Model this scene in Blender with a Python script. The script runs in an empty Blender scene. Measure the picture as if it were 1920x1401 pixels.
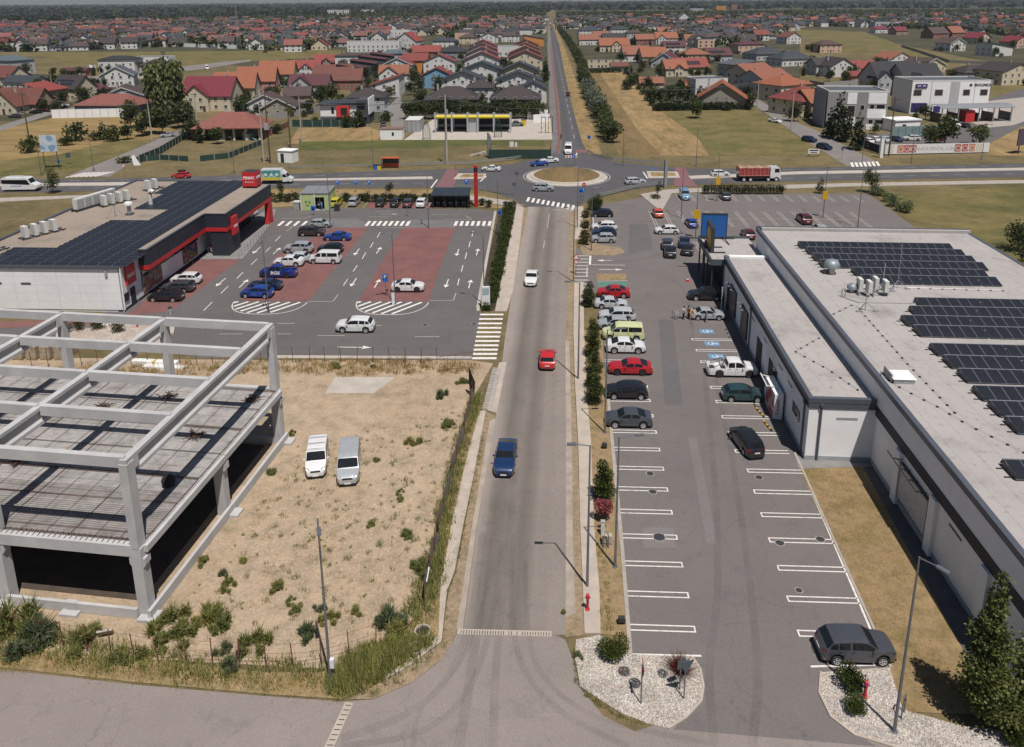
import bpy,random
from math import cos,sin,atan,atan2,pi,radians,hypot,sqrt,copysign
from mathutils import Vector

# ---------------------------------------------------------------- camera, light, exposure
def SV(n,k,v):n.inputs[k].default_value=v
scene=bpy.context.scene
COL=scene.collection
F_PX,CX,CY,CAM_H=1450.0,960.0,372.0,39.0 # focal length and principal point (photo pixels), height
TILT,ROLL,YAW=atan(372/1450.0),0.007,radians(2.87)
_cy,_sy=cos(YAW),sin(YAW)
FWD=Vector((-_sy*cos(TILT),_cy*cos(TILT),-sin(TILT)))
_r=Vector((_cy,_sy,0));_u=_r.cross(FWD)
RIGHT=_r*cos(ROLL)-_u*sin(ROLL)
UP=_u*cos(ROLL)+_r*sin(ROLL)

cam_data=bpy.data.cameras.new('camera')
cam=bpy.data.objects.new('camera',cam_data)
COL.objects.link(cam)
cam_data.sensor_fit='HORIZONTAL';cam_data.sensor_width=36
cam_data.lens=F_PX/1920*36
cam_data.shift_y=-(700.5-CY)/1920
cam_data.clip_start=1;cam_data.clip_end=40000
from mathutils import Matrix
cam.matrix_world=Matrix(((RIGHT.x,UP.x,-FWD.x,0),(RIGHT.y,UP.y,-FWD.y,0),(RIGHT.z,UP.z,-FWD.z,CAM_H),(0,0,0,1)))
scene.camera=cam

SUN_EL,SUN_AZ=66.0,-63.5 # elevation, and direction towards the sun (degrees, counter-clockwise from +X)
world=bpy.data.worlds.new('World');scene.world=world;world.use_nodes=True
wt=world.node_tree;wt.nodes.clear()
sky=wt.nodes.new('ShaderNodeTexSky');sky.sky_type='NISHITA';sky.sun_disc=False
sky.sun_elevation=radians(SUN_EL);sky.sun_rotation=radians(90-SUN_AZ)
sky.dust_density=0.6;sky.air_density=0.9
bg=wt.nodes.new('ShaderNodeBackground');SV(bg,'Strength',0.05)
wo=wt.nodes.new('ShaderNodeOutputWorld')
wt.links.new(sky.outputs[0],bg.inputs[0]);wt.links.new(bg.outputs[0],wo.inputs[0])
sun_data=bpy.data.lights.new('sun','SUN');sun_data.energy=4.9;sun_data.angle=radians(0.55)
sun_data.color=(1.0,0.945,0.885)
sun=bpy.data.objects.new('sun',sun_data);COL.objects.link(sun)
_e,_a=radians(SUN_EL),radians(SUN_AZ)
sun.rotation_euler=Vector((cos(_e)*cos(_a),cos(_e)*sin(_a),sin(_e))).to_track_quat('Z','Y').to_euler()

scene.view_settings.view_transform='Standard';scene.view_settings.look='None'
scene.view_settings.exposure=-0.05;scene.view_settings.gamma=1;scene.view_settings.use_curve_mapping=False
scene.render.engine='CYCLES'
scene.cycles.use_denoising=True
scene.cycles.max_bounces=6;scene.cycles.diffuse_bounces=2;scene.cycles.glossy_bounces=2
scene.cycles.transmission_bounces=3;scene.cycles.volume_bounces=0;scene.cycles.transparent_max_bounces=6
scene.cycles.caustics_reflective=False;scene.cycles.caustics_refractive=False
scene.cycles.sample_clamp_indirect=4

HAZE=0.00006 # density of the air
R=random.Random(7)
def LK(nt,a,b):nt.links.new(a,b)
def rad(d):return radians(d)

def G(px,py,z=0.0):
 """where the ray through a photo pixel meets the height z"""
 d=FWD*F_PX+RIGHT*(px-CX)-UP*(py-CY)
 t=(z-CAM_H)/d.z
 return Vector((d.x*t,d.y*t,z))

def inside(p,poly):
 c_=False;j=len(poly)-1
 for i in range(len(poly)):
  if(poly[i].y>p[1])!=(poly[j].y>p[1])and p[0]<(poly[j].x-poly[i].x)*(p[1]-poly[i].y)/(poly[j].y-poly[i].y)+poly[i].x:c_=not c_
  j=i
 return c_

# ---------------------------------------------------------------- materials
def lin(c):
 return tuple(((v/255)/12.92 if v/255<=0.04045 else((v/255+0.055)/1.055)**2.4)for v in c)
MATS={}
def _new(name):
 m=bpy.data.materials.new(name);m.use_nodes=True
 nt=m.node_tree;b=nt.nodes['Principled BSDF']
 MATS[name]=m
 return m,nt,b
def _ramp(nt,stops):
 r=nt.nodes.new('ShaderNodeValToRGB');e=r.color_ramp.elements
 while len(e)<len(stops):e.new(0.5)
 for i,(p,c)in enumerate(stops):
  e[i].position=p;e[i].color=(*c,1)if len(c)==3 else c
 return r
def _pos(nt,mode='world',scale=(1,1,1)):
 if mode=='world':
  g=nt.nodes.new('ShaderNodeNewGeometry');out=g.outputs['Position']
 else:
  g=nt.nodes.new('ShaderNodeTexCoord');out=g.outputs['Object']
 if scale!=(1,1,1):
  mp=nt.nodes.new('ShaderNodeMapping');SV(mp,'Scale',scale)
  LK(nt,out,mp.inputs['Vector']);out=mp.outputs['Vector']
 return out
def _noise(nt,vec,scale,detail=4,rough=0.6):
 n=nt.nodes.new('ShaderNodeTexNoise');SV(n,'Scale',scale)
 SV(n,'Detail',detail);SV(n,'Roughness',rough)
 LK(nt,vec,n.inputs['Vector']);return n
def _mix(nt,fac,a,b,mode='MIX'):
 m=nt.nodes.new('ShaderNodeMix');m.data_type='RGBA';m.blend_type=mode
 for sock,val in((m.inputs[0],fac),(m.inputs[6],a),(m.inputs[7],b)):
  if isinstance(val,(int,float)):sock.default_value=val
  elif isinstance(val,tuple):sock.default_value=(*val,1)if len(val)==3 else val
  else:LK(nt,val,sock)
 return m.outputs[2]
def _math(nt,op,a,b=None,c=None):
 m=nt.nodes.new('ShaderNodeMath');m.operation=op
 for i,v in enumerate((a,b,c)):
  if v is None:continue
  if isinstance(v,(int,float)):m.inputs[i].default_value=v
  else:LK(nt,v,m.inputs[i])
 return m.outputs[0]
def _bump(nt,b,h,strength=0.3,dist=0.05):
 n=nt.nodes.new('ShaderNodeBump');SV(n,'Strength',strength);SV(n,'Distance',dist)
 LK(nt,h,n.inputs['Height']);LK(nt,n.outputs[0],b.inputs['Normal'])

def plain(name,c,rough=0.6,metal=0.0,var=0.12,scale=1.5,coords='object',bump=0.0,spec=None):
 """a colour with soft wear and dirt"""
 if name in MATS:return MATS[name]
 m,nt,b=_new(name)
 p=_pos(nt,coords)
 n=_noise(nt,p,scale,5)
 dark=tuple(v*(1-var)for v in c);light=tuple(min(1,v*(1+var*0.6))for v in c)
 r=_ramp(nt,[(0.3,dark),(0.7,light)])
 LK(nt,n.outputs[0],r.inputs[0]);LK(nt,r.outputs[0],b.inputs['Base Color'])
 SV(b,'Roughness',rough);SV(b,'Metallic',metal)
 if spec is not None:SV(b,'Specular IOR Level',spec)
 if bump:
  n2=_noise(nt,p,scale*12,3);_bump(nt,b,n2.outputs[0],bump,0.03)
 return m
def ground_mat(name,big,fine,s_big=0.06,s_fine=2.0,mixf=0.5,bump=0.3,rough=0.95,stretch=(1,1,1),dist=0.08):
 """big: colour stops over a large noise; fine: colour stops over a small noise"""
 m,nt,b=_new(name)
 p=_pos(nt,'world',stretch)
 n1=_noise(nt,p,s_big,6,0.62);r1=_ramp(nt,big);LK(nt,n1.outputs[0],r1.inputs[0])
 n2=_noise(nt,p,s_fine,6,0.7);r2=_ramp(nt,fine);LK(nt,n2.outputs[0],r2.inputs[0])
 n3=_noise(nt,p,(s_big*s_fine)**.5,5,.65);r3=_ramp(nt,[(.3,(.66,.70,.62)),(.5,(1,1,1)),(.68,(1.22,1.17,1.1))]);LK(nt,n3.outputs[0],r3.inputs[0])
 LK(nt,_mix(nt,.85,_mix(nt,mixf,r1.outputs[0],r2.outputs[0]),r3.outputs[0],'MULTIPLY'),b.inputs['Base Color'])
 SV(b,'Roughness',rough);SV(b,'Specular IOR Level',0.25)
 if bump:_bump(nt,b,n2.outputs[0],bump,dist)
 return m
def asphalt(name,c,spread=0.22,tracks=None,stains=0.5,cracks=True):
 """worn asphalt: grain, patches, oil marks, cracks; tracks = (slope, offset, [(position, factor)]) across the road"""
 m,nt,b=_new(name)
 p=_pos(nt,'world')
 n1=_noise(nt,p,0.11,6,0.6);n2=_noise(nt,p,9.0,5,0.75);n3=_noise(nt,p,0.55,5,0.7)
 r1=_ramp(nt,[(0.25,tuple(v*(1-spread)for v in c)),(0.5,c),(0.78,tuple(v*(1+spread)for v in c))])
 LK(nt,n1.outputs[0],r1.inputs[0])
 col=r1.outputs[0]
 r2=_ramp(nt,[(0.3,(0.78,0.78,0.78)),(0.72,(1.18,1.18,1.18))]);LK(nt,n2.outputs[0],r2.inputs[0])
 col=_mix(nt,0.8,col,r2.outputs[0],'MULTIPLY')
 r3=_ramp(nt,[(0.30,(0.72,0.72,0.73)),(0.44,(1,1,1)),(0.72,(1.08,1.06,1.03))]);LK(nt,n3.outputs[0],r3.inputs[0])
 col=_mix(nt,stains,col,r3.outputs[0],'MULTIPLY')
 if tracks:
  slope,offset,width,stops=tracks
  sep=nt.nodes.new('ShaderNodeSeparateXYZ');LK(nt,p,sep.inputs[0])
  u=_math(nt,'MULTIPLY_ADD',sep.outputs[1],-slope,sep.outputs[0])
  n4=_noise(nt,p,0.25,3)
  u=_math(nt,'MULTIPLY_ADD',n4.outputs[0],0.5,u)
  u=_math(nt,'ADD',u,offset-0.25)
  u=_math(nt,'MULTIPLY_ADD',u,1.0/width,0.5)
  rt=_ramp(nt,[(s,(f,f,f*1.0)if not isinstance(f,tuple)else f)for s,f in stops]);LK(nt,u,rt.inputs[0])
  col=_mix(nt,1.0,col,rt.outputs[0],'MULTIPLY')
 if cracks:
  v=nt.nodes.new('ShaderNodeTexVoronoi');v.feature='DISTANCE_TO_EDGE';SV(v,'Scale',0.16)
  w=_noise(nt,p,0.6,4);mv=nt.nodes.new('ShaderNodeMixRGB');mv.inputs[0].default_value=0.4
  va=nt.nodes.new('ShaderNodeVectorMath');va.operation='MULTIPLY_ADD'
  va.inputs[1].default_value=(2.5,2.5,0);LK(nt,w.outputs['Color'],va.inputs[0]);LK(nt,p,va.inputs[2])
  LK(nt,va.outputs[0],v.inputs['Vector'])
  rc=_ramp(nt,[(0.0,(0.7,0.7,0.7)),(0.006,(1,1,1))]);LK(nt,v.outputs['Distance'],rc.inputs[0])
  col=_mix(nt,0.6,col,rc.outputs[0],'MULTIPLY')
 LK(nt,col,b.inputs['Base Color'])
 SV(b,'Roughness',0.88);SV(b,'Specular IOR Level',0.3)
 _bump(nt,b,n2.outputs[0],0.25,0.02)
 return m
def paint(name,c,metal=0.0,rough=0.28):
 if name in MATS:return MATS[name]
 m,nt,b=_new(name)
 n=_noise(nt,_pos(nt,'object'),2.0,4)
 r=_ramp(nt,[(0.3,tuple(v*0.88 for v in c)),(0.7,c)]);LK(nt,n.outputs[0],r.inputs[0])
 LK(nt,r.outputs[0],b.inputs['Base Color'])
 rr=_ramp(nt,[(0.3,(rough,)*3),(0.75,(rough+0.12,)*3)]);LK(nt,n.outputs[0],rr.inputs[0])
 LK(nt,rr.outputs[0],b.inputs['Roughness'])
 SV(b,'Metallic',metal)
 SV(b,'Coat Weight',1.0);SV(b,'Coat Roughness',0.04)
 return m
def tiled(name,c,pitch=0.35,var=0.22,rough=0.75):
 """roof tiles: courses with relief, mottled colour"""
 if name in MATS:return MATS[name]
 m,nt,b=_new(name)
 p=_pos(nt,'object')
 n=_noise(nt,p,0.9,6,0.7);n2=_noise(nt,p,6.0,3)
 r=_ramp(nt,[(0.25,tuple(v*(1-var)for v in c)),(0.55,c),(0.8,tuple(min(1,v*(1+var))for v in c))])
 LK(nt,n.outputs[0],r.inputs[0])
 r2=_ramp(nt,[(0.3,(0.8,0.8,0.8)),(0.7,(1.12,1.1,1.08))]);LK(nt,n2.outputs[0],r2.inputs[0])
 LK(nt,_mix(nt,0.8,r.outputs[0],r2.outputs[0],'MULTIPLY'),b.inputs['Base Color'])
 w=nt.nodes.new('ShaderNodeTexWave');w.wave_type='BANDS';w.bands_direction='Z';w.wave_profile='SAW'
 SV(w,'Scale',0.314/pitch*2);SV(w,'Distortion',0.3)
 LK(nt,p,w.inputs['Vector']);_bump(nt,b,w.outputs[1],0.5,0.05)
 SV(b,'Roughness',rough)
 return m
def leafy(name,dark,mid,light,rough=0.55,trans=0.25):
 """leaves: each one its own shade, clumps lighter and darker"""
 if name in MATS:return MATS[name]
 m,nt,b=_new(name)
 g=nt.nodes.new('ShaderNodeNewGeometry')
 r=_ramp(nt,[(0.0,dark),(0.5,mid),(1.0,light)]);LK(nt,g.outputs['Random Per Island'],r.inputs[0])
 n=_noise(nt,_pos(nt,'world'),0.7,3)
 r2=_ramp(nt,[(0.3,(0.7,0.72,0.66)),(0.7,(1.2,1.15,1.0))]);LK(nt,n.outputs[0],r2.inputs[0])
 col=_mix(nt,0.9,r.outputs[0],r2.outputs[0],'MULTIPLY')
 oi=nt.nodes.new('ShaderNodeObjectInfo')
 r3=_ramp(nt,[(0.0,(0.8,0.86,0.8)),(0.5,(1,1,1)),(1.0,(1.2,1.12,0.95))]);LK(nt,oi.outputs['Random'],r3.inputs[0])
 col=_mix(nt,1.0,col,r3.outputs[0],'MULTIPLY')
 LK(nt,col,b.inputs['Base Color'])
 SV(b,'Roughness',rough);SV(b,'Specular IOR Level',0.3)
 t=nt.nodes.new('ShaderNodeBsdfTranslucent');LK(nt,col,t.inputs[0])
 mx=nt.nodes.new('ShaderNodeMixShader');mx.inputs[0].default_value=trans
 out=nt.nodes['Material Output']
 LK(nt,b.outputs[0],mx.inputs[1]);LK(nt,t.outputs[0],mx.inputs[2]);LK(nt,mx.outputs[0],out.inputs[0])
 return m
def printed(name,base,blotches,scale=1.2):
 """a printed poster: blocks of several colours"""
 if name in MATS:return MATS[name]
 m,nt,b=_new(name)
 v=nt.nodes.new('ShaderNodeTexVoronoi');SV(v,'Scale',scale)
 LK(nt,_pos(nt,'object'),v.inputs['Vector'])
 sp=nt.nodes.new('ShaderNodeSeparateColor');LK(nt,v.outputs['Color'],sp.inputs[0])
 st=[(i/(len(blotches)+1),c)for i,c in enumerate([base]+blotches)]
 r=_ramp(nt,st);r.color_ramp.interpolation='CONSTANT';LK(nt,sp.outputs[0],r.inputs[0])
 LK(nt,r.outputs[0],b.inputs['Base Color']);SV(b,'Roughness',0.5)
 return m

# ---------------------------------------------------------------- mesh building
RU=R.uniform
def BB(*a): return MB().bb(*a)
def TB(*a): return MB().tube(*a)
def LT(*a): return MB().lathe(*a)
def BX(*a): return MB().box(*a)
def QD(*a): return MB().quad(*a)
def VZ(z): return Vector((0.0,0.0,z))
def mres(m):return MATS[m]if isinstance(m,str)else m
class MB:
 def __init__(self):self.v,self.f,self.mi,self.m=[],[],[],0
 def add(self,verts,faces):
  o=len(self.v);self.v+=[tuple(p)for p in verts]
  self.f+=[tuple(o+i for i in f)for f in faces];self.mi+=[self.m]*len(faces)
  return self
 def box(self,cx,cy,cz,sx,sy,sz,rz=0.0):
  c,s=cos(rz),sin(rz);vs=[]
  for dz in(-.5,.5):
   for dx,dy in((-.5,-.5),(.5,-.5),(.5,.5),(-.5,.5)):
    x,y=dx*sx,dy*sy
    vs.append((cx+x*c-y*s,cy+x*s+y*c,cz+dz*sz))
  return self.add(vs,[(3,2,1,0),(4,5,6,7),(0,1,5,4),(1,2,6,5),(2,3,7,6),(3,0,4,7)])
 def bb(self,x0,x1,y0,y1,z0,z1):
  return self.box((x0+x1)/2,(y0+y1)/2,(z0+z1)/2,x1-x0,y1-y0,z1-z0)
 def bar(self,p0,p1,w,h,roll=VZ((1))):
  """a square bar between two points"""
  p0,p1=Vector(p0),Vector(p1);d=(p1-p0).normalized()
  s=d.cross(roll)
  if s.length<1e-4:s=d.cross(Vector((1,0,0)))
  s.normalize();t=s.cross(d);vs=[]
  for p in(p0,p1):
   for a,b_ in((-1,-1),(1,-1),(1,1),(-1,1)):vs.append(p+s*(a*w/2)+t*(b_*h/2))
  return self.add(vs,[(3,2,1,0),(4,5,6,7),(0,1,5,4),(1,2,6,5),(2,3,7,6),(3,0,4,7)])
 def prism(self,poly,z0,z1):
  n=len(poly);a=sum(poly[i][0]*poly[(i+1)%n][1]-poly[(i+1)%n][0]*poly[i][1]for i in range(n))
  if a<0:poly=poly[::-1]
  vs=[(p[0],p[1],z0)for p in poly]+[(p[0],p[1],z1)for p in poly]
  fs=[tuple(range(n-1,-1,-1)),tuple(range(n,2*n))]+[(i,(i+1)%n,n+(i+1)%n,n+i)for i in range(n)]
  return self.add(vs,fs)
 def sweep(self,prof,axis,a0,a1):
  """profile in the plane across the axis ('x': profile is (y,z); 'y': profile is (x,z)), extruded from a0 to a1"""
  n=len(prof)
  if axis=='x':vs=[(a0,p[0],p[1])for p in prof]+[(a1,p[0],p[1])for p in prof]
  else:vs=[(p[0],a0,p[1])for p in prof]+[(p[0],a1,p[1])for p in prof]
  return self.add(vs,[tuple(range(n)),tuple(range(2*n-1,n-1,-1))]+[(i,n+i,n+(i+1)%n,(i+1)%n)for i in range(n)])
 def tube(self,pts,rs,n=8,caps=True):
  pts=[Vector(p)for p in pts]
  if not isinstance(rs,(list,tuple)):rs=[rs]*len(pts)
  rings=[]
  for i,p in enumerate(pts):
   d=(pts[min(i+1,len(pts)-1)]-pts[max(i-1,0)]).normalized()
   a=d.cross(VZ((1)))if abs(d.z)<0.95 else d.cross(Vector((1,0,0)))
   a.normalize();b_=d.cross(a)
   rings.append([p+(a*cos(2*pi*k/n)+b_*sin(2*pi*k/n))*rs[i]for k in range(n)])
  vs=[q for r in rings for q in r];fs=[]
  for i in range(len(pts)-1):
   for k in range(n):
    fs.append((i*n+k,(i+1)*n+k,(i+1)*n+(k+1)%n,i*n+(k+1)%n))
  if caps:fs+=[tuple(range(n)),tuple(range(len(vs)-1,len(vs)-n-1,-1))]
  return self.add(vs,fs)
 def cyl(self,cx,cy,z0,z1,r,n=12,r1=None):return self.tube([(cx,cy,z0),(cx,cy,z1)],[r,r if r1 is None else r1],n)
 def lathe(self,prof,n=14,axis='z',c=(0,0,0)):
  """prof: (radius, height)"""
  vs,fs=[],[]
  for r,h in prof:
   for k in range(n):
    a=2*pi*k/n;x,y=r*cos(a),r*sin(a)
    vs.append((c[0]+x,c[1]+y,c[2]+h)if axis=='z' else((c[0]+x,c[1]+h,c[2]+y)if axis=='y' else(c[0]+h,c[1]+x,c[2]+y)))
  for i in range(len(prof)-1):
   for k in range(n):fs.append((i*n+k,i*n+(k+1)%n,(i+1)*n+(k+1)%n,(i+1)*n+k))
  return self.add(vs,fs)
 def quad(self,a,b,c,d):return self.add([a,b,c,d],[(0,1,2,3)])
 def mesh(self,name,mats,smooth=None):
  me=bpy.data.meshes.new(name);me.from_pydata(self.v,[],self.f)
  if not isinstance(mats,(list,tuple)):mats=[mats]
  for m in mats:me.materials.append(mres(m))
  if len(mats)>1:me.polygons.foreach_set('material_index',self.mi)
  if smooth is not None:
   me.polygons.foreach_set('use_smooth',[True]*len(me.polygons))
   me.set_sharp_from_angle(angle=rad(smooth))
  me.update();return me

def link(name,me,parent=None,loc=(0,0,0),rz=0.0,scale=None,mat=None):
 o=bpy.data.objects.new(name,me);COL.objects.link(o)
 if parent is not None:o.parent=parent
 o.location=loc;o.rotation_euler=(0,0,rz)
 if scale:o.scale=scale
 if mat is not None and me is not None:
  o.material_slots[0].link='OBJECT';o.material_slots[0].material=mres(mat)
 return o
def put(name,mb,mat,parent=None,loc=(0,0,0),rz=0.0,smooth=None):return link(name,mb.mesh(name,mat,smooth),parent,loc,rz)
def tag(o,label,cat,group=None):
 o['label']=label;o['category']=cat
 if group:o['group']=group
 return o
def thing(name,label,cat,loc=(0,0,0),rz=0.0,group=None):
 o=bpy.data.objects.new(name,None);COL.objects.link(o);o.location=loc;o.rotation_euler=(0,0,rz)
 o.empty_display_size=0.3
 return tag(o,label,cat,group)
def TP(n,l,k,px,py,z=0,rz=0,g=None):
 c=G(px,py);return thing(n,l,k,(c.x,c.y,z),rz,g)
def struct(o):o['kind']='structure';return o
def stuff(o):o['kind']='stuff';return o
def dup(root,loc,rz=None,label=None,scale=None,group=None):
 r=root.copy();COL.objects.link(r);r.location=loc
 if rz is not None:r.rotation_euler=(0,0,rz)
 if scale:r.scale=scale
 if label:r['label']=label
 if group:r['group']=group
 for ch in root.children:
  c=ch.copy();COL.objects.link(c);c.parent=r
  for gch in ch.children:
   d=gch.copy();COL.objects.link(d);d.parent=c
 return r
def sheet(name,pxs,z,mat,parent=None,world=False):
 """a flat piece of ground"""
 pts=[Vector((p[0],p[1],0))if world else G(p[0],p[1])for p in pxs]
 me=bpy.data.meshes.new(name)
 a=sum(pts[i].x*pts[(i+1)%len(pts)].y-pts[(i+1)%len(pts)].x*pts[i].y for i in range(len(pts)))
 if a<0:pts=pts[::-1]
 me.from_pydata([(p.x,p.y,z)for p in pts],[],[tuple(range(len(pts)))])
 me.materials.append(mres(mat));me.update()
 o=link(name,me,parent)
 if parent is None:struct(o)
 return o
def slab(name,pxs,z0,z1,mat,parent=None,world=False):
 pts=[Vector((p[0],p[1],0))if world else G(p[0],p[1])for p in pxs]
 o=put(name,MB().prism([(p.x,p.y)for p in pts],z0,z1),mat,parent)
 if parent is None:struct(o)
 return o
def text(name,body,size,mat,parent,loc,rot=(0,0,0),align='CENTER',extrude=0.01,stretch=1.0,bold=0.0):
 c=bpy.data.curves.new(name,'FONT');c.body=body;c.size=size;c.extrude=extrude;c.offset=bold
 c.align_x=align;c.align_y='CENTER';c.resolution_u=2
 c.materials.append(mres(mat))
 tmp=bpy.data.objects.new(name,c);me=bpy.data.meshes.new_from_object(tmp);bpy.data.objects.remove(tmp)
 if not me.materials:me.materials.append(mres(mat))
 o=link(name,me,parent,loc);o.rotation_euler=rot
 o.scale=(stretch,1,1)
 return o

# ================================================================ GROUND, ROADS, MARKINGS
# colours (linear albedo)
ground_mat('ground_grass',[(0.30,(0.055,0.060,0.024)),(0.42,(0.11,0.092,0.042)),(0.54,(0.185,0.14,0.072)),(0.70,(0.08,0.076,0.032))],
           [(0.3,(0.06,0.06,0.025)),(0.5,(0.13,0.105,0.05)),(0.72,(0.21,0.165,0.085))],0.022,0.9,0.5)
ground_mat('dry_lawn',[(0.32,(0.12,0.10,0.036)),(0.43,(0.21,0.15,0.07)),(0.54,(0.30,0.205,0.115)),(0.75,(0.235,0.165,0.09))],
           [(0.3,(0.12,0.09,0.04)),(0.5,(0.23,0.17,0.085)),(0.75,(0.33,0.25,0.14))],0.28,5.0,0.45,0.6)
ground_mat('dry_field',[(0.3,(0.15,0.10,0.045)),(0.5,(0.24,0.165,0.075)),(0.7,(0.31,0.225,0.11))],
           [(0.3,(0.16,0.11,0.05)),(0.5,(0.25,0.175,0.085)),(0.75,(0.34,0.25,0.13))],0.05,0.8,0.5,0.4,stretch=(1,.25,1))
ground_mat('stubble_field',[(0.3,(0.13,0.085,0.035)),(0.5,(0.24,0.165,0.07)),(0.7,(0.29,0.2,0.09))],
           [(0.35,(0.12,0.085,0.035)),(0.5,(0.24,0.17,0.075)),(0.7,(0.32,0.23,0.115))],0.05,0.55,0.6,0.5,stretch=(.18,1,1))
ground_mat('brown_strip',[(0.3,(0.13,0.088,0.042)),(0.6,(0.2,0.14,0.066))],
           [(0.35,(0.12,0.085,0.04)),(0.7,(0.22,0.155,0.078))],0.05,0.9,0.5,0.4,stretch=(1,.2,1))
ground_mat('olive',[(0.32,(0.048,0.058,0.018)),(0.43,(0.105,0.098,0.035)),(0.54,(0.18,0.14,0.06)),(0.68,(0.085,0.085,0.028))],
           [(0.3,(0.065,0.064,0.02)),(0.5,(0.14,0.118,0.045)),(0.75,(0.2,0.165,0.075))],0.045,0.8,0.45,0.6)
ground_mat('green_field',[(0.3,(0.045,0.062,0.015)),(0.5,(0.085,0.098,0.028)),(0.7,(0.13,0.125,0.042))],
           [(0.3,(0.05,0.06,0.016)),(0.7,(0.13,0.125,0.045))],0.05,0.9,0.5,0.5)
ground_mat('sand',[(0.28,(0.25,0.185,0.12)),(0.45,(0.345,0.262,0.18)),(0.60,(0.41,0.325,0.24)),(0.75,(0.31,0.235,0.155))],
           [(0.30,(0.21,0.155,0.10)),(0.46,(0.34,0.26,0.18)),(0.60,(0.41,0.32,0.235)),(0.78,(0.56,0.47,0.38))],0.10,4.5,0.62,0.7,dist=0.06)
ground_mat('soil_strip',[(0.3,(0.19,0.135,0.085)),(0.6,(0.30,0.23,0.155))],
           [(0.3,(0.14,0.095,0.055)),(0.5,(0.27,0.20,0.13)),(0.75,(0.40,0.32,0.24))],0.3,5.0,0.6,0.5)
ground_mat('brown_bed',[(0.36,(0.23,0.165,0.095)),(0.5,(0.29,0.205,0.12)),(0.6,(0.16,0.135,0.055))],
           [(0.3,(0.18,0.13,0.065)),(0.7,(0.35,0.25,0.14))],0.35,6.0,0.5,0.5)
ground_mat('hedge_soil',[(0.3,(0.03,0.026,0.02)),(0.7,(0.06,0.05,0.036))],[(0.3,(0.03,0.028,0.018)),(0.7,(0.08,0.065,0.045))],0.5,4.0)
def gravel(name):
 m,nt,b=_new(name)
 p=_pos(nt,'world');v=nt.nodes.new('ShaderNodeTexVoronoi');SV(v,'Scale',13.0)
 LK(nt,p,v.inputs['Vector'])
 r=_ramp(nt,[(0.0,(0.42,0.36,0.31)),(0.35,(0.60,0.53,0.47)),(0.7,(0.78,0.72,0.66)),(1,(0.33,0.26,0.22))])
 sp=nt.nodes.new('ShaderNodeSeparateColor');LK(nt,v.outputs['Color'],sp.inputs[0]);LK(nt,sp.outputs[0],r.inputs[0])
 rd=_ramp(nt,[(0.25,(1,1,1)),(0.62,(0.42,0.38,0.34))]);LK(nt,v.outputs['Distance'],rd.inputs[0])
 n=_noise(nt,p,0.7,4);rn=_ramp(nt,[(0.3,(0.82,0.77,0.71)),(0.6,(1,1,1))]);LK(nt,n.outputs[0],rn.inputs[0])
 LK(nt,_mix(nt,1,_mix(nt,0.75,r.outputs[0],rd.outputs[0],'MULTIPLY'),rn.outputs[0],'MULTIPLY'),b.inputs['Base Color'])
 SV(b,'Roughness',0.9);_bump(nt,b,v.outputs['Distance'],-0.8,0.08)
 return m
gravel('white_gravel')
def road_tracks():
 # photo: the left lane is stained darker than the right one
 asphalt('asphalt_main',(0.235,0.203,0.183),0.10,(0.0255,3.5,9.0,[(0.0,1.25),(0.14,1.18),(0.22,0.92),(0.30,0.60),(0.37,0.70),(0.44,0.80),(0.53,0.62),(0.60,0.74),(0.66,0.95),(0.74,0.92),(0.80,1.0),(0.88,0.98),(0.95,1.08),(1.0,1.2)]),0.5)
road_tracks()
asphalt('asphalt_street',(0.24,0.206,0.192),0.13,None,0.55)
asphalt('asphalt_lot',(0.155,0.138,0.133),0.10,None,0.45)
asphalt('asph2',(0.122,0.112,0.111),0.12,None,0.5)
asphalt('asphalt_highway',(0.088,0.086,0.092),0.10,None,0.4,False)
asphalt('asphalt_avenue',(0.088,0.086,0.092),0.12,(-0.005,-8.0,9.0,[(0,1.2),(0.3,0.9),(0.5,1.1),(0.7,0.9),(1,1.2)]),0.4,False)
asphalt('asph1',(0.20,0.182,0.172),0.14,None,0.5,False)
plain('conc3',(0.42,0.36,0.305),0.9,0,0.16,0.7,'world',0.2)
plain('conc2',(0.36,0.32,0.285),0.9,0,0.2,1.2,'world',0.2)
plain('gutter_concrete',(0.34,0.29,0.24),0.9,0,0.25,0.8,'world',0.2)
plain('conc1',(0.43,0.385,0.34),0.9,0,0.15,0.6,'world',0.2)
plain('grey_paving',(0.215,0.205,0.20),0.9,0,0.18,0.8,'world',0.2)
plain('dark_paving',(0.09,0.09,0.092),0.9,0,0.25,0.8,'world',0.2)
plain('steel_cover',(0.055,0.056,0.062),0.6,0.3,0.2,3)
plain('rust',(0.16,0.06,0.04),0.85,0.1,0.3,3)
def pavers(name,c,mortar):
 m,nt,b=_new(name)
 p=_pos(nt,'world');br=nt.nodes.new('ShaderNodeTexBrick');SV(br,'Scale',4.0)
 SV(br,'Color1',(*c,1));SV(br,'Color2',(c[0]*.72,c[1]*.74,c[2]*.76,1))
 SV(br,'Mortar',(*mortar,1));SV(br,'Mortar Size',0.03)
 LK(nt,p,br.inputs['Vector'])
 n=_noise(nt,p,0.35,5);r=_ramp(nt,[(0.3,(0.8,0.82,0.84)),(0.7,(1.12,1.1,1.1))]);LK(nt,n.outputs[0],r.inputs[0])
 LK(nt,_mix(nt,1,br.outputs[0],r.outputs[0],'MULTIPLY'),b.inputs['Base Color']);SV(b,'Roughness',0.9)
 return m
pavers('red_pavers',(0.225,0.086,0.078),(0.17,0.1,0.09))
pavers('grey_pavers',(0.185,0.178,0.176),(0.14,0.13,0.13))
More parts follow.
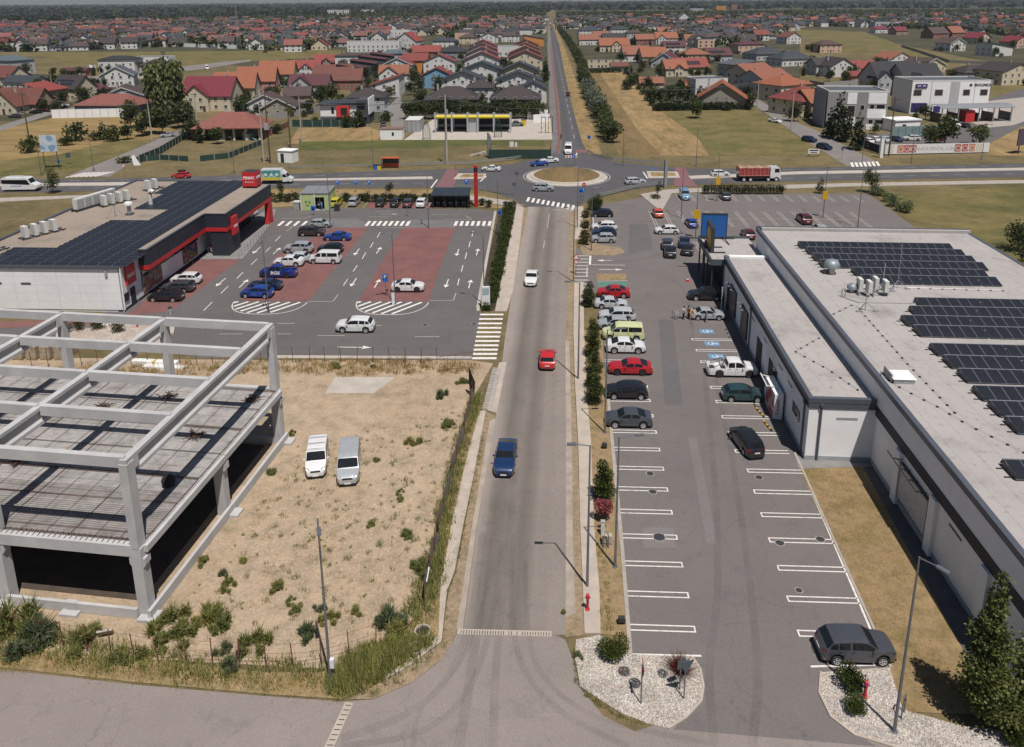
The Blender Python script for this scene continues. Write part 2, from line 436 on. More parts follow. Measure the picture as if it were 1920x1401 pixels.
def road_paint(name,c):
 m,nt,b=_new(name)
 n=_noise(nt,_pos(nt,'world'),3.0,5,0.75);r=_ramp(nt,[(0.30,tuple(v*0.55 for v in c)),(0.5,c)]);LK(nt,n.outputs[0],r.inputs[0])
 LK(nt,r.outputs[0],b.inputs['Base Color']);SV(b,'Roughness',0.8)
 return m
road_paint('line1',(0.70,0.67,0.63));road_paint('line2',(0.42,0.39,0.36));road_paint('blue_bay',(0.13,0.26,0.41))
road_paint('red_surface',(0.20,0.095,0.10));road_paint('green_bay',(0.09,0.20,0.155))
M_=MATS

ground_mat('garden',[(0.32,(0.030,0.036,0.018)),(0.46,(0.055,0.056,0.030)),(0.58,(0.10,0.085,0.05)),(0.7,(0.045,0.048,0.024))],[(0.3,(0.03,0.035,0.018)),(0.55,(0.07,0.065,0.04)),(0.75,(0.15,0.13,0.10))],0.03,0.35,0.5)  # dark garden soil; its tone also paints in the shade between houses
g_=sheet('ground',[(-14000,-150),(14000,-150),(14000,9500),(-14000,9500)],0.0,'ground_grass',None,True)

# --- gardens of the suburbs, fields beyond the highway
for pg in([(-300,96),(-300,40),(0,38),(480,30),(1026,20),(1026,60),(1030,222),(812,222),(690,232),(650,160),(540,150),(420,118),(60,98)],[(1046,60),(1040,18),(1300,12),(1930,8),(2300,8),(2300,140),(1920,128),(1860,118),(1620,70),(1500,60),(1500,205),(1418,200),(1240,206),(1172,132),(1104,130)],[(-300,330),(-300,150),(0,135),(180,145),(270,150),(350,160),(372,232),(250,216),(0,228)]):sheet('garden_ground',pg,0.012,'garden')
sheet('stubble_field',[(-500,262),(0,243),(100,221),(255,219),(330,244),(284,262),(200,296),(60,322),(-500,345)],0.02,'stubble_field')
sheet('field',[(-500,305),(0,302),(110,290),(236,258),(285,265),(148,321),(60,328),(-500,345)],0.03,'olive')
sheet('field',[(560,240),(690,238),(757,262),(757,270),(540,270)],0.03,'dry_field')
sheet('field',[(560,266),(755,263),(1020,264),(1024,275),(930,272),(560,282)],0.035,'green_field')
sheet('mown_field',[(1103,134),(1168,132),(1240,205),(1310,260),(1330,293),(1160,291),(1150,262)],0.02,'dry_field')
sheet('mown_strip',[(1103,134),(1122,133),(1196,245),(1240,291),(1162,291),(1150,262)],0.03,'brown_strip')
sheet('field',[(1240,210),(1300,204),(1418,203),(1500,260),(1545,292),(1335,293),(1310,258)],0.025,'olive')
sheet('verge',[(1091,266),(1071,195),(1058,136),(1049,86),(1035,46),(1042,46),(1062,100),(1080,150),(1108,225),(1120,262),(1128,290),(1104,290)],0.03,'dry_field')
sheet('field',[(60,98),(300,97),(310,122),(130,123)],0.02,'olive')
sheet('field',[(310,97),(640,94),(640,106),(400,120),(310,124)],0.02,'olive')
sheet('field',[(1490,55),(1620,60),(1690,85),(1800,120),(1700,118),(1580,95),(1500,70)],0.02,'olive')
sheet('field',[(1856,165),(1960,158),(1990,185),(1900,190)],0.03,'olive')
sheet('field',[(1820,262),(1900,236),(2300,225),(2300,292),(1860,292)],0.03,'dry_field')
sheet('meadow',[(1640,365),(2300,330),(2600,620),(1930,520),(1800,430),(1700,412)],0.03,'olive')

# --- sand lot, verges, lawn, beds
sheet('sand_lot',[(-800,1195),(0,1228),(330,1240),(610,1255),(720,1215),(778,1160),(812,1040),(850,870),(888,745),(925,682),(880,676),(520,676),(-900,660)],0.03,'sand')
sheet('concrete_pad',[(628,708),(742,708),(700,738),(610,738)],0.045,'conc1')
ground_mat('verge_soil',[(0.3,(0.10,0.10,0.036)),(0.42,(0.22,0.165,0.085)),(0.56,(0.32,0.235,0.135)),(0.7,(0.17,0.145,0.06))],[(0.3,(0.13,0.11,0.045)),(0.5,(0.26,0.19,0.10)),(0.75,(0.38,0.29,0.18))],0.4,4.0,0.5,0.6)
sheet('verge',[(-800,1190),(0,1212),(300,1240),(500,1262),(600,1262),(700,1215),(778,1160),(805,1060),(832,940),(880,760),(905,735),(895,790),(868,890),(846,1000),(826,1120),(824,1205),(765,1252),(690,1290),(640,1312),(500,1303),(250,1280),(0,1252),(-800,1210)],0.05,'verge_soil')
sheet('lawn',[(1497,878),(1635,868),(1860,1220),(1900,1345),(1690,1335),(1668,1252),(1640,1190)],0.04,'dry_lawn')
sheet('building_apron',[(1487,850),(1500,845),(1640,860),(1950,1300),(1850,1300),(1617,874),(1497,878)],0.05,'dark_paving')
sheet('building_apron',[(1487,850),(1505,862),(1632,862),(1637,876),(1497,880)],0.06,'grey_paving')

# --- asphalt
sheet('street',[(-900,1215),(0,1256),(250,1284),(500,1306),(640,1316),(700,1312),(770,1282),(828,1238),(858,1188),(1034,1188),(1060,1200),(1075,1240),(1088,1290),(1130,1342),(1190,1372),(1262,1350),(1330,1360),(1640,1380),(2600,1440),(2600,2600),(-900,2600)],0.02,'asphalt_street')
sheet('main_road',[(868,1188),(893,1000),(912,880),(930,778),(946,640),(961,540),(975,470),(990,386),(1082,386),(1079,430),(1072,540),(1068,640),(1070,760),(1072,900),(1074,1040),(1074,1130),(1070,1192)],0.024,'asphalt_main')
sheet('parking_lot',[(1181,1229),(1166,1040),(1150,880),(1138,750),(1128,620),(1118,550),(1082,547),(1079,468),(1106,458),(1108,400),(1112,384),(1150,380),(1200,371),(1290,363),(1626,363),(1720,430),(1560,620),(1560,872),(1490,860),(1640,1190),(1668,1252),(1541,1262),(1536,1295),(1560,1345),(1642,1400),(1262,1368),(1306,1322),(1318,1280),(1299,1233)],0.03,'asphalt_lot')
sheet('shop_car_park',[(883,676),(904,590),(897,577),(930,396),(895,392),(498,390),(400,420),(180,600),(-900,640),(-900,690),(200,640),(380,672),(520,672)],0.02,'asph2')
hw_far=[(-900,349),(0,338),(200,335.5),(550,326),(880,316),(960,308),(1010,296),(1046,282),(1106,282),(1150,304),(1300,317),(1500,314.5),(1900,307),(2900,288)]
hw_near=[(2900,314),(1900,332.5),(1500,340.5),(1330,345),(1250,347),(1180,356),(1110,372),(1082,388),(985,388),(965,374),(910,357),(850,352.5),(550,352),(0,362),(-900,376)]
sheet('highway',hw_far+hw_near,0.028,'asphalt_highway')
sheet('avenue',[(1050,290),(1055,266),(1049,194.5),(1040.5,136),(1035,86.5),(1031.5,50),(1029,40),(1026,30),(1029,30),(1033,40),(1037,50),(1049,86.5),(1058.5,136),(1071,194.5),(1091,266),(1104,290)],0.034,'asphalt_avenue')
sheet('street',[(-600,330),(0,236),(100,205),(160,198),(175,203),(100,214),(0,246),(-600,350)],0.04,'asph1')
sheet('street',[(128,330),(284,267),(320,249),(372,236),(386,240),(330,269),(238,311),(206,332)],0.04,'asph1')
sheet('street',[(372,240),(386,243),(470,190),(460,186)],0.04,'asph1')
sheet('street',[(1403,190),(1418,184),(1500,232),(1533,246),(1609,286),(1650,306),(1588,312),(1552,290),(1500,257)],0.04,'asph1')
sheet('street',[(735,245),(728,205),(752,190),(760,196),(757,245)],0.04,'asph1')
sheet('clinic_car_park',[(1618,275),(1618,252),(1790,246),(1800,215),(1850,188),(1920,165),(2200,180),(1920,235),(1858,268),(1840,278)],0.04,'asph2')
sheet('wash_forecourt',[(757,263),(812,224),(1035,222),(1040,240),(1048,262)],0.045,'conc1')
sheet('wash_forecourt',[(1800,222),(1850,190),(1990,175),(2000,200),(1900,235),(1850,240)],0.045,'conc2')
sheet('street',[(150,146),(420,116),(470,112),(470,115),(380,130),(160,152)],0.04,'asph1')

# --- pavements, kerbs, gutters (real steps)
slab('pavement',[(968,390),(982,390),(973,470),(962,545),(950,585),(928,585),(946,500)],0,0.13,'conc3')
sheet('soil_strip',[(982,390),(991,390),(975,470),(962,540),(953,580),(946,585),(958,545),(972,470)],0.04,'soil_strip')
slab('pavement',[(899,772),(911,772),(889,890),(869,985),(852,1075),(838,1110),(828,1205),(766,1252),(722,1276),(720,1268),(758,1246),(822,1195),(826,1100),(847,985),(868,890)],0,0.13,'conc3')
sheet('soil_strip',[(911,772),(928,780),(914,870),(893,990),(868,1175),(858,1188),(828,1238),(770,1282),(700,1312),(655,1312),(722,1276),(766,1253),(829,1206),(841,1110),(855,1075),(872,985)],0.04,'soil_strip')
sheet('gutter',[(918,790),(929,785),(914,870),(893,995),(868,1180),(856,1180),(884,995),(905,870)],0.046,'gutter_concrete')
slab('pavement',[(1084,388),(1094,388),(1090,450),(1077,450)],0,0.13,'conc3')
slab('pavement',[(1077,530),(1094,530),(1095,620),(1099,720),(1108,830),(1114,990),(1124,1110),(1126,1190),(1096,1190),(1093,1110),(1088,990),(1084,830),(1078,720),(1075,620)],0,0.13,'conc3')
sheet('soil_strip',[(1067,400),(1084,390),(1077,530),(1074,620),(1077,720),(1083,830),(1088,990),(1093,1110),(1096,1192),(1060,1196),(1062,1040),(1062,760),(1061,620),(1066,500)],0.04,'soil_strip')
sheet('gutter',[(1060,640),(1067,640),(1071,760),(1073,900),(1074,1000),(1077,1100),(1079,1150),(1060,1160),(1061,1000),(1061,800)],0.046,'gutter_concrete')
sheet('planting_bed',[(1095,620),(1128,620),(1138,750),(1150,880),(1164,1030),(1178,1195),(1126,1190),(1124,1110),(1114,990),(1108,830),(1099,720)],0.05,'brown_bed')
sheet('planting_bed',[(1091,398),(1107,398),(1105,460),(1088,462)],0.05,'brown_bed')
sheet('planting_bed',[(1088,463),(1108,456),(1165,466),(1172,474),(1150,480),(1092,478)],0.05,'soil_strip')
sheet('planting_bed',[(1119,514),(1174,514),(1174,526),(1120,527)],0.05,'brown_bed')
slab('kerb',[(1138,750),(1143,750),(1156,880),(1171,1040),(1186,1229),(1178,1229),(1164,1040),(1149,880)],0,0.10,'conc2')
slab('kerb',[(1488,850),(1492,850),(1644,1188),(1673,1253),(1668,1254),(1640,1190)],0,0.10,'conc2')
slab('kerb',[(927,397),(931,397),(899,577),(900,584),(894,584),(893,577)],0,0.12,'conc1')
slab('kerb',[(520,668),(884,670),(884,674),(520,673)],0,0.12,'conc1')
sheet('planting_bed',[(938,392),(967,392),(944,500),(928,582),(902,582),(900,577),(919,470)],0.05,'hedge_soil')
sheet('planting_bed',[(498,372),(530,362),(820,362),(985,385),(960,392),(890,388),(825,372),(498,390)],0.04,'brown_bed')
sheet('verge',[(498,356),(850,356),(960,378),(820,366),(498,371)],0.034,'dry_field')
slab('median',[(-900,361),(0,345.5),(200,343.2),(550,336.5),(810,332),(812,336.5),(550,340),(200,349),(0,350.5),(-900,365)],0,0.15,'conc1')
slab('median',[(1290,331),(1500,322.5),(1900,316),(2900,297),(2900,302),(1900,320.5),(1500,327.5),(1295,336.5)],0,0.15,'conc1')
slab('traffic_island',[(860,326),(912,327),(908,336),(850,337)],0,0.14,'conc1')
sheet('traffic_island',[(868,328),(908,328.5),(905,333),(860,334)],0.15,'dry_field')
slab('traffic_island',[(1212,322),(1270,323),(1275,334),(1216,335)],0,0.14,'conc1')
sheet('traffic_island',[(1220,324),(1265,325),(1268,331),(1222,332)],0.15,'dry_field')
slab('pavement',[(1240,398),(1200,365),(1250,356),(1420,349),(1600,344),(2600,326),(2600,332),(1600,350),(1430,356),(1260,363)],0,0.10,'conc2')
slab('pavement',[(840,362),(962,378),(985,392),(960,388),(838,369)],0,0.1,'conc2')
slab('pavement',[(-900,385),(0,372),(150,367),(230,364),(225,368),(100,374),(0,379),(-900,396)],0,0.1,'conc2')
slab('pavement',[(1033,290),(1036,266),(1030,195),(1029,136),(1026,86),(1028,50),(1031,50),(1034,86),(1039.5,136),(1047.5,195),(1053,266),(1049,290)],0,0.08,'grey_pavers')
sheet('cycle_path',[(1041,288),(1046,262),(1041,195),(1036,136),(1031,86),(1033,86),(1039,136),(1046,195),(1052,262),(1048,288)],0.09,'red_pavers')
sheet('cycle_path',[(838,318.5),(860,318),(852,352),(816,353)],0.044,'red_surface')
sheet('cycle_path',[(1266,314),(1284,314),(1306,350),(1264,350)],0.044,'red_surface')
sheet('cycle_path',[(1079,281),(1100,281),(1102,287),(1080,287)],0.05,'red_surface')
slab('walkway',[(510,418),(518,393),(500,393),(372,487),(455,487)],0,0.1,'grey_paving')
slab('retaining_wall',[(188,598),(330,604),(326,628),(180,622)],0,0.25,'conc1')
sheet('planting_bed',[(108,622),(300,612),(320,650),(100,655)],0.3,'white_gravel')
sheet('footpath',[(-300,612),(190,598),(192,606),(-300,632)],0.035,'red_pavers')

# red and grey paver bays of the shop car park
sheet('paver_bay',[(755,427),(853,427),(803,565),(673,565)],0.028,'red_pavers')
sheet('paver_bay',[(622,427),(690,427),(578,565),(452,565),(520,480)],0.028,'red_pavers')
sheet('paver_bay',[(375,480),(460,480),(318,585),(238,592)],0.028,'red_pavers')
sheet('paver_bay',[(690,378),(822,378),(826,391),(690,391)],0.03,'red_pavers')
sheet('paver_bay',[(600,410),(670,410),(688,420),(690,427),(600,427)],0.03,'grey_pavers')
sheet('paver_bay',[(768,412),(850,414),(854,427),(757,427)],0.03,'grey_pavers')

# gravel islands with kerbs
gl=[(1081,1201),(1124,1192),(1180,1228),(1296,1234),(1311,1257),(1317,1289),(1313,1315),(1285,1345),(1251,1366),(1215,1358),(1167,1340),(1120,1310),(1088,1289),(1077,1229)]
slab('gravel_island',gl,0,0.07,'white_gravel')
slab('kerb',[(1296,1234),(1311,1257),(1317,1289),(1313,1315),(1285,1345),(1251,1366),(1254,1369),(1288,1348),(1317,1317),(1321,1289),(1315,1256),(1300,1233)],0,0.11,'conc3')
slab('gravel_island',[(1541,1262),(1668,1253),(1692,1332),(1800,1362),(2100,1400),(2100,1470),(1690,1404),(1605,1378),(1560,1344),(1538,1300)],0,0.07,'white_gravel')
slab('kerb',[(1541,1262),(1538,1300),(1560,1344),(1605,1378),(1690,1404),(1688,1407),(1602,1381),(1556,1346),(1534,1300),(1537,1261)],0,0.11,'conc3')

# roundabout
RC=Vector((3.85,171.9,0))
isl=struct(link('roundabout_island',LT([(9.3,0.02),(9.25,0.1),(8.2,0.22),(8.15,0.36),(8.0,0.38),(7.4,0.45)],48).mesh('roundabout_island','conc1',30),None,RC))
mound=MB();prof=[(7.6,0.38),(6.9,0.75),(5,1.15),(2.5,1.35),(0.01,1.4)];mound.lathe(prof,40)
put('mound',mound,'brown_strip',isl,smooth=60)
ring=MB()
for k in range(60):
 a0,a1=2*pi*k/60,2*pi*(k+1)/60
 ring.quad(*[(r_*cos(a),r_*sin(a),0.05)for r_,a in((9.7,a0),(9.9,a0),(9.9,a1),(9.7,a1))])
put('edge_line',ring,'line2',isl)

# ---------------------------------------------------------------- painted markings
def stroke(mb,a,b,w,z):
 a,b=Vector((a[0],a[1],0)),Vector((b[0],b[1],0));d=(b-a).normalized();s=Vector((-d.y,d.x,0))*w/2
 mb.quad((a-s).to_tuple()[:2]+(z,),(b-s).to_tuple()[:2]+(z,),(b+s).to_tuple()[:2]+(z,),(a+s).to_tuple()[:2]+(z,))
def flat_quad_up(mb): # all marking faces look up
 for i,f in enumerate(mb.f):
  p=[Vector(mb.v[k])for k in f[:3]]
  if(p[1]-p[0]).cross(p[2]-p[0]).z<0:mb.f[i]=f[::-1]
 return mb
def pxstroke(a,b,w=0.12,z=0.046,name='painted_line',mat='line1'):
 mb=MB();stroke(mb,G(*a),G(*b),w,z);return struct(put(name,flat_quad_up(mb),M_[mat]))
lot_paint=[]
def bay_line(x0,x1,y,gap=0.45,w=0.10,z=0.046,closed=True,mat='line1'):
 """a double parking line closed at its free end x1"""
 mb=MB()
 stroke(mb,(x0,y-gap/2),(x1,y-gap/2),w,z);stroke(mb,(x0,y+gap/2),(x1,y+gap/2),w,z)
 if closed:stroke(mb,(x1,y-gap/2-w/2),(x1,y+gap/2+w/2),w,z+.001)
 struct(put('bay_line',flat_quad_up(mb),M_[mat]))
for k in range(27):
 y=41.45+2.91*k
 if y>92:break
 x0=5.25+(y-41.45)*0.026
 if y<89:bay_line(x0,x0+4.15,y)
for k in range(16):
 y=41.4+2.92*k
 x0=20.6+(y-41.4)*0.062 if y<60 else 21.3+(y-60)*0.012
 bay_line(x0-.05,x0-4.7,y)
pxstroke((1137,750),(1150,880),0.14);pxstroke((1150,880),(1166,1040),0.14);pxstroke((1166,1040),(1181,1229),0.14)
pxstroke((1181,1228),(1315,1231),0.14)
pxstroke((1500,872),(1636,1190),0.15);pxstroke((1520,1251),(1662,1247),0.14)
pxstroke((1111,400),(1116,460),0.12)
for y in(395,411,426,438,449,464):
 a,b=G(1115,y),G(1163,y);mb=MB();stroke(mb,a,b,0.1,0.046);struct(put('bay_line',flat_quad_up(mb),'line2'))
# back rows of the right-hand lot
for k in range(14):
 x=26.2+2.72*k
 mb=MB()
 for dx in(-.22,.22):stroke(mb,(x+dx,150.3),(x+dx,155.2),0.1,0.046)
 struct(put('bay_line',flat_quad_up(mb),'line2'))
for k in range(15):
 x=19.0+2.66*k
 mb=MB()
 for dx in(-.22,.22):stroke(mb,(x+dx,132.4),(x+dx,142.6),0.1,0.046)
 stroke(mb,(x,137.5),(x+2.66,137.5),0.1,0.047)
 struct(put('bay_line',flat_quad_up(mb),'line2'))
for k in range(4):
 x=18.6+2.7*k
 mb=MB();stroke(mb,(x-.2,116.5),(x-.2,123.5),0.1,0.046);stroke(mb,(x+.2,116.5),(x+.2,123.5),0.1,0.046)
 struct(put('bay_line',flat_quad_up(mb),'line2'))
for px,py in((1325,622),(1335,645),(1343,669)): # blue bays with a wheelchair sign
 c=G(px,py);mb=MB();mb.quad((c.x-.85,c.y-.6,.046),(c.x+.85,c.y-.6,.046),(c.x+.85,c.y+.6,.046),(c.x-.85,c.y+.6,.046))
 o=struct(put('blue_bay_sign',mb,'blue_bay'))
 s=MB()
 for k in range(14):
  a0,a1=2*pi*k/14,2*pi*(k+1)/14
  if k in(3,4):continue
  s.quad(*[(c.x-.12+r_*cos(a),c.y+r_*sin(a),.05)for r_,a in((.26,a0),(.36,a0),(.36,a1),(.26,a1))])
 stroke(s,(c.x-.05,c.y+.05),(c.x+.45,c.y+.05),.1,.051);stroke(s,(c.x+.42,c.y+.1),(c.x+.62,c.y-.2),.1,.052);stroke(s,(c.x+.12,c.y+.05),(c.x+.12,c.y+.28),.08,.053)
 s.quad((c.x+.55,c.y+.0,.05),(c.x+.7,c.y,.05),(c.x+.7,c.y+.12,.05),(c.x+.55,c.y+.12,.05))
 put('wheelchair_mark',flat_quad_up(s),'line1',o)
sheet('charging_bay',[(1121,529),(1174,529),(1178,542),(1122,546)],0.044,'green_bay')
pxstroke((1120,528),(1176,527),0.1,0.05)
# lot entrance
def arrow(px,py,ang,L=3.2,mat='line1',z=0.046):
 c=G(px,py);d=Vector((cos(ang),sin(ang),0));s=Vector((-d.y,d.x,0));mb=MB()
 stroke(mb,c-d*L/2,c+d*(L/2-1.0),0.15,z)
 p=c+d*(L/2);q=c+d*(L/2-1.1)
 mb.add([(p.x,p.y,z),((q+s*.42).x,(q+s*.42).y,z),((q-s*.42).x,(q-s*.42).y,z)],[(0,1,2)])
 return struct(put('painted_arrow',flat_quad_up(mb),M_[mat]))
arrow(1145,506,0,3.6);arrow(1133,489,rad(180),2.4)
pxstroke((1105,497),(1172,498),0.12);pxstroke((1107,480),(1106,497),0.3);pxstroke((1101,502),(1100,518),0.12)
for k in range(13):
 y=97.0+k*1.55;x0=2.9+(y-97)*.045
 mb=MB();stroke(mb,(x0+.4,y),(x0+2.4,y),0.45,0.06);struct(put('crosswalk_stripe',flat_quad_up(mb),'line2'))
# crosswalk across the shop's way out
for k in range(11):
 y0=590.5+k*8.4-0.02*k*k
 mb=MB();f_=k/10
 a,b=G(900-15*f_,y0),G(944-13*f_,y0);stroke(mb,a,b,0.52,0.046);struct(put('crosswalk_stripe',flat_quad_up(mb),'line1'))
# crosswalk at the roundabout
for k in range(10):
 t=k/9;a=G(989+84*t,374.5+15*t);mb=MB();stroke(mb,(a.x,a.y-1.6),(a.x+.3,a.y+1.7),0.52,0.046)
 struct(put('crosswalk_stripe',flat_quad_up(mb),'line1'))
pxstroke((1035,394),(1074,395),0.3,mat='line2')
for a,b in(((1030,401),(1026,428)),((1021,452),(1019,466))):pxstroke(a,b,0.12,mat='line2')
# shop car park: arrows, dashes, hatched ends, zebra
up,dn=rad(90),rad(-90)
for px,py,a in((710,470,up),(669,473,dn),(707,515+17,up),(663,530,dn),(858,474,dn),(895,473,up),(838,532,dn),(881,533,up),(481,470,dn),(519,471,up),(414,530,dn),(457,532,up)):arrow(px,py,a,3.4)
for a,b in(((713,436),(707,446)),((700,455),(694,465)),((686,474),(679,486)),((670,498),(662,510)),((652,524),(644,536)),
             ((887,434),(885,444)),((882,453),(879,464)),((875,474),(872,486)),((868,498),(865,510)),((861,523),(858,536)),
             ((526,443),(516,453)),((507,464),(498,473)),((482,486),(471,497)),((456,511),(444,523)),((428,537),(414,551)),((398,567),(382,583))):pxstroke(a,b,0.12)
for a,b in(((805,564),(850,564)),((850,564),(855,550)),((578,566),(624,566)),((624,566),(634,553)),((720,427),(756,427)),((890,426),(921,426)),((527,410),(570,410)),((570,410),(585,405)),((538,426),(565,426)),((548,426),(538,434)),
             ((703,397),(738,397)),((692,407),(730,407)),((832,412),(885,412)),((873,405),(885,412)),((810,403),(840,403)),((595,630),(646,630)),((778,632),(824,632)),((545,607),(552,607)),((520,607),(545,607)),((411,627),(455,627)),((520,627),(547,627)),((372,606),(380,617)),((690,611),(716,611))):pxstroke(a,b,0.13,mat='line2')
arrow(730,402,0,3.5,'line2');arrow(665,652,0,4.0)
for x0,x1,n in((527,600,6),(690,765,8),(855,918,7)):
 for k in range(n):
  c=G(x0+(x1-x0)*k/(n-1),419.5);mb=MB();stroke(mb,(c.x,c.y-1.5),(c.x,c.y+1.5),0.55,0.046);struct(put('crosswalk_stripe',flat_quad_up(mb),'line1'))
def hatched(px0,px1,pyt,pyb,n):
 a,b=G(px0,pyt),G(px1,pyt);depth=a.y-G((px0+px1)/2,pyb).y;cx,hw=(a.x+b.x)/2,(b.x-a.x)/2
 mb=MB();N=24;pts=[]
 for k in range(N+1):
  t=pi+pi*k/N;pts.append((cx+hw*copysign(abs(cos(t))**.75,cos(t)),a.y+depth*sin(t)))
 for k in range(N):stroke(mb,pts[k],pts[k+1],0.12,0.046)
 for k in range(n):
  x=cx-hw+2*hw*(k+.35)/n
  def inside(px_,py_):
   u=(px_-cx)/hw
   if abs(u)>=1 or py_>a.y:return False
   return(a.y-py_)<depth*sqrt(max(0,1-abs(u)**2.6))-.25
  p=[(x-s*.62,a.y-s*.78)for s in[i*.1 for i in range(0,120)]]
  p=[q for q in p if inside(*q)]
  if len(p)>3:stroke(mb,p[0],p[-1],0.38,0.05+k*.0002)
 struct(put('hatched_marking',flat_quad_up(mb),'line1'))
hatched(440,577,566,590,7);hatched(670,804,566,591,7)
# back row bays of the shop
for px in(650,683,714,733,757,781,803):pxstroke((px+8,378),(px-3,391),0.1,mat='line2')
# highway lane lines
def lerp_px(pts,x):
 for(a,b),(c,d)in zip(pts,pts[1:]):
  if a<=x<=c:return b+(d-b)*(x-a)/(c-a)
for px in list(range(-100,800,46))+list(range(1330,1960,46)):
 for pts in([(-900,356),(0,342),(550,331),(880,324),(1300,322.5),(1500,318.5),(1960,310)],[(-900,370),(0,355.5),(550,346),(880,343),(1300,339),(1500,334),(1960,325)]):
  pxstroke((px,lerp_px(pts,px)),(px+20,lerp_px(pts,px+20)),0.15,0.05,'lane_line','line2')
for k in range(60):
 mb=MB();a,b=G(1077,260),G(1032.5,48)
 u0,u1=(k/60)**1.0,(k+.4)/60
 d=b-a;stroke(mb,a+d*u0,a+d*u1,0.16,0.046)if k<22 else None
 if mb.f:struct(put('lane_line',flat_quad_up(mb),'line2'))
for k in range(7):
 for x0,y0,sx in((135,329,9),(1592,309.5,8)):
  c=G(x0+k*sx,y0-k*.3);mb=MB();stroke(mb,(c.x,c.y-2.5),(c.x+1.6,c.y+2.8),0.6,0.06);struct(put('crosswalk_stripe',flat_quad_up(mb),'line1'))
for a,b in(((820,337),(808,353)),((907,326),(911,332)),((911,332),(900,341)),((1206,323),(1214,335)),((1084,285),(1079,292))):pxstroke(a,b,0.3,0.05)
# drain channels across the street, man-hole covers, patches
dr=put('drain_channel',MB().bar(G(858,1184.5,.03),G(1034,1189,.03),0.42,0.05),'conc3');struct(dr)
a,b=G(862,1184.6,.062),G(1032,1188.8,.062)
for k in range(34):
 p=a+(b-a)*((k+.5)/34)
 if R.random()<.85:put('slot',BX(p.x,p.y,.058,.05,.28,.008),'steel_cover',dr)
dr=put('drain_channel',MB().bar(G(655,1318,.03),G(612,1412,.03),0.5,0.05),'conc3');struct(dr)
a,b=G(655,1318,.062),G(612,1412,.062)
for k in range(10):
 p=a+(b-a)*((k+.5)/10);put('slot',BX(p.x,p.y,.058,.34,.05,.008),'steel_cover',dr)
dr=put('drain_channel',MB().bar(G(932,690,.03),G(913,768,.03),1.0,0.05),'conc2');struct(dr)
a,b=G(927,690,.062),G(908,768,.062)
for k in range(26):
 p=a+(b-a)*((k+.5)/26);put('slot',BX(p.x,p.y,.058,.6,.06,.008),'steel_cover',dr)
slab('crossing_slab',[(936,680),(950,680),(931,775),(914,770)],0,0.05,'conc3')
cover_labels=[('dark round manhole cover near the tenth parking line',1236,1008,.42),('small manhole cover in the car park asphalt near white parking lines',1219,889,.3),
 ('small manhole cover below the tree side parking bays',1224,923,.3),('grey manhole cover between bays beside the lawn edge',1538,1012,.3),('small dark cover in the aisle beside the lawn bays',1462,1019,.3),
 ('oval cover between parking lines near the white annex wall',1423,896,.3),('small cover near the lower lawn parking bays',1498,1108,.22),
 ('round cover with bars on the gravel island',1170,1261,.36),('round black cover in the gravel beside the red sign post',1190,1283,.36),('round black cover in the gravel beside the yield sign',1242,1265,.32),
 ('small cover in the shop car park near the white sport utility',797,610,.3),('small dark cover in the shop car park asphalt by the dashes',889,608,.3)]
for lab,px,py,r_ in cover_labels:
 c=G(px,py);z=0.075 if 1150<px<1260 and py>1240 else 0.034
 mb=MB();mb.cyl(0,0,0,.02,r_,20);t=put('manhole_cover',mb,'steel_cover',None,(c.x,c.y,z));tag(t,lab,'manhole cover','manhole covers')
 mb=MB();mb.lathe([(r_+.06,0),(r_+.06,.012),(r_+.0,.012)],20);put('rim',mb,'conc2',t)
 if 'bars' in lab:
  mb=MB()
  for k in range(4):mb.box((k-1.5)*.16,0,.026,.03,.6,.012)
  put('bar',mb,'rust',t)

# turning tyre marks and repair patches on the asphalt
m,nt,b=_new('tyre_mark');SV(b,'Base Color',(.035,.032,.034,1));SV(b,'Roughness',.8)
n=_noise(nt,_pos(nt),.35,4,.6);r=_ramp(nt,[(.30,(.02,.02,.02)),(.75,(.13,.13,.13))]);LK(nt,n.outputs[0],r.inputs[0]);LK(nt,r.outputs[0],b.inputs['Alpha'])
def curve_mark(pxs,w=.35,z=.036):
 P_=[G(*p)for p in pxs];pts=[]
 for k in range(25):
  t=k/24*(len(P_)-1);i=min(int(t),len(P_)-2);f=t-i;a0,a1,a2,a3=P_[max(i-1,0)],P_[i],P_[i+1],P_[min(i+2,len(P_)-1)]
  pts.append(.5*(2*a1+(a2-a0)*f+(2*a0-5*a1+4*a2-a3)*f*f+(3*a1-a0-3*a2+a3)*f**3))
 mb=MB();ed=[]
 for k in range(25):
  d=(pts[min(k+1,24)]-pts[max(k-1,0)]).normalized();s_=Vector((-d.y,d.x,0))*w/2;ed.append((pts[k]-s_,pts[k]+s_))
 for(a,b_),(c,d)in zip(ed,ed[1:]):mb.quad((a.x,a.y,z),(c.x,c.y,z),(d.x,d.y,z),(b_.x,b_.y,z))
 return struct(put('tyre_mark',flat_quad_up(mb),'tyre_mark'))
for p,w in(([(640,1385),(760,1340),(840,1270),(885,1150),(905,1000)],.5),([(640,1400),(790,1372),(880,1290),(925,1150),(940,1020)],.4),([(775,1401),(790,1330),(870,1230),(915,1100)],.3),([(1180,1401),(1060,1340),(985,1260),(960,1150),(962,1000)],.4),([(1330,1395),(1120,1345),(1020,1270),(990,1180),(985,1050)],.35),([(860,1401),(885,1250),(905,1100),(930,900)],.6),([(925,1401),(930,1250),(950,1050),(968,880)],.5),([(1340,1401),(1330,1250),(1345,1100),(1340,900),(1320,700)],.5),([(1410,1401),(1420,1250),(1400,1050),(1370,850),(1335,680)],.5),([(1100,500),(1200,505),(1280,540),(1300,640)],.4),([(1060,470),(1130,490),(1230,480),(1290,440)],.5)):curve_mark(p,w)
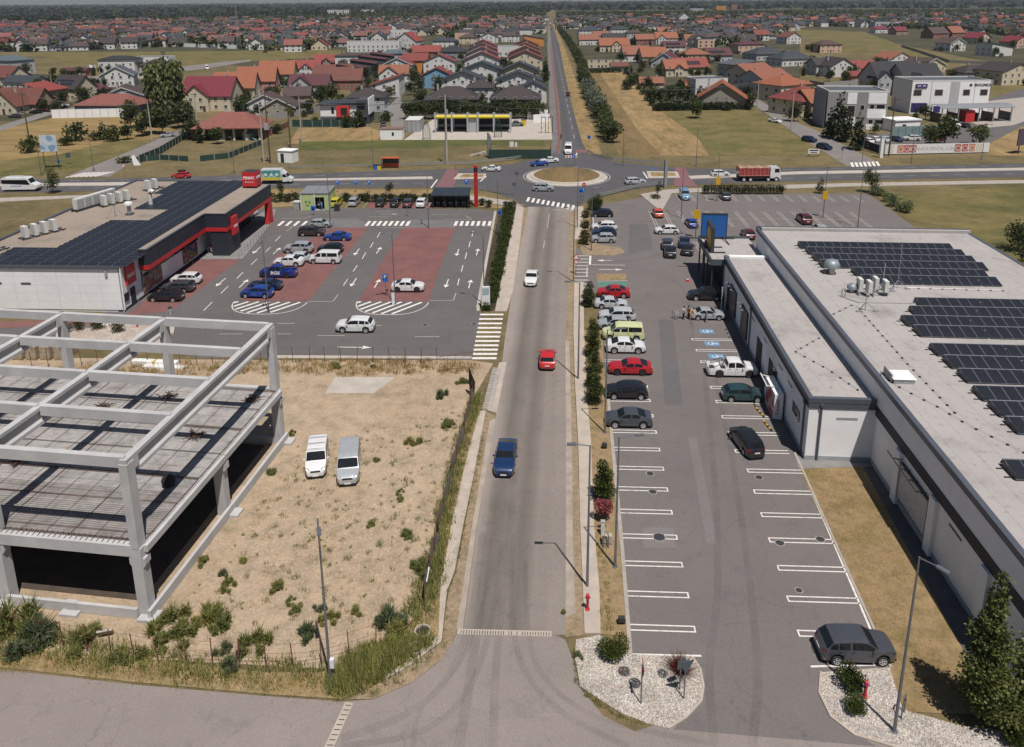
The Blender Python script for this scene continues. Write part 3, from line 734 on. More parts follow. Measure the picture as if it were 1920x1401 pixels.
asphalt('asphalt_patch',(.125,.118,.118),.1,None,.5,False);asphalt('asphalt_patch_light',(.175,.16,.156),.1,None,.5,False)
for pg,m_ in(([(1205,990),(1262,990),(1268,1028),(1206,1028)],'asphalt_patch_light'),([(1290,820),(1306,820),(1345,1020),(1325,1020)],'asphalt_patch_light'),([(1235,600),(1262,600),(1280,760),(1246,760)],'asphalt_patch'),([(1180,420),(1215,420),(1225,470),(1178,475)],'asphalt_patch')):sheet('asphalt_patch',pg,.034,m_)

# ================================================================ VEHICLES
MG={}
plain('glass2',(0.012,0.014,0.017),0.06,0,0.1,1,spec=0.4)
plain('glass_screen',(0.014,0.017,0.02),0.06,0,0.3,1.3,spec=0.45)
plain('tyre_rubber',(0.018,0.018,0.02),0.85,0,0.2,4)
plain('rim_alloy',(0.62,0.62,0.63),0.35,0.2,0.2,4)
plain('rim_dark',(0.07,0.07,0.075),0.4,0.5,0.2,4)
plain('trim',(0.02,0.02,0.022),0.6,0,0.2,3)
plain('plate_white',(0.75,0.75,0.72),0.5,0,0.05)
plain('lamp_clear',(0.62,0.64,0.66),0.15,0.3,0.15,6)
plain('lamp_red',(0.30,0.012,0.015),0.2,0,0.2,6)
plain('chrome',(0.55,0.56,0.58),0.2,0.9,0.1)
PAINT=dict(white=((0.72,0.72,0.72),0),black=((0.012,0.012,0.014),0.0),darkgrey=((0.05,0.052,0.058),0.3),grey=((0.17,0.175,0.185),0.4),silver=((0.42,0.44,0.46),0.5),
 lightsilver=((0.55,0.57,0.59),0.4),red=((0.42,0.012,0.018),0),brightred=((0.55,0.02,0.02),0),orange=((0.56,0.07,0.025),0),darkred=((0.10,0.008,0.012),0.2),blue=((0.012,0.055,0.28),0.2),darkblue=((0.014,0.028,0.075),0.3),
 navy=((0.012,0.035,0.11),0.35),skyblue=((0.16,0.30,0.46),0.1),teal=((0.022,0.06,0.065),0.4),brown=((0.05,0.03,0.028),0.3),yellow=((0.60,0.52,0.02),0),paleyellow=((0.62,0.66,0.36),0),greygreen=((0.12,0.16,0.16),0.3),gunmetal=((0.07,0.076,0.09),0.5),pickupblue=((0.008,0.03,0.19),0.1))
for k,(c,mt)in PAINT.items():paint('paint_'+k,c,mt*.35)
# length, width, height, wheel radius, front axle, rear axle (from the nose), top profile (fraction of length, fraction of height), cabin glass: cowl, roof front, roof rear, glass rear end
TYPES={
 'hatch':dict(L=4.1,W=1.77,H=1.47,r=.31,ax=(.80,3.38),top=[(0,.38),(.008,.46),(.05,.56),(.13,.61),(.26,.675),(.43,.965),(.55,1),(.72,.985),(.84,.93),(.955,.66),(.985,.58),(1,.4)],g=(.265,.43,.84,.95),belt=(.63,.67)),
 'suv':dict(L=4.45,W=1.85,H=1.65,r=.35,ax=(.88,3.6),top=[(0,.40),(.008,.52),(.05,.60),(.13,.64),(.255,.69),(.40,.965),(.52,1),(.74,.985),(.86,.945),(.955,.66),(.985,.56),(1,.4)],g=(.26,.40,.86,.95),belt=(.64,.68)),
 'sedan':dict(L=4.6,W=1.80,H=1.46,r=.32,ax=(.88,3.6),top=[(0,.38),(.008,.46),(.05,.55),(.13,.61),(.27,.665),(.42,.965),(.53,1),(.66,.975),(.84,.715),(.96,.70),(.99,.6),(1,.4)],g=(.275,.42,.68,.83),belt=(.63,.66)),
 'liftback':dict(L=4.69,W=1.83,H=1.47,r=.33,ax=(.90,3.6),top=[(0,.38),(.008,.47),(.05,.56),(.13,.62),(.30,.675),(.44,.965),(.54,1),(.70,.97),(.91,.715),(.97,.69),(.99,.6),(1,.4)],g=(.305,.44,.72,.90),belt=(.63,.67)),
 'wagon':dict(L=4.6,W=1.79,H=1.48,r=.32,ax=(.88,3.55),top=[(0,.38),(.008,.46),(.05,.55),(.13,.61),(.265,.665),(.41,.96),(.52,1),(.78,.98),(.88,.94),(.965,.66),(.99,.56),(1,.4)],g=(.27,.41,.88,.96),belt=(.63,.67)),
 'coupe_suv':dict(L=4.55,W=1.84,H=1.58,r=.36,ax=(.90,3.62),top=[(0,.40),(.008,.50),(.05,.59),(.13,.64),(.26,.69),(.41,.965),(.53,1),(.66,.975),(.88,.75),(.965,.71),(.99,.58),(1,.4)],g=(.265,.41,.68,.87),belt=(.65,.70)),
 'minivan':dict(L=4.55,W=1.82,H=1.68,r=.33,ax=(.86,3.6),top=[(0,.36),(.008,.44),(.05,.54),(.11,.59),(.20,.66),(.38,.955),(.50,1),(.80,.985),(.90,.94),(.97,.60),(.99,.52),(1,.36)],g=(.205,.38,.90,.965),belt=(.60,.62)),
 'van':dict(L=4.9,W=1.92,H=1.92,r=.34,ax=(.86,3.95),top=[(0,.34),(.008,.42),(.05,.49),(.11,.54),(.19,.60),(.32,.945),(.40,1),(.90,.99),(.955,.96),(.985,.60),(1,.3)],g=(.195,.32,.95,.985),belt=(.58,.60)),
 'small_van':dict(L=4.35,W=1.82,H=1.85,r=.32,ax=(.82,3.5),top=[(0,.34),(.008,.42),(.05,.49),(.11,.54),(.22,.61),(.37,.945),(.45,1),(.92,.985),(.965,.94),(.988,.6),(1,.3)],g=(.225,.37,.95,.985),belt=(.58,.60)),
 'panel_van':dict(L=5.6,W=2.0,H=2.55,r=.36,ax=(.95,4.4),top=[(0,.26),(.008,.33),(.05,.40),(.12,.44),(.18,.48),(.30,.90),(.37,1),(.95,.995),(.985,.95),(.995,.5),(1,.25)],g=(.185,.30,.99,.995),belt=(.50,.50)),
 'convertible':dict(L=4.3,W=1.8,H=1.38,r=.32,ax=(.85,3.4),top=[(0,.40),(.008,.48),(.05,.57),(.13,.62),(.29,.68),(.41,.97),(.43,.97),(.44,.62),(.70,.62),(.72,.73),(.95,.71),(.99,.6),(1,.4)],g=(.295,.41,.42,.43),belt=(.66,.69)),
 'pickup':dict(L=5.3,W=1.87,H=1.80,r=.39,ax=(.95,4.1),top=[(0,.40),(.008,.52),(.05,.60),(.12,.635),(.235,.67),(.345,.965),(.42,1),(.565,.985),(.60,.93),(.632,.60),(.645,.60),(.65,.36),(.965,.36),(.97,.60),(.99,.59),(1,.4)],g=(.24,.345,.60,.628),belt=(.62,.60)),
}
def interp(pts,x):
 if x<=pts[0][0]:return pts[0][1]
 for(a,b),(c,d)in zip(pts,pts[1:]):
  if x<=c:return b+(d-b)*(x-a)/max(c-a,1e-9)
 return pts[-1][1]
class Car:
 """one body shape: surface function and its meshes"""
 def __init__(s,key):
  s.key=key;t=TYPES[key];s.t=t;s.L,s.W,s.H=t['L'],t['W'],t['H'];s.m={}
 def top(s,u):return interp(s.t['top'],u)*s.H
 def belt(s,u):
  t=s.t;b=(t['belt'][0]+(t['belt'][1]-t['belt'][0])*u)*s.H
  if s.key=='pickup' and .645<u<.97:return .60*s.H
  return min(b,s.top(u)-.012)
 def hw(s,u):
  e=abs(2*u-1);k=1-(.13*e**4+.16*e**16 if u<.5 else .09*e**5+.12*e**18);return s.W/2*k
 def zb(s,u):
  x=u*s.L;z0=.20+.05*abs(2*u-1)**4;rr=s.t['r'];Ra=rr+.065
  for a in s.t['ax']:
   if abs(x-a)<Ra:z0=max(z0,rr+sqrt(max(0,Ra*Ra-(x-a)**2)))
  return z0
 def roofw(s,u):
  h=(s.top(u)-s.belt(u))/s.H
  if s.key=='pickup' and .645<u<.97:return s.hw(u)*.86
  if s.key=='convertible' and .43<u<.72:return s.hw(u)*.84
  return s.hw(u)*(.955-(.52 if s.key not in('van','panel_van','small_van')else .25)*max(0,h))
 def ring(s,u):
  w,zb,bl,tp,rw=s.hw(u),s.zb(u),s.belt(u),s.top(u),s.roofw(u)
  lo=min(zb+.10,bl-.05);mid=max(lo+.02,min(.42*s.H,bl-.03))
  crown=.035 if tp>bl+.1 else .025
  if s.key=='pickup' and .645<u<.97:crown=0
  return[(0,zb),(w*.84,zb),(w*.975,lo),(w,mid),(w*.985,(mid+bl)/2+.02),(w*.955,bl),(rw,tp-crown),(rw*.86,tp-.008 if crown else tp),(rw*.4,tp),(0,tp)]
 def X(s,u):return s.L/2-u*s.L
 def body(s):
  if 'body' in s.m:return s.m['body']
  us=set(u for u,_ in s.t['top'])
  for a in s.t['ax']:
   Ra=s.t['r']+.065
   for k in range(9):
    us.add((a+Ra*cos(pi*k/8))/s.L)
   us.add((a-Ra-.004)/s.L);us.add((a+Ra+.004)/s.L)
  for k in range(1,20):us.add(k/20)
  us=sorted(u for u in us if 0<=u<=1);mb=MB();rings=[]
  for u in us:
   r_=s.ring(u);full=[(s.X(u),y,z)for y,z in r_]+[(s.X(u),-y,z)for y,z in r_[-2:0:-1]];rings.append(full)
  n=len(rings[0]);vs=[p for r_ in rings for p in r_];fs=[]
  for i in range(len(rings)-1):
   for k in range(n):fs.append((i*n+k,i*n+(k+1)%n,(i+1)*n+(k+1)%n,(i+1)*n+k))
  fs+=[tuple(range(n-1,-1,-1)),tuple(range(len(vs)-n,len(vs)))]
  mb.add(vs,fs);s.m['body']=mb.mesh('body','paint_white',42);return s.m['body']
 def pt_side(s,u,t,sgn,off):
  r_=s.ring(u);a,b=r_[5],r_[6]
  y=a[0]+(b[0]-a[0])*t;z=a[1]+(b[1]-a[1])*t
  ny,nz=(b[1]-a[1]),-(b[0]-a[0]);l=hypot(ny,nz)or 1
  return(s.X(u),sgn*(y+ny/l*off),z+nz/l*off)
 def side_glass(s,sgn):
  k='side%d'%sgn
  if k in s.m:return s.m[k]
  c,rf,rr,ge=s.t['g'];mb=MB()
  if s.key=='panel_van':segs=[(c+.05,c+.20)]
  elif s.key=='van':segs=[(c+.04,c+.215),(c+.25,.60),(.62,.93)]
  elif s.key=='small_van':segs=[(c+.05,.46),(.49,.68),(.71,.93)]
  elif s.key=='pickup':segs=[(c+.04,.455),(.475,.60)]
  elif s.key=='convertible':segs=[]
  else:
   m=(rf+rr)/2+.0;e=min(rr+.045,ge-.02);segs=[(c+.055,m-.012),(m+.012,rr-.07),(rr-.055,e)]if s.key in('wagon','suv','minivan')else[(c+.055,m-.012),(m+.012,e)]
  for a,b in segs:
   N=6
   for i in range(N):
    u0,u1=a+(b-a)*i/N,a+(b-a)*(i+1)/N
    h0,h1=s.top(u0)-s.belt(u0),s.top(u1)-s.belt(u1)
    if min(h0,h1)<.13:continue
    lo,hi=.10,.86
    q=[s.pt_side(u0,lo,sgn,.008),s.pt_side(u1,lo,sgn,.008),s.pt_side(u1,hi,sgn,.008),s.pt_side(u0,hi,sgn,.008)]
    mb.quad(*(q if sgn<0 else q[::-1]))
  s.m[k]=mb.mesh('side_window','glass2')if mb.f else None
  return s.m[k]
 def strip_glass(s,u0,u1,key,mat):
  if key in s.m:return s.m[key]
  mb=MB();N=4
  a=[u0+(u1-u0)*(.06+.86*i/N)for i in range(N+1)]
  for i in range(N):
   row=[]
   for u in(a[i],a[i+1]):
    r_=s.ring(u);dz=(s.top(u1)-s.top(u0));dx=s.X(u1)-s.X(u0);l=hypot(dx,dz);nx,nz=(-dz/l,dx/l)
    if nz<0:nx,nz=-nx,-nz
    row.append([(s.X(u)+nx*.009,y,z+nz*.009)for y,z in((r_[6][0]*.95,r_[6][1]+.005),(r_[7][0]*.97,r_[7][1]),(r_[8][0],r_[8][1]),(-r_[8][0],r_[8][1]),(-r_[7][0]*.97,r_[7][1]),(-r_[6][0]*.95,r_[6][1]+.005))])
   for k in range(5):mb.quad(row[0][k],row[1][k],row[1][k+1],row[0][k+1])
  s.m[key]=mb.mesh(key,MATS[mat]);return s.m[key]
 def wheel(s,dark):
  k='tyre'
  if k not in s.m:
   r_=s.t['r'];w=.105
   mb=MB();mb.lathe([(r_*.62,-w),(r_*.93,-w),(r_,-w*.75),(r_,w*.75),(r_*.93,w),(r_*.62,w),(r_*.6,w*.6)],18,'y');s.m[k]=mb.mesh('tyre','tyre_rubber',40)
   mb=MB();mb.lathe([(r_*.66,w+.004),(r_*.58,w+.004),(r_*.56,w-.03),(.001,w-.045)],18,'y')
   for i in range(5):
    a=2*pi*i/5;q=[(r_*.12,-.5),(r_*.60,-.35),(r_*.60,.35),(r_*.12,.5)]
    vs=[]
    for d,o in q:
     x=d*cos(a)-o*.16*r_*sin(a)*1.6;z=d*sin(a)+o*.16*r_*cos(a)*1.6;vs.append((x,w+.006,z))
    mb.quad(*vs[::-1])
   s.m['rim']=mb.mesh('rim','rim_alloy')
   mb=MB();mb.lathe([(r_*.57,w-.012),(.001,w-.02)],18,'y');s.m['hub']=mb.mesh('hub','trim')
  return s.m['tyre'],s.m['rim']
 def bits(s):
  if 'head' in s.m:return
  L,W,H=s.L,s.W,s.H
  def patch(u,y0,y1,z0,z1,front):
   """a lamp wrapped on the body's corner"""
   mb=MB();vs=[]
   x=(L/2+.012)if front else(-L/2-.012)
   w=s.hw(u);xs=s.X(u)
   sg=1 if y1>0 else-1
   mb.add([(x-(.03 if front else-.03),y0,z0),(xs+.02*(1 if front else-1),sg*(w+.006),z0+.02),(xs,sg*(w+.004),z1),(x-(.05 if front else-.05),y0,z1-.01)],[(0,1,2,3),(3,2,1,0)])
   return mb
  big=s.key in('van','small_van','panel_van','minivan')
  s.m['head']=[patch(.10,sg*W*.26,sg,H*(.36 if s.key=='panel_van' else .44),H*(.42 if s.key=='panel_van' else .53),True).mesh('headlight','lamp_clear')for sg in(-1,1)]
  s.m['tail']=[patch(.955,sg*W*.33,sg,H*(.40 if big else .50),H*(.66 if big else .63),False).mesh('taillight','lamp_red')for sg in(-1,1)]
  s.m['plate']=BX(0,0,0,.02,.50,.11).mesh('number_plate','plate_white')
  s.m['grille']=BX(0,0,0,.03,W*.44,H*.075).mesh('grille','trim')
  mb=MB();mb.box(L/2-.02,0,.27,.10,W*.72,.12);s.m['bumper_f']=mb.mesh('bumper','trim')
  mb=MB();mb.box(-L/2+.02,0,.30,.10,W*.76,.13);s.m['bumper_r']=mb.mesh('bumper','trim')
  mb=MB();mb.box(0,0,0,.14,.16,.12);mb.box(0,-.02,.0,.10,.1,.06);s.m['mirror']=mb.mesh('mirror','paint_white')
  mb=MB();u0,u1=s.t['g'][1]+.04,s.t['g'][2]-.02
  for sg in(-1,1):
   pts=[]
   for i in range(6):
    u=u0+(u1-u0)*i/5;r_=s.ring(u);pts.append((s.X(u),sg*r_[7][0],r_[7][1]+.045))
   mb.tube(pts,.016,5)
  s.m['rail']=mb.mesh('roof_rail','chrome')
  # door seams and handles, both sides
  mb=MB();c,rf,rr,ge=s.t['g']
  m=(rf+rr)/2;us=[c+.035,m,min(rr+.0,.80)]if s.key not in('panel_van','pickup')else([c+.03,c+.22]if s.key=='panel_van' else[c+.03,.465,.61])
  for sg in(-1,1):
   for u in us:
    r_=s.ring(u)
    for(y0,z0),(y1,z1)in zip(r_[2:5],r_[3:6]):
     x=s.X(u);q=[(x-.007,sg*(y0+.004),z0),(x+.007,sg*(y0+.004),z0),(x+.007,sg*(y1+.004),z1),(x-.007,sg*(y1+.004),z1)]
     mb.quad(*q);mb.quad(*q[::-1])
   for u in us[1:]:
    r_=s.ring(u-.03);mb.box(s.X(u-.03),sg*(r_[4][0]+.012),r_[5][1]-.07,.16,.02,.025)
  s.m['seam']=mb.mesh('door_seam','trim')
CARS={k:Car(k)for k in TYPES}
def vehicle(key,px,py,heading,colour,label,cat='car',group=None,detail=2,rails=False,dark_rims=False,sc=1.0,z=0.03,name=None):
 """px, py: the photo pixel of the middle of the footprint; heading in degrees (0 = +X, 90 = away along the road)"""
 s=CARS[key];s.bits();c=G(px,py);pm=MATS['paint_'+colour]
 t=thing(name or('parked_car' if cat=='car' else cat.replace(' ','_')),label,cat,(c.x,c.y,z),rad(heading),group)
 t.scale=(sc,sc,sc)
 link('body',s.body(),t,mat=pm)
 c0,rf,rr,ge=s.t['g']
 link('windscreen',s.strip_glass(c0,rf,'windscreen','glass_screen'),t)
 if key!='convertible' and key!='panel_van':link('rear_window',s.strip_glass(rr,ge,'rear_window','glass2'),t)
 for sg in(-1,1):
  me=s.side_glass(sg)
  if me:link('side_window',me,t)
 ty,rm=s.wheel(dark_rims)
 for a in s.t['ax']:
  for sg in(-1,1):
   w=link('wheel',ty,t,(s.L/2-a,sg*(s.hw(a/s.L)-.115),s.t['r']),0 if sg>0 else pi)
   if detail>0:link('rim',rm,w,mat='rim_dark' if dark_rims else 'rim_alloy')
   if detail>1:link('hub',s.m['hub'],w)
 for i in(0,1):
  link('headlight',s.m['head'][i],t);link('taillight',s.m['tail'][i],t)
 if detail>0:
  link('number_plate',s.m['plate'],t,(s.L/2+.035,0,.36));link('number_plate',s.m['plate'],t,(-s.L/2-.035,0,s.H*(.34 if key in('van','panel_van')else .44)))
  link('grille',s.m['grille'],t,(s.L/2-.0,0,s.H*(.40 if key!='panel_van' else .31)))
  link('bumper',s.m['bumper_f'],t);link('bumper',s.m['bumper_r'],t)
  u=c0+.075
  for sg in(-1,1):link('mirror',s.m['mirror'],t,(s.X(u),sg*(s.hw(u)+.08),s.belt(u)+.06),mat=pm)
  stuff(link('door_seam',s.m['seam'],t))
 if rails:link('roof_rail',s.m['rail'],t)
 return t
V=vehicle
ME,AWAY=-89.2,90.8
# --- on the road and in the roundabout
t=V('liftback',948.5,868,-92,'navy','dark blue saloon car driving towards us on the main road')
V('hatch',1026.5,681,89,'brightred','red hatchback driving away on the main road')
V('coupe_suv',997,529,-94,'white','white crossover driving towards us on the main road')
V('suv',1018.5,358,-2,'silver','silver sport utility car entering the near side of the roundabout',rails=True)
V('sedan',921,321,176,'white','white saloon leaving the roundabout towards the left')
V('convertible',1011,311,200,'blue','blue convertible with its top down at the back of the roundabout')
V('sedan',1030,305,195,'white','white saloon half hidden behind the brown roundabout mound')
V('panel_van',1065.5,287,-93,'white','tall white van coming to the roundabout from the avenue','van',name='panel_van')
V('wagon',1191,345,8,'lightsilver','silver estate car leaving the roundabout to the right by the guardrail')
V('suv',1350,331,3,'white','small white sport utility car behind the red dump truck',sc=.93)
c_red=V('hatch',340,334,183,'brightred','red hatchback with a dark roof box on the highway')
put('roof_box',BB(-1.0,.5,-.4,.4,1.50,1.86),'trim',c_red)
# --- shop car park
V('sedan',312,563,181,'black','black saloon, nearest of three cars by the discount shop wall')
V('wagon',334,546,181,'darkgrey','dark grey estate, middle of three cars by the discount shop wall',rails=True)
V('suv',350,531,181,'white','white crossover, farthest of three cars by the discount shop wall',sc=.95)
V('hatch',483,556,178,'blue','bright blue hatchback beside the hatched end of the left paver bay',sc=1.06)
V('liftback',498,542,180,'darkblue','dark blue car behind the bright blue hatchback')
bgs=V('pickup',523,518.5,179,'pickupblue','blue pickup truck with white letters BGS on the door','pickup truck',name='pickup_truck',dark_rims=True)
text('lettering','BGS',0.62,'plate_white',bgs,(.15,CARS['pickup'].W/2+.012,.82),(rad(90),0,rad(180)),stretch=1.25,bold=.02)
V('coupe_suv',542,498,181,'white','white fastback crossover behind the blue pickup')
V('hatch',556,490,180,'lightsilver','pale silver hatchback between two crossovers on the left bay')
V('suv',560,473,180,'silver','silver seven seat sport utility with dark tailgate in the left bay',rails=True,sc=1.05)
V('minivan',585,441.5,1,'brown','dark brown minivan with silver trim facing right')
V('hatch',602,425.5,1,'silver','silver hatchback beyond the dark brown minivan',sc=.97)
V('sedan',633,450,181,'blue','blue saloon beside the dark brown minivan')
V('hatch',620,472,181,'black','black hatchback partly behind the white passenger van')
V('van',610,492.5,180,'white','white passenger van with dark windows on the left paver bay','van',name='passenger_van')
V('coupe_suv',765,545,1,'white','white coupe crossover alone on the red paver bay',dark_rims=True)
V('suv',667,620,181,'white','white sport utility with tall red tail lamps crossing the shop car park',sc=1.04)
V('small_van',631,386,88,'yellow','yellow small van in the back row beside the recycling container','van',name='small_van',sc=.93)
V('minivan',665,384,89,'silver','silver people carrier in the back row of the shop car park',sc=.95)
V('hatch',715,385,90,'black','black hatchback, leftmost of the dark cars in the back row')
V('suv',742,385.5,90,'black','black crossover in the middle of the dark cars in the back row',sc=.95)
V('hatch',766,386,90,'darkgrey','dark grey hatchback next to the white car in the back row',sc=1.03)
V('suv',791.5,386,88,'white','white sport utility in the back row near the trolley shelter',sc=.98)
# --- right-hand car park, row along the road
V('hatch',1128.5,406,181,'black','black hatchback at the far end of the row by the road')
V('wagon',1132,431,181,'white','white estate car in the far row by the road',rails=True)
V('hatch',1133,441.5,181,'darkblue','dark blue hatchback between a white and a silver car')
V('suv',1130.5,454,181,'silver','silver compact car at the near end of the far row',sc=.92)
V('coupe_suv',1150,556,179,'red','red crossover next to the green charging bay',sc=.97)
V('sedan',1145,576,0,'lightsilver','silver saloon facing right beside the red crossover',sc=.95)
V('wagon',1157,599,180,'lightsilver','white and silver estate car behind the pale yellow van',rails=True)
V('hatch',1152,615,180,'silver','silver blue hatchback hidden behind the pale yellow van')
yv=V('van',1168,635,178,'paleyellow','pale yellow emergency van with an open window','van',name='emergency_van')
V('coupe_suv',1172.5,658.5,0,'white','white electric crossover next to the pale yellow van',sc=.99)
V('liftback',1181,698.5,180,'red','red fastback saloon in the row by the road',dark_rims=True)
V('hatch',1174,743,180,'black','black hatchback between the red fastback and the dark grey crossover',sc=1.04)
V('coupe_suv',1178,796,180,'gunmetal','dark grey crossover, nearest car in the row by the road',sc=.96)
# --- right-hand car park, along the building
V('suv',1601,1228,1,'gunmetal','dark grey sport utility parked alone by the gravel island',sc=1.0)
V('minivan',1398.5,838,101,'black','black minivan parked askew in a lawn side bay',sc=.96)
V('hatch',1392,748.5,0,'teal','dark teal hatchback below the white pickup truck')
pk=V('pickup',1371,702,0,'white','white pickup truck with a black roll bar facing the building','pickup truck',name='pickup_truck',dark_rims=True)
mb=MB();
for sg in(-1,1):mb.tube([(-.95,sg*.66,1.08),(-1.0,sg*.66,1.62),(-2.1,sg*.74,1.12)],.035,6)
mb.tube([(-1.0,-.66,1.62),(-1.0,.66,1.62)],.035,6);put('roll_bar',mb,'trim',pk)
put('bed_liner',BB(-2.42,-.82,-.74,.74,.655,.68),'trim',pk)
op=V('sedan',1325,597,0,'silver','silver saloon with its rear door open and people beside it',sc=.95)
mb=MB();mb.box(-.32,-1.25,.62,.06,.95,.62,rad(0));mb.box(-.32,-1.25,1.12,.04,.8,.4);put('open_door',mb,'paint_silver',op)
V('coupe_suv',1322,561,180,'black','black crossover behind the silver saloon with the open door')
V('hatch',1290,474,76,'black','glossy black car near the blue sign tower',sc=1.06)
V('hatch',1256.5,478,82,'black','black car nearest in the middle row of the right car park',sc=1.06)
V('suv',1251,464,82,'darkgrey','dark grey car in front of the white hatchback',sc=.95)
V('hatch',1250,438,180,'white','white hatchback crossing the right car park')
V('hatch',1233,405,91,'orange','orange red hatchback at the left end of the middle bays')
V('hatch',1296,424,95,'blue','blue small car with a bright rear window in the middle bays',sc=.95)
V('small_van',1350,421,90,'white','white delivery van in the middle bays','van',name='small_van')
V('suv',1507,417,91,'darkred','dark red sport utility in the middle bays of the right car park')
V('small_van',1283,372,-91,'skyblue','light blue van by the entrance crossing','van',name='small_van')
V('hatch',1359,373,90,'darkgrey','dark grey hatchback in the far bays under the yellow sign')
V('sedan',1283,460,80,'darkblue','dark blue car partly hidden by the blue and yellow sign')
V('hatch',1344,443,90,'white','white car whose roof shows beyond the canopy',detail=1)
V('hatch',1402,445,90,'darkred','maroon car whose roof shows beside the blue sign panel',detail=1)
V('hatch',1537,436,90,'silver','silver car whose roof shows behind the far building edge',detail=1)
# --- sand lot
dv=V('small_van',596,872,-78,'white','white small van with roof bars on the sand lot','van',name='small_van')
mb=MB()
for x in(.55,-.35,-1.3):mb.tube([(x,-.72,1.92),(x,.72,1.92)],.025,5)
put('roof_bar',mb,'chrome',dv)
V('van',655.5,882,-79,'silver','silver passenger van on the sand lot','van',name='passenger_van')
# --- far cars
for a in(('wagon',315,257,215,'silver','silver blue car on the narrow lane by the trees'),('sedan',118,201,175,'white','white saloon behind the white garden wall'),
          ('sedan',68,213,178,'black','black car on the left street by the tan house'),('hatch',82,210,178,'darkred','dark maroon car behind the black one on the left street'),
          ('hatch',28,221,178,'darkgrey','dark car at the left edge of the street'),('sedan',719,238,100,'black','black car on the alley beside the small white booth'),
          ('hatch',725,224,100,'yellow','small yellow car at the alley beside the modern house'),('pickup',966,237,10,'greygreen','grey green pickup at the end of the car wash'),
          ('suv',1065,180,-93,'darkred','dark red car coming down the avenue'),('hatch',1046,84,-93,'grey','grey car far up the avenue'),
          ('panel_van',1032,45,-93,'white','white van at the far end of the avenue'),('hatch',1034,56,-93,'black','small dark car near the far end of the avenue'),
          ('sedan',1452.5,230,-55,'white','white car coming down the right hand street'),('suv',1517,266,-58,'darkblue','dark blue car higher up at the right street corner'),
          ('suv',1545,280,-62,'darkblue','dark blue car nearest the highway on the right street'),
          ('hatch',1627,268,100,'white','white car, leftmost in the clinic car park'),('hatch',1639,265,100,'white','white car, second in the clinic car park row'),
          ('suv',1657,266,100,'lightsilver','silver white car in the middle of the clinic car park row'),('sedan',1680,265,-80,'darkblue','dark blue car in the clinic car park row'),
          ('suv',1709,264,170,'white','white car standing apart in the clinic car park'),('suv',1703,252,170,'red','red car by the white clinic hut'),
          ('hatch',1724,252,150,'grey','grey car between the red car and the glass fence'),('suv',1738,245,130,'black','black car by the glass fence of the clinic'),
          ('hatch',1758,264,170,'darkred','dark red car half hidden by a clinic tree'),('panel_van',1786,238,-80,'white','white minibus by the grey car wash'),
          ('hatch',1807,239,100,'black','black car beside the white minibus at the grey car wash'),
          ('panel_van',171,130,178,'white','white van, left of two at the edge of the far field'),('panel_van',192,131,178,'white','white van, right of two at the edge of the far field'),
          ('panel_van',388,130,-60,'white','white van on the lane before the orange roofed houses'),('hatch',497,99,178,'darkred','dark red car before the far red roofed houses')):
 V(*a,cat='van' if a[0]=='panel_van' else 'car',detail=0,name='panel_van' if a[0]=='panel_van' else None)

# --- dump truck
paint('truck_red',(0.34,0.03,0.03),0,.45);plain('tarpaulin',(0.32,0.22,0.14),0.9,0,0.3,1.0);plain('chassis',(0.03,0.026,0.026),0.8,0,0.3,2)
t=TP('dump_truck','red tipper truck with a white cab on the highway','truck',1420,338.5,.03,rad(3.5))
mb=MB();mb.sweep([(-1.25,1.35),(1.25,1.35),(1.32,3.05),(-1.32,3.05)],'x',-4.5,2.1);put('tipper_body',mb,'truck_red',t)
mb=MB()
for k in range(8):mb.bb(-4.3+k*.88,-4.2+k*.88,-1.36,1.36,1.4,3.0)
mb.bb(-4.55,2.15,-1.37,1.37,1.28,1.40);put('body_rib',mb,paint('truck_pink',(.5,.2,.18),0,.5),t)
mb=MB();N=12
for i in range(N):
 x0,x1=-4.5+6.6*i/N,-4.5+6.6*(i+1)/N;h0,h1=3.07+.14*sin(i*1.7),3.07+.14*sin((i+1)*1.7)
 mb.add([(x0,-1.36,3.0),(x1,-1.36,3.0),(x1,-.7,h1+.1),(x0,-.7,h0+.1),(x0,.7,h0+.12),(x1,.7,h1+.12),(x0,1.36,3.0),(x1,1.36,3.0)],[(0,1,2,3),(3,2,5,4),(4,5,7,6)])
put('tarpaulin',mb,'tarpaulin',t)
mb=MB();mb.sweep([(2.35,.75),(4.6,.75),(4.72,1.5),(4.62,2.0),(4.3,3.05),(2.45,3.15),(2.35,2.9)],'y',-1.22,1.22);cab=put('cab',mb,'paint_white',t)
put('windscreen',QD((4.65,-1.05,2.02),(4.65,1.05,2.02),(4.36,1.0,2.92),(4.36,-1.0,2.92)),'glass2',cab)
for sg in(-1,1):put('side_window',QD((4.4,sg*1.23,2.0),(3.3,sg*1.23,2.0),(3.3,sg*1.23,2.85),(4.25,sg*1.23,2.85)).quad((4.25,sg*1.231,2.85),(3.3,sg*1.231,2.85),(3.3,sg*1.231,2.0),(4.4,sg*1.231,2.0)),'glass2',cab)
put('chassis',BB(-4.6,4.5,-.5,.5,.75,1.25).bb(-2.2,2.3,-1.2,1.2,.7,1.0),'chassis',t)
put('bumper',BB(4.5,4.8,-1.22,1.22,.45,.9),'paint_white',t)
wm=LT([(.3,-.16),(.5,-.16),(.53,-.1),(.53,.1),(.5,.16),(.3,.16),(.26,.08),(.001,.1)],18,'y').mesh('wheel','tyre_rubber',40);rm=LT([(.30,.165),(.24,.1),(.1,.12),(.001,.18)],14,'y').mesh('rim','rim_alloy')
for x in(3.75,2.0,-1.9,-3.35):
 for sg in(-1,1):w=link('wheel',wm,t,(x,sg*1.08,.53),0 if sg>0 else pi);link('rim',rm,w)
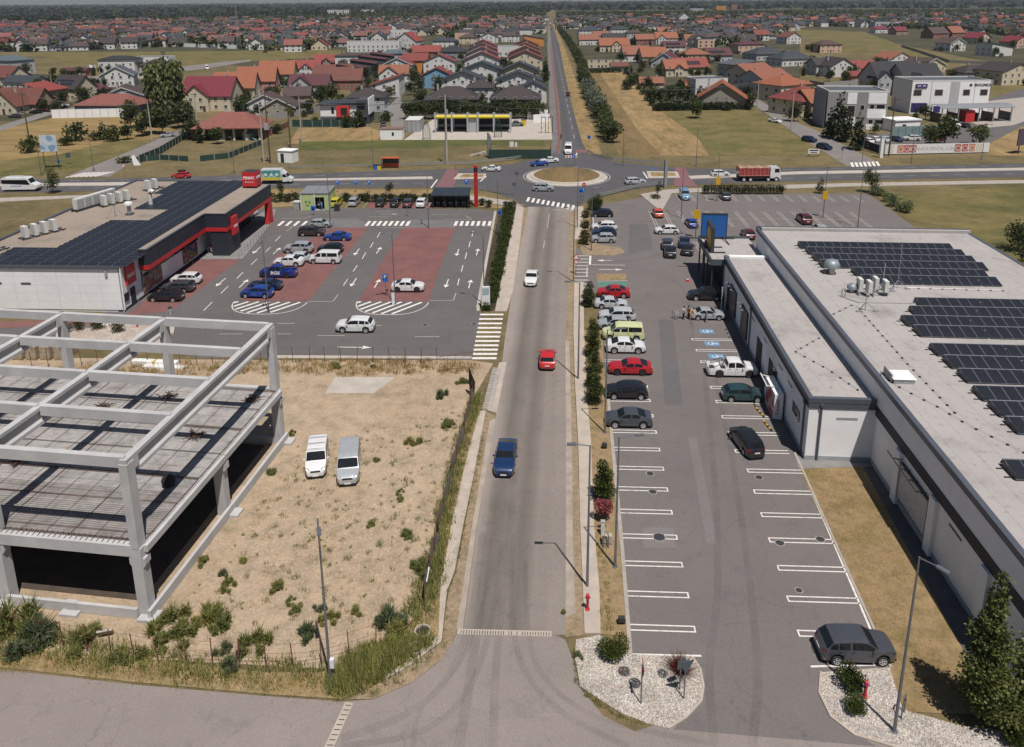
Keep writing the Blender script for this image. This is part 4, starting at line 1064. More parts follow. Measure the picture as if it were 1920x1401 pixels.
# --- box truck with an advert
printed('advert_print',(0.06,0.25,0.24),[(0.10,0.34,0.32),(0.30,0.50,0.47),(0.08,0.22,0.25)],1.6)
t=TP('box_truck','white box truck with a green and yellow advert on the highway','truck',522,343.5,.03,rad(4))
put('cargo_box',BB(-3.4,1.1,-1.08,1.08,.85,3.25),'paint_white',t)
ad=put('advert',QD((-3.25,-1.09,1.55),(.95,-1.09,1.55),(.95,-1.09,3.1),(-3.25,-1.09,3.1)),'advert_print',t)
put('advert_band',QD((-3.25,-1.092,.92),(.95,-1.092,.92),(.95,-1.092,1.5),(-3.25,-1.092,1.5)),printed('advert_yellow',(.62,.50,.03),[(.62,.5,.03),(.55,.45,.03)],1),ad)
for k in range(3):put('advert_disc',TB([(-2.3+k*1.2,-1.093,2.15),(-2.3+k*1.2,-1.10,2.15)],.3,14),'plate_white',ad)
mb=MB();mb.sweep([(1.2,.5),(3.25,.5),(3.3,.95),(3.0,1.3),(2.35,1.5),(1.95,2.25),(1.2,2.3)],'y',-.98,.98);cab=put('cab',mb,'paint_white',t,smooth=30)
mb=MB();mb.sweep([(1.05,2.25),(1.9,2.27),(1.15,3.0),(1.05,3.0)],'y',-.95,.95);put('wind_deflector',mb,'paint_white',t)
put('windscreen',QD((2.4,-.88,1.52),(2.4,.88,1.52),(2.0,.85,2.22),(2.0,-.85,2.22)),'glass2',cab)
for sg in(-1,1):
 q=[(2.25,sg*.985,1.5),(1.3,sg*.985,1.5),(1.3,sg*.985,2.15),(1.9,sg*.985,2.15)];put('side_window',QD(*q).quad(*q[::-1]),'glass2',cab)
 for x in(2.45,-2.2):link('wheel',CARS['panel_van'].wheel(0)[0],t,(x,sg*.88,.36),0 if sg>0 else pi)
put('chassis',BB(-3.3,1.2,-.7,.7,.45,.84),'chassis',t)
# --- minibus
t=TP('minibus','white minibus coach on the highway at the left edge','bus',43,357.5,.03,rad(4.2))
prof=[(-3.7,.45),(3.3,.45),(3.65,.7),(3.62,1.25),(2.55,1.75),(1.95,2.75),(1.5,2.95),(-3.5,2.95),(-3.7,2.7)]
put('body',MB().sweep(prof,'y',-1.1,1.1),'paint_white',t,smooth=25)
for sg in(-1,1):
 q=[(-3.6,sg*1.105,1.75),(2.0,sg*1.105,1.45),(2.35,sg*1.105,1.6),(1.75,sg*1.105,2.55),(-3.6,sg*1.105,2.6)]
 put('side_window',MB().add(q,[(0,1,2,3,4),(4,3,2,1,0)]),'glass2',t)
put('windscreen',QD((2.52,-1.0,1.80),(2.52,1.0,1.80),(2.0,.95,2.70),(2.0,-.95,2.70)),'glass2',t)
put('roof_unit',BB(-2.6,.4,-.7,.7,2.95,3.15),'paint_white',t)
put('stripe',QD((-1.9,-1.107,1.05),(.5,-1.107,1.05),(.5,-1.107,1.35),(-1.9,-1.107,1.35)),printed('stripe_blue',(.5,.55,.66),[(.12,.2,.45),(.4,.45,.6)],6),t)
put('bumper',BB(3.3,3.72,-1.1,1.1,.4,.68),'trim',t)
for x in(2.6,-1.9):
 for sg in(-1,1):link('wheel',CARS['panel_van'].wheel(0)[0],t,(x,sg*.98,.36),0 if sg>0 else pi)

# ================================================================ LARGE BUILDINGS
plain('wall1',(0.80,0.80,0.80),0.75,0,0.06,0.5)
plain('wall_render',(0.80,0.80,0.805),0.85,0,0.07,0.6)
plain('grey1',(0.33,0.34,0.345),0.85,0,0.12,1)
plain('clad',(0.028,0.034,0.048),0.55,0.1,0.15,0.8)
plain('grey2',(0.095,0.108,0.135),0.5,0.2,0.12,1)
plain('black1',(0.022,0.022,0.034),0.7,0,0.15,1)
plain('shop_red',(0.50,0.025,0.03),0.45,0,0.1,1)
plain('roof_membrane',(0.40,0.355,0.33),0.85,0,0.10,0.35)
def membrane(name,c,seam):
 m,nt,b=_new(name);p=_pos(nt,'world')
 n=_noise(nt,p,0.22,6,0.65);r=_ramp(nt,[(0.28,tuple(v*.72 for v in c)),(0.45,c),(0.75,tuple(v*1.1 for v in c))]);LK(nt,n.outputs[0],r.inputs[0])
 sep=nt.nodes.new('ShaderNodeSeparateXYZ');LK(nt,p,sep.inputs[0])
 f=_math(nt,'FRACT',_math(nt,'MULTIPLY',sep.outputs[0],0.66));s=_math(nt,'LESS_THAN',f,0.035)
 col=_mix(nt,_math(nt,'MULTIPLY',s,seam),r.outputs[0],(0.16,0.14,0.135))
 n2=_noise(nt,p,1.3,6,0.75);r2=_ramp(nt,[(0.30,(0.58,0.50,0.43)),(0.44,(1,1,1))]);LK(nt,n2.outputs[0],r2.inputs[0])
 LK(nt,_mix(nt,0.8,col,r2.outputs[0],'MULTIPLY'),b.inputs['Base Color']);SV(b,'Roughness',0.85)
 w=_noise(nt,_pos(nt,'world',(.6,3,1)),1.2,3);_bump(nt,b,w.outputs[0],0.35,0.08)
membrane('roof_shop',(0.275,0.225,0.185),0.25);membrane('roof_store',(0.36,0.335,0.322),0.4)
plain('zinc',(0.42,0.43,0.44),0.45,0.6,0.15,2);plain('iron',(0.06,0.062,0.066),0.5,0.4,0.2,2);plain('unit',(0.60,0.60,0.57),0.6,0,0.1,2)
plain('glass1',(0.016,0.018,0.022),0.08,0,0.25,0.7,spec=0.7);plain('black2',(0.012,0.012,0.013),0.9,0,0.2)
printed('poster',(0.22,0.05,0.06),[(0.33,0.20,0.06),(0.07,0.10,0.14),(0.36,0.32,0.28),(0.10,0.14,0.05),(0.30,0.04,0.05),(0.12,0.05,0.12)],2.2)
m,nt,b=_new('solar_cell');p=_pos(nt,'object')
br=nt.nodes.new('ShaderNodeTexBrick');br.offset=0;SV(br,'Color1',(.017,.019,.026,1));SV(br,'Color2',(.021,.023,.030,1));SV(br,'Mortar',(.034,.036,.042,1))
SV(br,'Scale',5.8);SV(br,'Mortar Size',.012);SV(br,'Brick Width',1);SV(br,'Row Height',1)
LK(nt,p,br.inputs['Vector']);LK(nt,br.outputs[0],b.inputs['Base Color']);SV(b,'Roughness',0.32);SV(b,'Specular IOR Level',0.35)
plain('panel_frame',(0.24,0.245,0.26),0.4,0.5,0.1)
plain('precast',(0.46,0.455,0.452),0.85,0,0.16,0.55,'world',0.15);ground_mat('precast_slab',[(.3,(.17,.15,.14)),(.46,(.29,.275,.27)),(.7,(.37,.36,.36))],[(.3,(.19,.16,.145)),(.5,(.3,.285,.28)),(.75,(.40,.385,.38))],.35,2.5,.5,.3)
plain('rebar',(0.10,0.055,0.04),0.8,0.2,0.35,2)
plain('store_blue',(0.012,0.10,0.33),0.45,0,0.12,1);plain('sign_yellow',(0.72,0.48,0.015),0.45,0,0.1,1);plain('white1',(0.78,0.78,0.76),0.5,0,0.04);plain('text_dark',(0.02,0.02,0.03),0.5,0,0.05)
plain('sign_blue',(0.02,0.13,0.50),0.45,0,0.1,1)

def solar_panel_mesh(w,d,t=0.04):
 mb=MB();mb.m=0;mb.quad((-w/2+.025,-d/2+.025,t+.001),(w/2-.025,-d/2+.025,t+.001),(w/2-.025,d/2-.025,t+.001),(-w/2+.025,d/2-.025,t+.001))
 mb.m=1;mb.box(0,0,t/2,w,d,t)
 return mb.mesh('solar_panel',['solar_cell','panel_frame'])

# ---------------------------------------------------------------- the discount shop with the red stripe (left)
shop=thing('shop_building','white and dark grey discount supermarket with red stripe and solar roof','supermarket',(0,0,0))
ROOF=6.2
put('wall',BB(-78,-56.0,91.3,139.0,0,ROOF-.25),'wall1',shop)
# wall panels of the end wall and front, joints left open between them
for k in range(8):
 x0=-77.9+k*2.87
 for j in range(5):
  put('wall_panel',BB(x0+.015,x0+2.855,91.22,91.29,.3+j*1.13,.3+j*1.13+1.115),'wall1',shop)
put('wall_panel',BB(-55.99,-55.2,91.24,139,.35,ROOF-.2),'wall1',shop)
put('corner_trim',BB(-55.3,-55.12,91.2,91.4,.0,ROOF),'grey1',shop)
put('plinth',BB(-55.19,-55.12,91.5,114,0,.35),'black1',shop)
put('roof',BB(-78.2,-55.05,91.1,139.2,ROOF-.3,ROOF),'roof_shop',shop)
mb=MB();mb.bb(-78.5,-78.1,91.0,139.4,ROOF-.4,ROOF+.28);mb.bb(-78.1,-55.0,139.1,139.4,ROOF-.4,ROOF+.2);mb.bb(-78.1,-55.0,90.98,91.12,ROOF-.22,ROOF+.1)
put('parapet',mb,'grey2',shop)
# fascia along the front (projecting), then the deeper entrance block
mb=MB();mb.bb(-55.1,-53.75,96,113.8,4.75,6.95);mb.bb(-55.1,-50.45,113.8,133.9,4.75,6.95);put('fascia',mb,'clad',shop)
mb=MB();mb.bb(-55.1,-53.72,95.97,113.8,4.15,4.75);mb.bb(-55.1,-50.42,113.77,133.93,4.15,4.75);put('red_stripe',mb,'shop_red',shop)
put('canopy_roof',BB(-55.0,-50.6,113.95,133.75,6.951,6.99).bb(-55,-53.9,96.1,113.95,6.951,6.99),'roof_shop',shop)
mb=MB();mb.bb(-54.0,-53.7,95.95,113.75,6.95,7.05);mb.bb(-53.7,-50.4,113.72,113.95,6.95,7.05);mb.bb(-50.65,-50.4,113.95,133.95,6.95,7.05);put('coping',mb,'grey2',shop)
for k in range(6):put('fascia_joint',BB(-53.76,-53.735,98.8+k*2.9,98.84+k*2.9,4.8,6.9),'black2',shop)
mb=MB();mb.bb(-53.2,-50.5,113.9,118.6,0.02,4.15);put('dark_pier',mb,'clad',shop)
mb=MB();mb.bb(-55.19,-55.1,96.3,113.5,2.9,4.1);put('window_band',mb,'glass1',shop)
for k in range(9):put('mullion',BB(-55.14,-55.06,96.3+k*2.1,96.42+k*2.1,2.9,4.1),'grey2',shop)
for y0,y1,lab in((96.2,99.0,None),(99.05,101.6,None),(108.2,113.0,None)):
 put('poster',QD((-55.08,y0,.6),(-55.08,y1,.6),(-55.08,y1,2.85),(-55.08,y0,2.85)),'poster',shop)
put('door',BB(-55.19,-55.09,93.2,94.3,0,2.5),'clad',shop)
put('notice_board',BB(-55.19,-55.09,91.7,92.7,1.2,2.3),'black1',shop)
put('glazing',BB(-54.6,-54.5,118.7,133.5,0,4.1),'glass1',shop)
for k in range(7):put('mullion',BB(-54.52,-54.42,118.8+k*2.4,118.92+k*2.4,0,4.1),'grey2',shop)
put('red_panel',BB(-54.5,-53.9,119.2,120.6,0,3.4),'shop_red',shop)
put('red_pillar',MB().sweep([(131.5,0),(133.9,0),(133.7,4.15),(132.2,4.15)],'x',-51.2,-50.45),'shop_red',shop)
sg_=put('shop_sign',BB(-55.09,-54.85,92.3,94.5,3.2,5.75),'shop_red',shop)
text('lettering','PENNY.',.62,'white1',sg_,(-54.84,93.4,4.35),(rad(90),0,rad(90)),stretch=.9,bold=.015)
sg_=put('shop_sign',BB(-50.4,-50.0,115.3,117.2,3.1,6.0),'shop_red',shop)
text('lettering','PENNY.',.55,'white1',sg_,(-49.99,116.25,4.4),(rad(90),0,rad(90)),stretch=.85,bold=.015)
for x in(-72.3,-68.4):put('vent_slot',BB(x,x+1.3,91.17,91.225,3.7,3.95),'grey2',shop)
put('wall_lamp',BB(-57.0,-56.7,91.05,91.22,4.9,5.7),'grey1',shop)
# the red cube sign on the roof
cs=thing('roof_sign','red cube sign with white PENNY lettering on the shop roof corner','sign',(-53.0,131.9,6.99),0)
put('cube',BB(-1.25,1.25,-1.25,1.25,.35,2.9),'shop_red',cs)
put('frame',BB(-1.0,-.8,-1,1,0,.35).bb(.8,1.0,-1,1,0,.35).bb(-1.7,1.2,.9,1.1,.02,.1),'iron',cs)
put('top',BB(-1.15,1.15,-1.15,1.15,2.901,2.93),'iron',cs)
text('lettering','PENNY.',.72,'white1',cs,(0,-1.26,1.85),(rad(90),0,0),stretch=.88,bold=.02)
text('lettering','PENNY.',.72,'white1',cs,(1.26,0,1.85),(rad(90),0,rad(90)),stretch=.88,bold=.02)
text('lettering','Every time.',.36,'white1',cs,(0,-1.26,1.15),(rad(90),0,0))
# solar field on the shop roof: panels on a grid, clear of the plant area
pm=solar_panel_mesh(1.94,1.12)
arr=thing('solar_field','large field of dark solar panels stepping across the discount shop roof','solar panels',(0,0,ROOF))
SOLAR=[G(px,py,6.35)for px,py in((-70,604),(0,602),(216,503),(300,456),(400,398),(468,354),(462,339),(340,341),(243,391),(326,391),(288,413),(206,413),(110,463),(40,464),(-70,510))]
npan=0;back=MB()
for j in range(43):
 y=91.9+j*1.15
 for i in range(13):
  x=-54.6-i*1.97
  if not inside((x-.5,y),SOLAR):continue
  npan+=1
  if npan<=300:o=link('solar_panel',pm,arr,(x-.5,y,.12));o.rotation_euler=(rad(7),0,0)
  else:back.box(x-.5,y,.16,1.92,1.1,.05)
if back.f:stuff(put('solar_panel',back,'solar_cell',arr))
# plant on the roof
def plant_bank(x,y,n,label,rz=0,wide=.55,h=1.9):
 t=thing('cooling_unit_bank',label,'air conditioning',(x,y,ROOF),rz,'roof plant of the discount shop')
 put('skid',BB(-.5,n*1.35+.4,-.62,-.5,.12,.26).bb(-.5,n*1.35+.4,.5,.62,.12,.26).bb(-.3,-.2,-.6,.6,0,.12).bb(n*1.35,n*1.35+.1,-.6,.6,0,.12),'iron',t)
 for k in range(n):
  u=put('cooling_unit',BB(k*1.35,k*1.35+wide,-.55,.55,.26,h),'unit',t)
  put('grille',BB(k*1.35+wide,k*1.35+wide+.02,-.48,.48,.4,h-.1),'grey1',u)
 return t
plant_bank(-75.3,102.5,4,'bank of four cooling units in the middle of the roof edge',rad(62));plant_bank(-74.0,120.5,4,'bank of cooling units next to the long white condenser',rad(62))
plant_bank(-76.9,94.5,3,'cooling units at the left edge of the photo on the shop roof',rad(62));plant_bank(-72.2,131.5,2,'two cooling units near the far edge of the shop roof',rad(62))
t=thing('condenser','long white condenser standing along the shop roof edge','air conditioning',(-76.7,117.2,ROOF),rad(75))
put('casing',BB(0,8.2,-.35,.35,.4,2.1),'unit',t)
for k in range(5):put('fan_grille',BB(.25+k*1.6,1.6+k*1.6,-.38,-.351,.6,1.9),'grey1',t)
put('skid',BB(-.3,8.5,-.5,-.4,0,.4).bb(-.3,8.5,.4,.5,0,.4),'iron',t)
for lab,x,y in(('white gooseneck vent pipe, taller, on the shop roof',-66.4,121.6),('white mushroom vent pipe, shorter, by the lightning tripod',-66.9,115.8)):
 t=thing('vent_pipe',lab,'vent',(x,y,ROOF),0,'vents on the shop roof');tall='goose' in lab
 if tall:put('pipe',TB([(0,0,0),(0,0,2.0),(.12,-.1,2.4),(.5,-.2,2.6),(.85,-.3,2.35)],.34,10),'unit',t,smooth=50)
 else:put('pipe',TB([(0,0,0),(0,0,1.7)],.3,10),'zinc',t,smooth=50);put('cowl',LT([(.3,1.5),(.7,1.6),(.72,1.85),(.5,2.15),(.01,2.25)],12),'unit',t,smooth=50)
 put('base',BB(-.5,.5,-.5,.5,0,.25),'grey2',t)
t=thing('lightning_mast','thin lightning mast on a tripod on the shop roof','mast',(-68.5,114.5,ROOF))
put('mast',TB([(0,0,0),(0,0,4.2)],.03,5),'zinc',t);put('tripod',MB().bar((0,0,2),(1.4,0,.05),.05,.05).bar((0,0,2),(-.8,1.2,.05),.05,.05).bar((0,0,2),(-.8,-1.2,.05),.05,.05),'zinc',t)
# trolley rails in front of the entrance, bollards
t=thing('trolley_bay','row of shopping trolleys with red handles under the shop canopy','trolleys',(-54.0,114.6,.1))
mb=MB()
for x in(-.2,.9,2.2):mb.tube([(x,0,0),(x,0,1.0),(x,2.8,1.0),(x,2.8,0)],.03,5)
put('rail',mb,'zinc',t)
for k in range(6):put('trolley',BB(.0+.0,2.0,.3+k*.38,.32+k*.38,.5,1.0).bb(.1,1.9,.3+k*.38,.5+k*.38,.3,.5),'zinc',t);put('handle',BB(.0,2.05,.28+k*.38,.33+k*.38,1.0,1.06),'shop_red',t)
# ---------------------------------------------------------------- recycling container and trolley shelter at the back of the shop car park
plain('container_green',(0.42,0.50,0.24),0.6,0,0.12,1);plain('leaf_green',(0.13,0.36,0.03),0.6,0,0.1)
c0=G(565,396);t=thing('recycling_container','white and green recycling container with an open doorway','recycling point',(c0.x,c0.y,0),rad(4))
put('wall',BB(0,5.4,5.9,6.0,0,3.4).bb(0,.1,0,6,0,3.4).bb(5.3,5.4,0,6,0,3.4).bb(0,2.7,0,.1,0,3.4).bb(4.5,5.4,0,.1,0,3.4).bb(2.7,4.5,0,.1,2.7,3.4),'container_green',t)
for x in(0,2.6,5.3):put('post',BB(x-.05,x+.15,-.06,.14,0,3.5),'unit',t)
put('roof',BB(-.1,2.68,-.1,6.1,3.4,3.56).bb(2.74,5.5,-.1,6.1,3.4,3.56),'zinc',t)
put('floor',BB(0,5.4,0,6,0,.12),'grey1',t)
mb=MB()
for k in range(3):
 a=pi*2*k/3+.3;mb.add([(1.3+.55*cos(a+d)*s,-.012,1.55+.6*sin(a+d)*s)for d,s in((-.5,1),(.4,1.1),(.7,.75),(.4,.5),(-.5,.55))],[(0,1,2,3,4),(4,3,2,1,0)])
put('recycling_emblem',mb,'leaf_green',t)
t=thing('recycling_bin','grey recycling bin left of the container','bin',tuple(G(557,391)),0);put('body',MB().sweep([(-.5,0),(.5,0),(.6,1.25),(-.6,1.25)],'y',-.5,.5),'grey1',t);put('lid',MB().sweep([(-.64,1.26),(.64,1.26),(.5,1.5),(-.5,1.5)],'y',-.55,.55),'unit',t)
c0=G(845,391);t=thing('trolley_shelter','dark trolley shelter with a sloping glass roof','shelter',(c0.x,c0.y,0),rad(1))
for x in(-3.4,-1.1,1.1,3.4):
 for y in(0,3.6):put('post',BB(x-.06,x+.06,y-.06,y+.06,0,2.7+y*.1),'iron',t)
put('roof',MB().add([(-3.7,-.4,2.62),(3.7,-.4,2.62),(3.7,4.0,3.15),(-3.7,4.0,3.15),(-3.7,-.4,2.7),(3.7,-.4,2.7),(3.7,4.0,3.23),(-3.7,4.0,3.23)],[(3,2,1,0),(4,5,6,7),(0,1,5,4),(1,2,6,5),(2,3,7,6),(3,0,4,7)]),plain('glass3',(.035,.045,.055),.25,0,.3,.8),t)
put('roof_bar',BB(-3.7,3.7,-.45,-.35,2.55,2.75).bb(-.05,.05,-.4,.0,2.6,2.75),'iron',t)
put('glass_panel',BB(-3.45,3.45,3.6,3.64,.1,2.9).bb(-3.44,-3.40,0,3.6,.1,2.6),'glass3',t)
for k in range(5):
 q=thing('shopping_trolley','shopping trolley row under the dark trolley shelter','trolley',(c0.x-2.6+k*1.25,c0.y+1.4,.02),0,'trolleys in the dark shelter')
 put('basket',MB().sweep([(-.28,.45),(.28,.45),(.34,.95),(-.34,.95)],'y',-.5,.6),'iron',q);put('frame',BB(-.28,-.24,-.5,.6,.1,.45).bb(.24,.28,-.5,.6,.1,.45).bb(-.34,.34,-.62,-.56,.95,1.02),'zinc',q)
# ---------------------------------------------------------------- totem and signs near the shop
c0=G(893,388);t=thing('totem_sign','tall thin red totem pole at the shop entrance','sign',tuple(c0),rad(-20));put('pole',BB(-.33,.33,-.2,.2,0,8.2),'shop_red',t);put('cap',BB(-.34,.34,-.21,.21,7.0,7.8),'black1',t)
c0=G(1247,352);t=thing('advertising_pylon','slim grey advertising pylon beside the roundabout exit','sign',tuple(c0),rad(10));put('panel',BB(-.33,.33,-.2,.2,0,6.0),'zinc',t);put('side',BB(-.35,-.24,-.22,.22,.05,6.05),'grey2',t)

# ---------------------------------------------------------------- the large store (right)
A_=rad(-1.5);SO=Vector((22.3,60.8,0))
store=thing('store_building','long white supermarket with dark stripe, flat roof and solar panels','supermarket',SO,A_)
MX0,MX1,MY0,MY1,MH=5.55,34.0,-22.6,44.5,7.9
put('wall',BB(MX0,MX1,MY0,MY1,0,MH-.5),'wall_render',store)
put('wall',BB(0,MX0+.5,0,38.0,0,5.6),'wall_render',store)
mb=MB();mb.bb(MX0-.05,MX0-.002,MY0-.05,0,0,.45);mb.bb(-.05,MX0-.05,-.05,-.002,0,.45);mb.bb(-.05,-.002,0,38,0,.45);mb.bb(MX0-.05,MX1,MY0-.05,MY0-.002,0,.45);put('plinth',mb,'grey1',store)
mb=MB();mb.bb(MX0-.06,MX0-.003,MY0-.06,-.06,4.55,5.45);mb.bb(MX0-.003,MX1,MY0-.06,MY0-.003,4.55,5.45);put('dark_stripe',mb,'black1',store)
mb=MB();mb.bb(-.07,MX0-.06,-.07,-.003,5.0,5.55);put('dark_stripe',mb,'grey2',store)
mb=MB();mb.bb(-.07,-.003,0,38,5.0,5.55);put('dark_stripe',mb,'black1',store)
put('roof',BB(MX0+.32,MX1-.4,MY0+.5,MY1-.5,MH-.52,MH-.25),'roof_store',store)
mb=MB();mb.bb(MX0-.1,MX0+.32,MY0-.1,MY1,MH-.5,MH);mb.bb(MX1-.4,MX1+.05,MY0,MY1,MH-.5,MH-.18);mb.bb(MX0+.5,MX1,MY0-.1,MY0+.5,MH-.5,MH);put('parapet',mb,'grey2',store)
mb=MB();mb.bb(MX0+.5,MX1,MY1-.5,MY1+.05,MH-.5,MH+.15);put('parapet',mb,'roof_store',store)
put('parapet_cap',BB(MX0-.1,MX1+.05,MY1+.05,MY1+.3,MH-.5,MH+.22),'grey2',store)
put('roof',BB(.3,MX0-.1,.3,37.5,5.55,5.75),'roof_store',store)
mb=MB();mb.bb(-.12,.3,-.1,38.1,5.55,5.98);mb.bb(.3,MX0-.1,-.1,.3,5.55,5.98);put('parapet',mb,'grey2',store)
put('roof_step',BB(.5,MX0-.1,37.5,38.2,5.55,5.98),'wall1',store)
# entrance canopy with sign frames
mb=MB();mb.bb(-1.6,MX0-.1,38.2,48.6,4.7,5.05);put('canopy_roof',mb,'roof_store',store)
mb=MB();mb.bb(-1.8,-1.6,38.0,48.8,4.55,5.35);mb.bb(-1.6,.0,37.95,38.15,4.55,5.35);mb.bb(-1.6,MX0-.1,48.6,48.8,4.55,5.35);put('canopy_edge',mb,'grey2',store)
for y in(38.4,41.8,45.2,48.4):put('canopy_post',TB([(-1.5,y,0),(-1.5,y,4.6)],.12,8),'iron',store)
put('entrance_glazing',BB(.3,.4,38.2,48.5,0,4.6),'glass1',store)
for x,y in((-1.0,33.4),(-.55,33.4)):put('white_post',TB([(x,y,0),(x,y,3.2)],.07,6),'unit',store)
# doors, windows, billboards, lamps of the annex front (x = 0 face)
def front(y0,y1,z0,z1,name,mat,d=.06,x=0):return put(name,BB(x-d,x-.004,y0,y1,z0,z1),mat,store)
for y0,y1,z0,z1 in((2.2,4.4,2.3,3.3),(10.0,11.6,2.2,3.2)):
 w=front(y0,y1,z0,z1,'window','grey2',.05);put('pane',BB(-.07,-.05,y0+.08,y1-.08,z0+.08,z1-.08),'glass1',w)
for y0,y1 in((11.8,13.2),(16.2,18.4),(33.0,35.0)):front(y0,y1,.05,3.3,'door','black1',.07)
for y0,y1 in((23.0,26.2),(29.4,33.0)):
 f=front(y0,y1,.6,3.9,'billboard','iron',.16);put('poster',BB(-.18,-.16,y0+.15,y1-.15,.75,3.75),printed('poster_dim',(.10,.085,.08),[(.16,.12,.11),(.06,.06,.065),(.13,.11,.1)],1.5),f)
 for k in range(3):put('lamp_arm',MB().bar((-.1,y0+.5+k*(y1-y0-1)/2,3.9),(-.7,y0+.5+k*(y1-y0-1)/2,4.2),.05,.05).box(-.7,y0+.5+k*(y1-y0-1)/2,4.2,.2,.3,.06),'zinc',f)
for y in(5.0,8.5,14.6,20.2):front(y,y+1.4,4.15,4.3,'vent_slot','grey2',.03)
for y in(0.9,21.7,37.6):put('rain_pipe',TB([(-.12,y,0),(-.12,y,5.0)],.08,6).box(-.12,y,5.1,.25,.3,.3),'grey2',store)
put('rain_pipe',TB([(1.0,-.12,0),(1.0,-.12,5.0)],.09,6).box(1.0,-.12,5.35,.28,.25,.25),'grey2',store)
put('vent_slot',BB(2.35,4.1,-.03,-.004,4.0,4.2),'grey1',store)
# long wall towards us: piers, billboard, vents, window
for y in(-5.4,-11.4,-18.5):put('pier',BB(MX0-.28,MX0-.004,y-.45,y+.45,0,4.55),'wall_render',store)
f=put('billboard',BB(MX0-.22,MX0-.06,-10.9,-6.0,.8,3.9),'iron',store)
m,nt,b=_new('faded_poster');n=_noise(nt,_pos(nt,'object'),3.2,6,.75);r=_ramp(nt,[(.36,(.06,.065,.075)),(.43,(.42,.44,.46)),(.7,(.52,.53,.55))]);LK(nt,n.outputs[0],r.inputs[0]);LK(nt,r.outputs[0],b.inputs['Base Color'])
put('poster',BB(MX0-.24,MX0-.22,-10.75,-6.15,.95,3.75),'faded_poster',f)
put('lamp_rail',MB().bar((MX0-.9,-10.4,4.25),(MX0-.9,-5.0,4.25),.08,.08),'iron',f)
for k in range(4):put('lamp_arm',MB().bar((MX0-.1,-10.2+k*1.4,4.1),(MX0-.95,-10.2+k*1.4,4.25),.06,.06).bar((MX0-.12,-10.2+k*1.4,3.7),(MX0-.6,-10.2+k*1.4,4.2),.04,.04),'iron',f)
put('vent_slot',BB(MX0-.05,MX0-.004,-15.2,-13.5,3.95,4.1),'grey2',store)
put('window',BB(MX0-.06,MX0-.004,-19.6,-18.9,1.6,3.6),'glass1',store)
put('wall_cabinet',BB(MX0-.2,MX0-.004,-20.9,-19.9,3.5,4.3),'grey1',store)
# sign tower at the entrance, blue sign on the canopy roof
t=thing('sign_tower','tall blue and yellow store sign on black legs at the entrance','sign',Vector(G(1322,530)),A_)
put('leg',BB(-.4,-.2,-.1,.1,0,6.2),'iron',t);put('leg',BB(.55,.75,-.1,.1,0,6.2),'iron',t)
put('sign_panel',BB(.2,.55,-1.9,1.9,4.7,8.6),'store_blue',t);put('sign_face',TB([(.195,0,6.65),(.17,0,6.65)],1.62,28),'sign_yellow',t)
put('sign_border',BB(.15,.6,-2.0,-1.9,4.6,8.7).bb(.15,.6,1.9,2.0,4.6,8.7).bb(.15,.6,-1.9,1.9,8.6,8.7),'iron',t)
t=thing('roof_billboard','square blue store sign panel on a frame above the canopy','sign',SO+Vector((1.6,48.3,5.05)),A_)
put('panel',BB(-1.75,1.75,-.15,.15,.35,3.7),'store_blue',t);put('border',BB(-1.85,-1.75,-.2,.2,.25,3.8).bb(1.75,1.85,-.2,.2,.25,3.8).bb(-1.85,1.85,-.2,.2,3.7,3.85).bb(-1.85,1.85,-.2,.2,.2,.35),'iron',t)
put('brace',MB().bar((-1.3,-.2,.4),(-1.0,-3.0,.05),.12,.12).bar((1.3,-.2,.4),(1.7,-3.0,.05),.12,.12).bb(-3.6,3.0,-.1,.1,.02,.14),'iron',t)
for k,(x,y)in enumerate(((-1.5,41.6),(-1.5,44.0))):
 put('canopy_beam',BB(x,x+2.3,y,y+.16,5.06,5.22),'iron',store)
# little advert booth at the wall
t=thing('advert_banner','white and red advert panel standing against the annex wall','sign',SO+Vector((-.45,8.4,0)),A_)
put('panel',BB(-.4,.42,-1.9,1.9,.1,2.7),'wall1',t);put('print',QD((-.41,-1.8,2.6),(-.41,1.3,2.6),(-.41,1.3,.2),(-.41,-1.8,.2)),printed('advert_red',(.42,.08,.12),[(.55,.5,.5),(.4,.06,.1),(.5,.3,.3),(.55,.5,.5)],1.3),t)
put('lamp_bracket',MB().bar((.2,1.6,2.7),(-.9,1.6,2.95),.08,.08).bar((.2,-.6,2.7),(-.9,-.6,2.95),.08,.08).bb(-.95,-.85,-.8,1.9,2.9,3.0),'unit',t)
text('lettering','Fornetti',.5,'shop_red',t,(-.06,-1.915,1.4),(rad(90),rad(-90),0))
# solar rows on the store roof
spm=solar_panel_mesh(1.02,1.75)
RZ=MH-.25
ROWS=[ # left end pixel, number of panels, label
 ((1500,459),18,'solar panel row at the far edge of the store roof'),((1515,470),18,'second solar row from the far edge of the store roof'),((1527,482),18,'third solar row from the far edge of the store roof'),((1540,494),18,'fourth solar row from the far roof edge beside the big vent'),
 ((1602,509),14,'short solar row just behind the antenna tripod'),((1618,523),14,'solar row directly behind the cooling units on the store roof'),
 ((1722,567),14,'far row of the middle solar group on the store roof'),((1712,583),15,'second row of the middle solar group on the store roof'),((1697,601),17,'third row of the middle solar group on the store roof'),((1720,620),17,'near row of the middle solar group on the store roof'),
 ((1752,655),17,'far row of the solar group beside the roof hatch'),((1778,678),17,'middle row of the solar group beside the roof hatch'),((1806,704),17,'near row of the solar group beside the roof hatch'),
 ((1835,737),17,'far row of the solar group near the right picture edge'),((1866,766),17,'middle row of the solar group near the right picture edge'),((1898,797),17,'near row of the solar group near the right picture edge'),
 ((1893,880),17,'nearest solar row on the store roof at the picture edge')]
ca,sa=cos(A_),sin(A_)
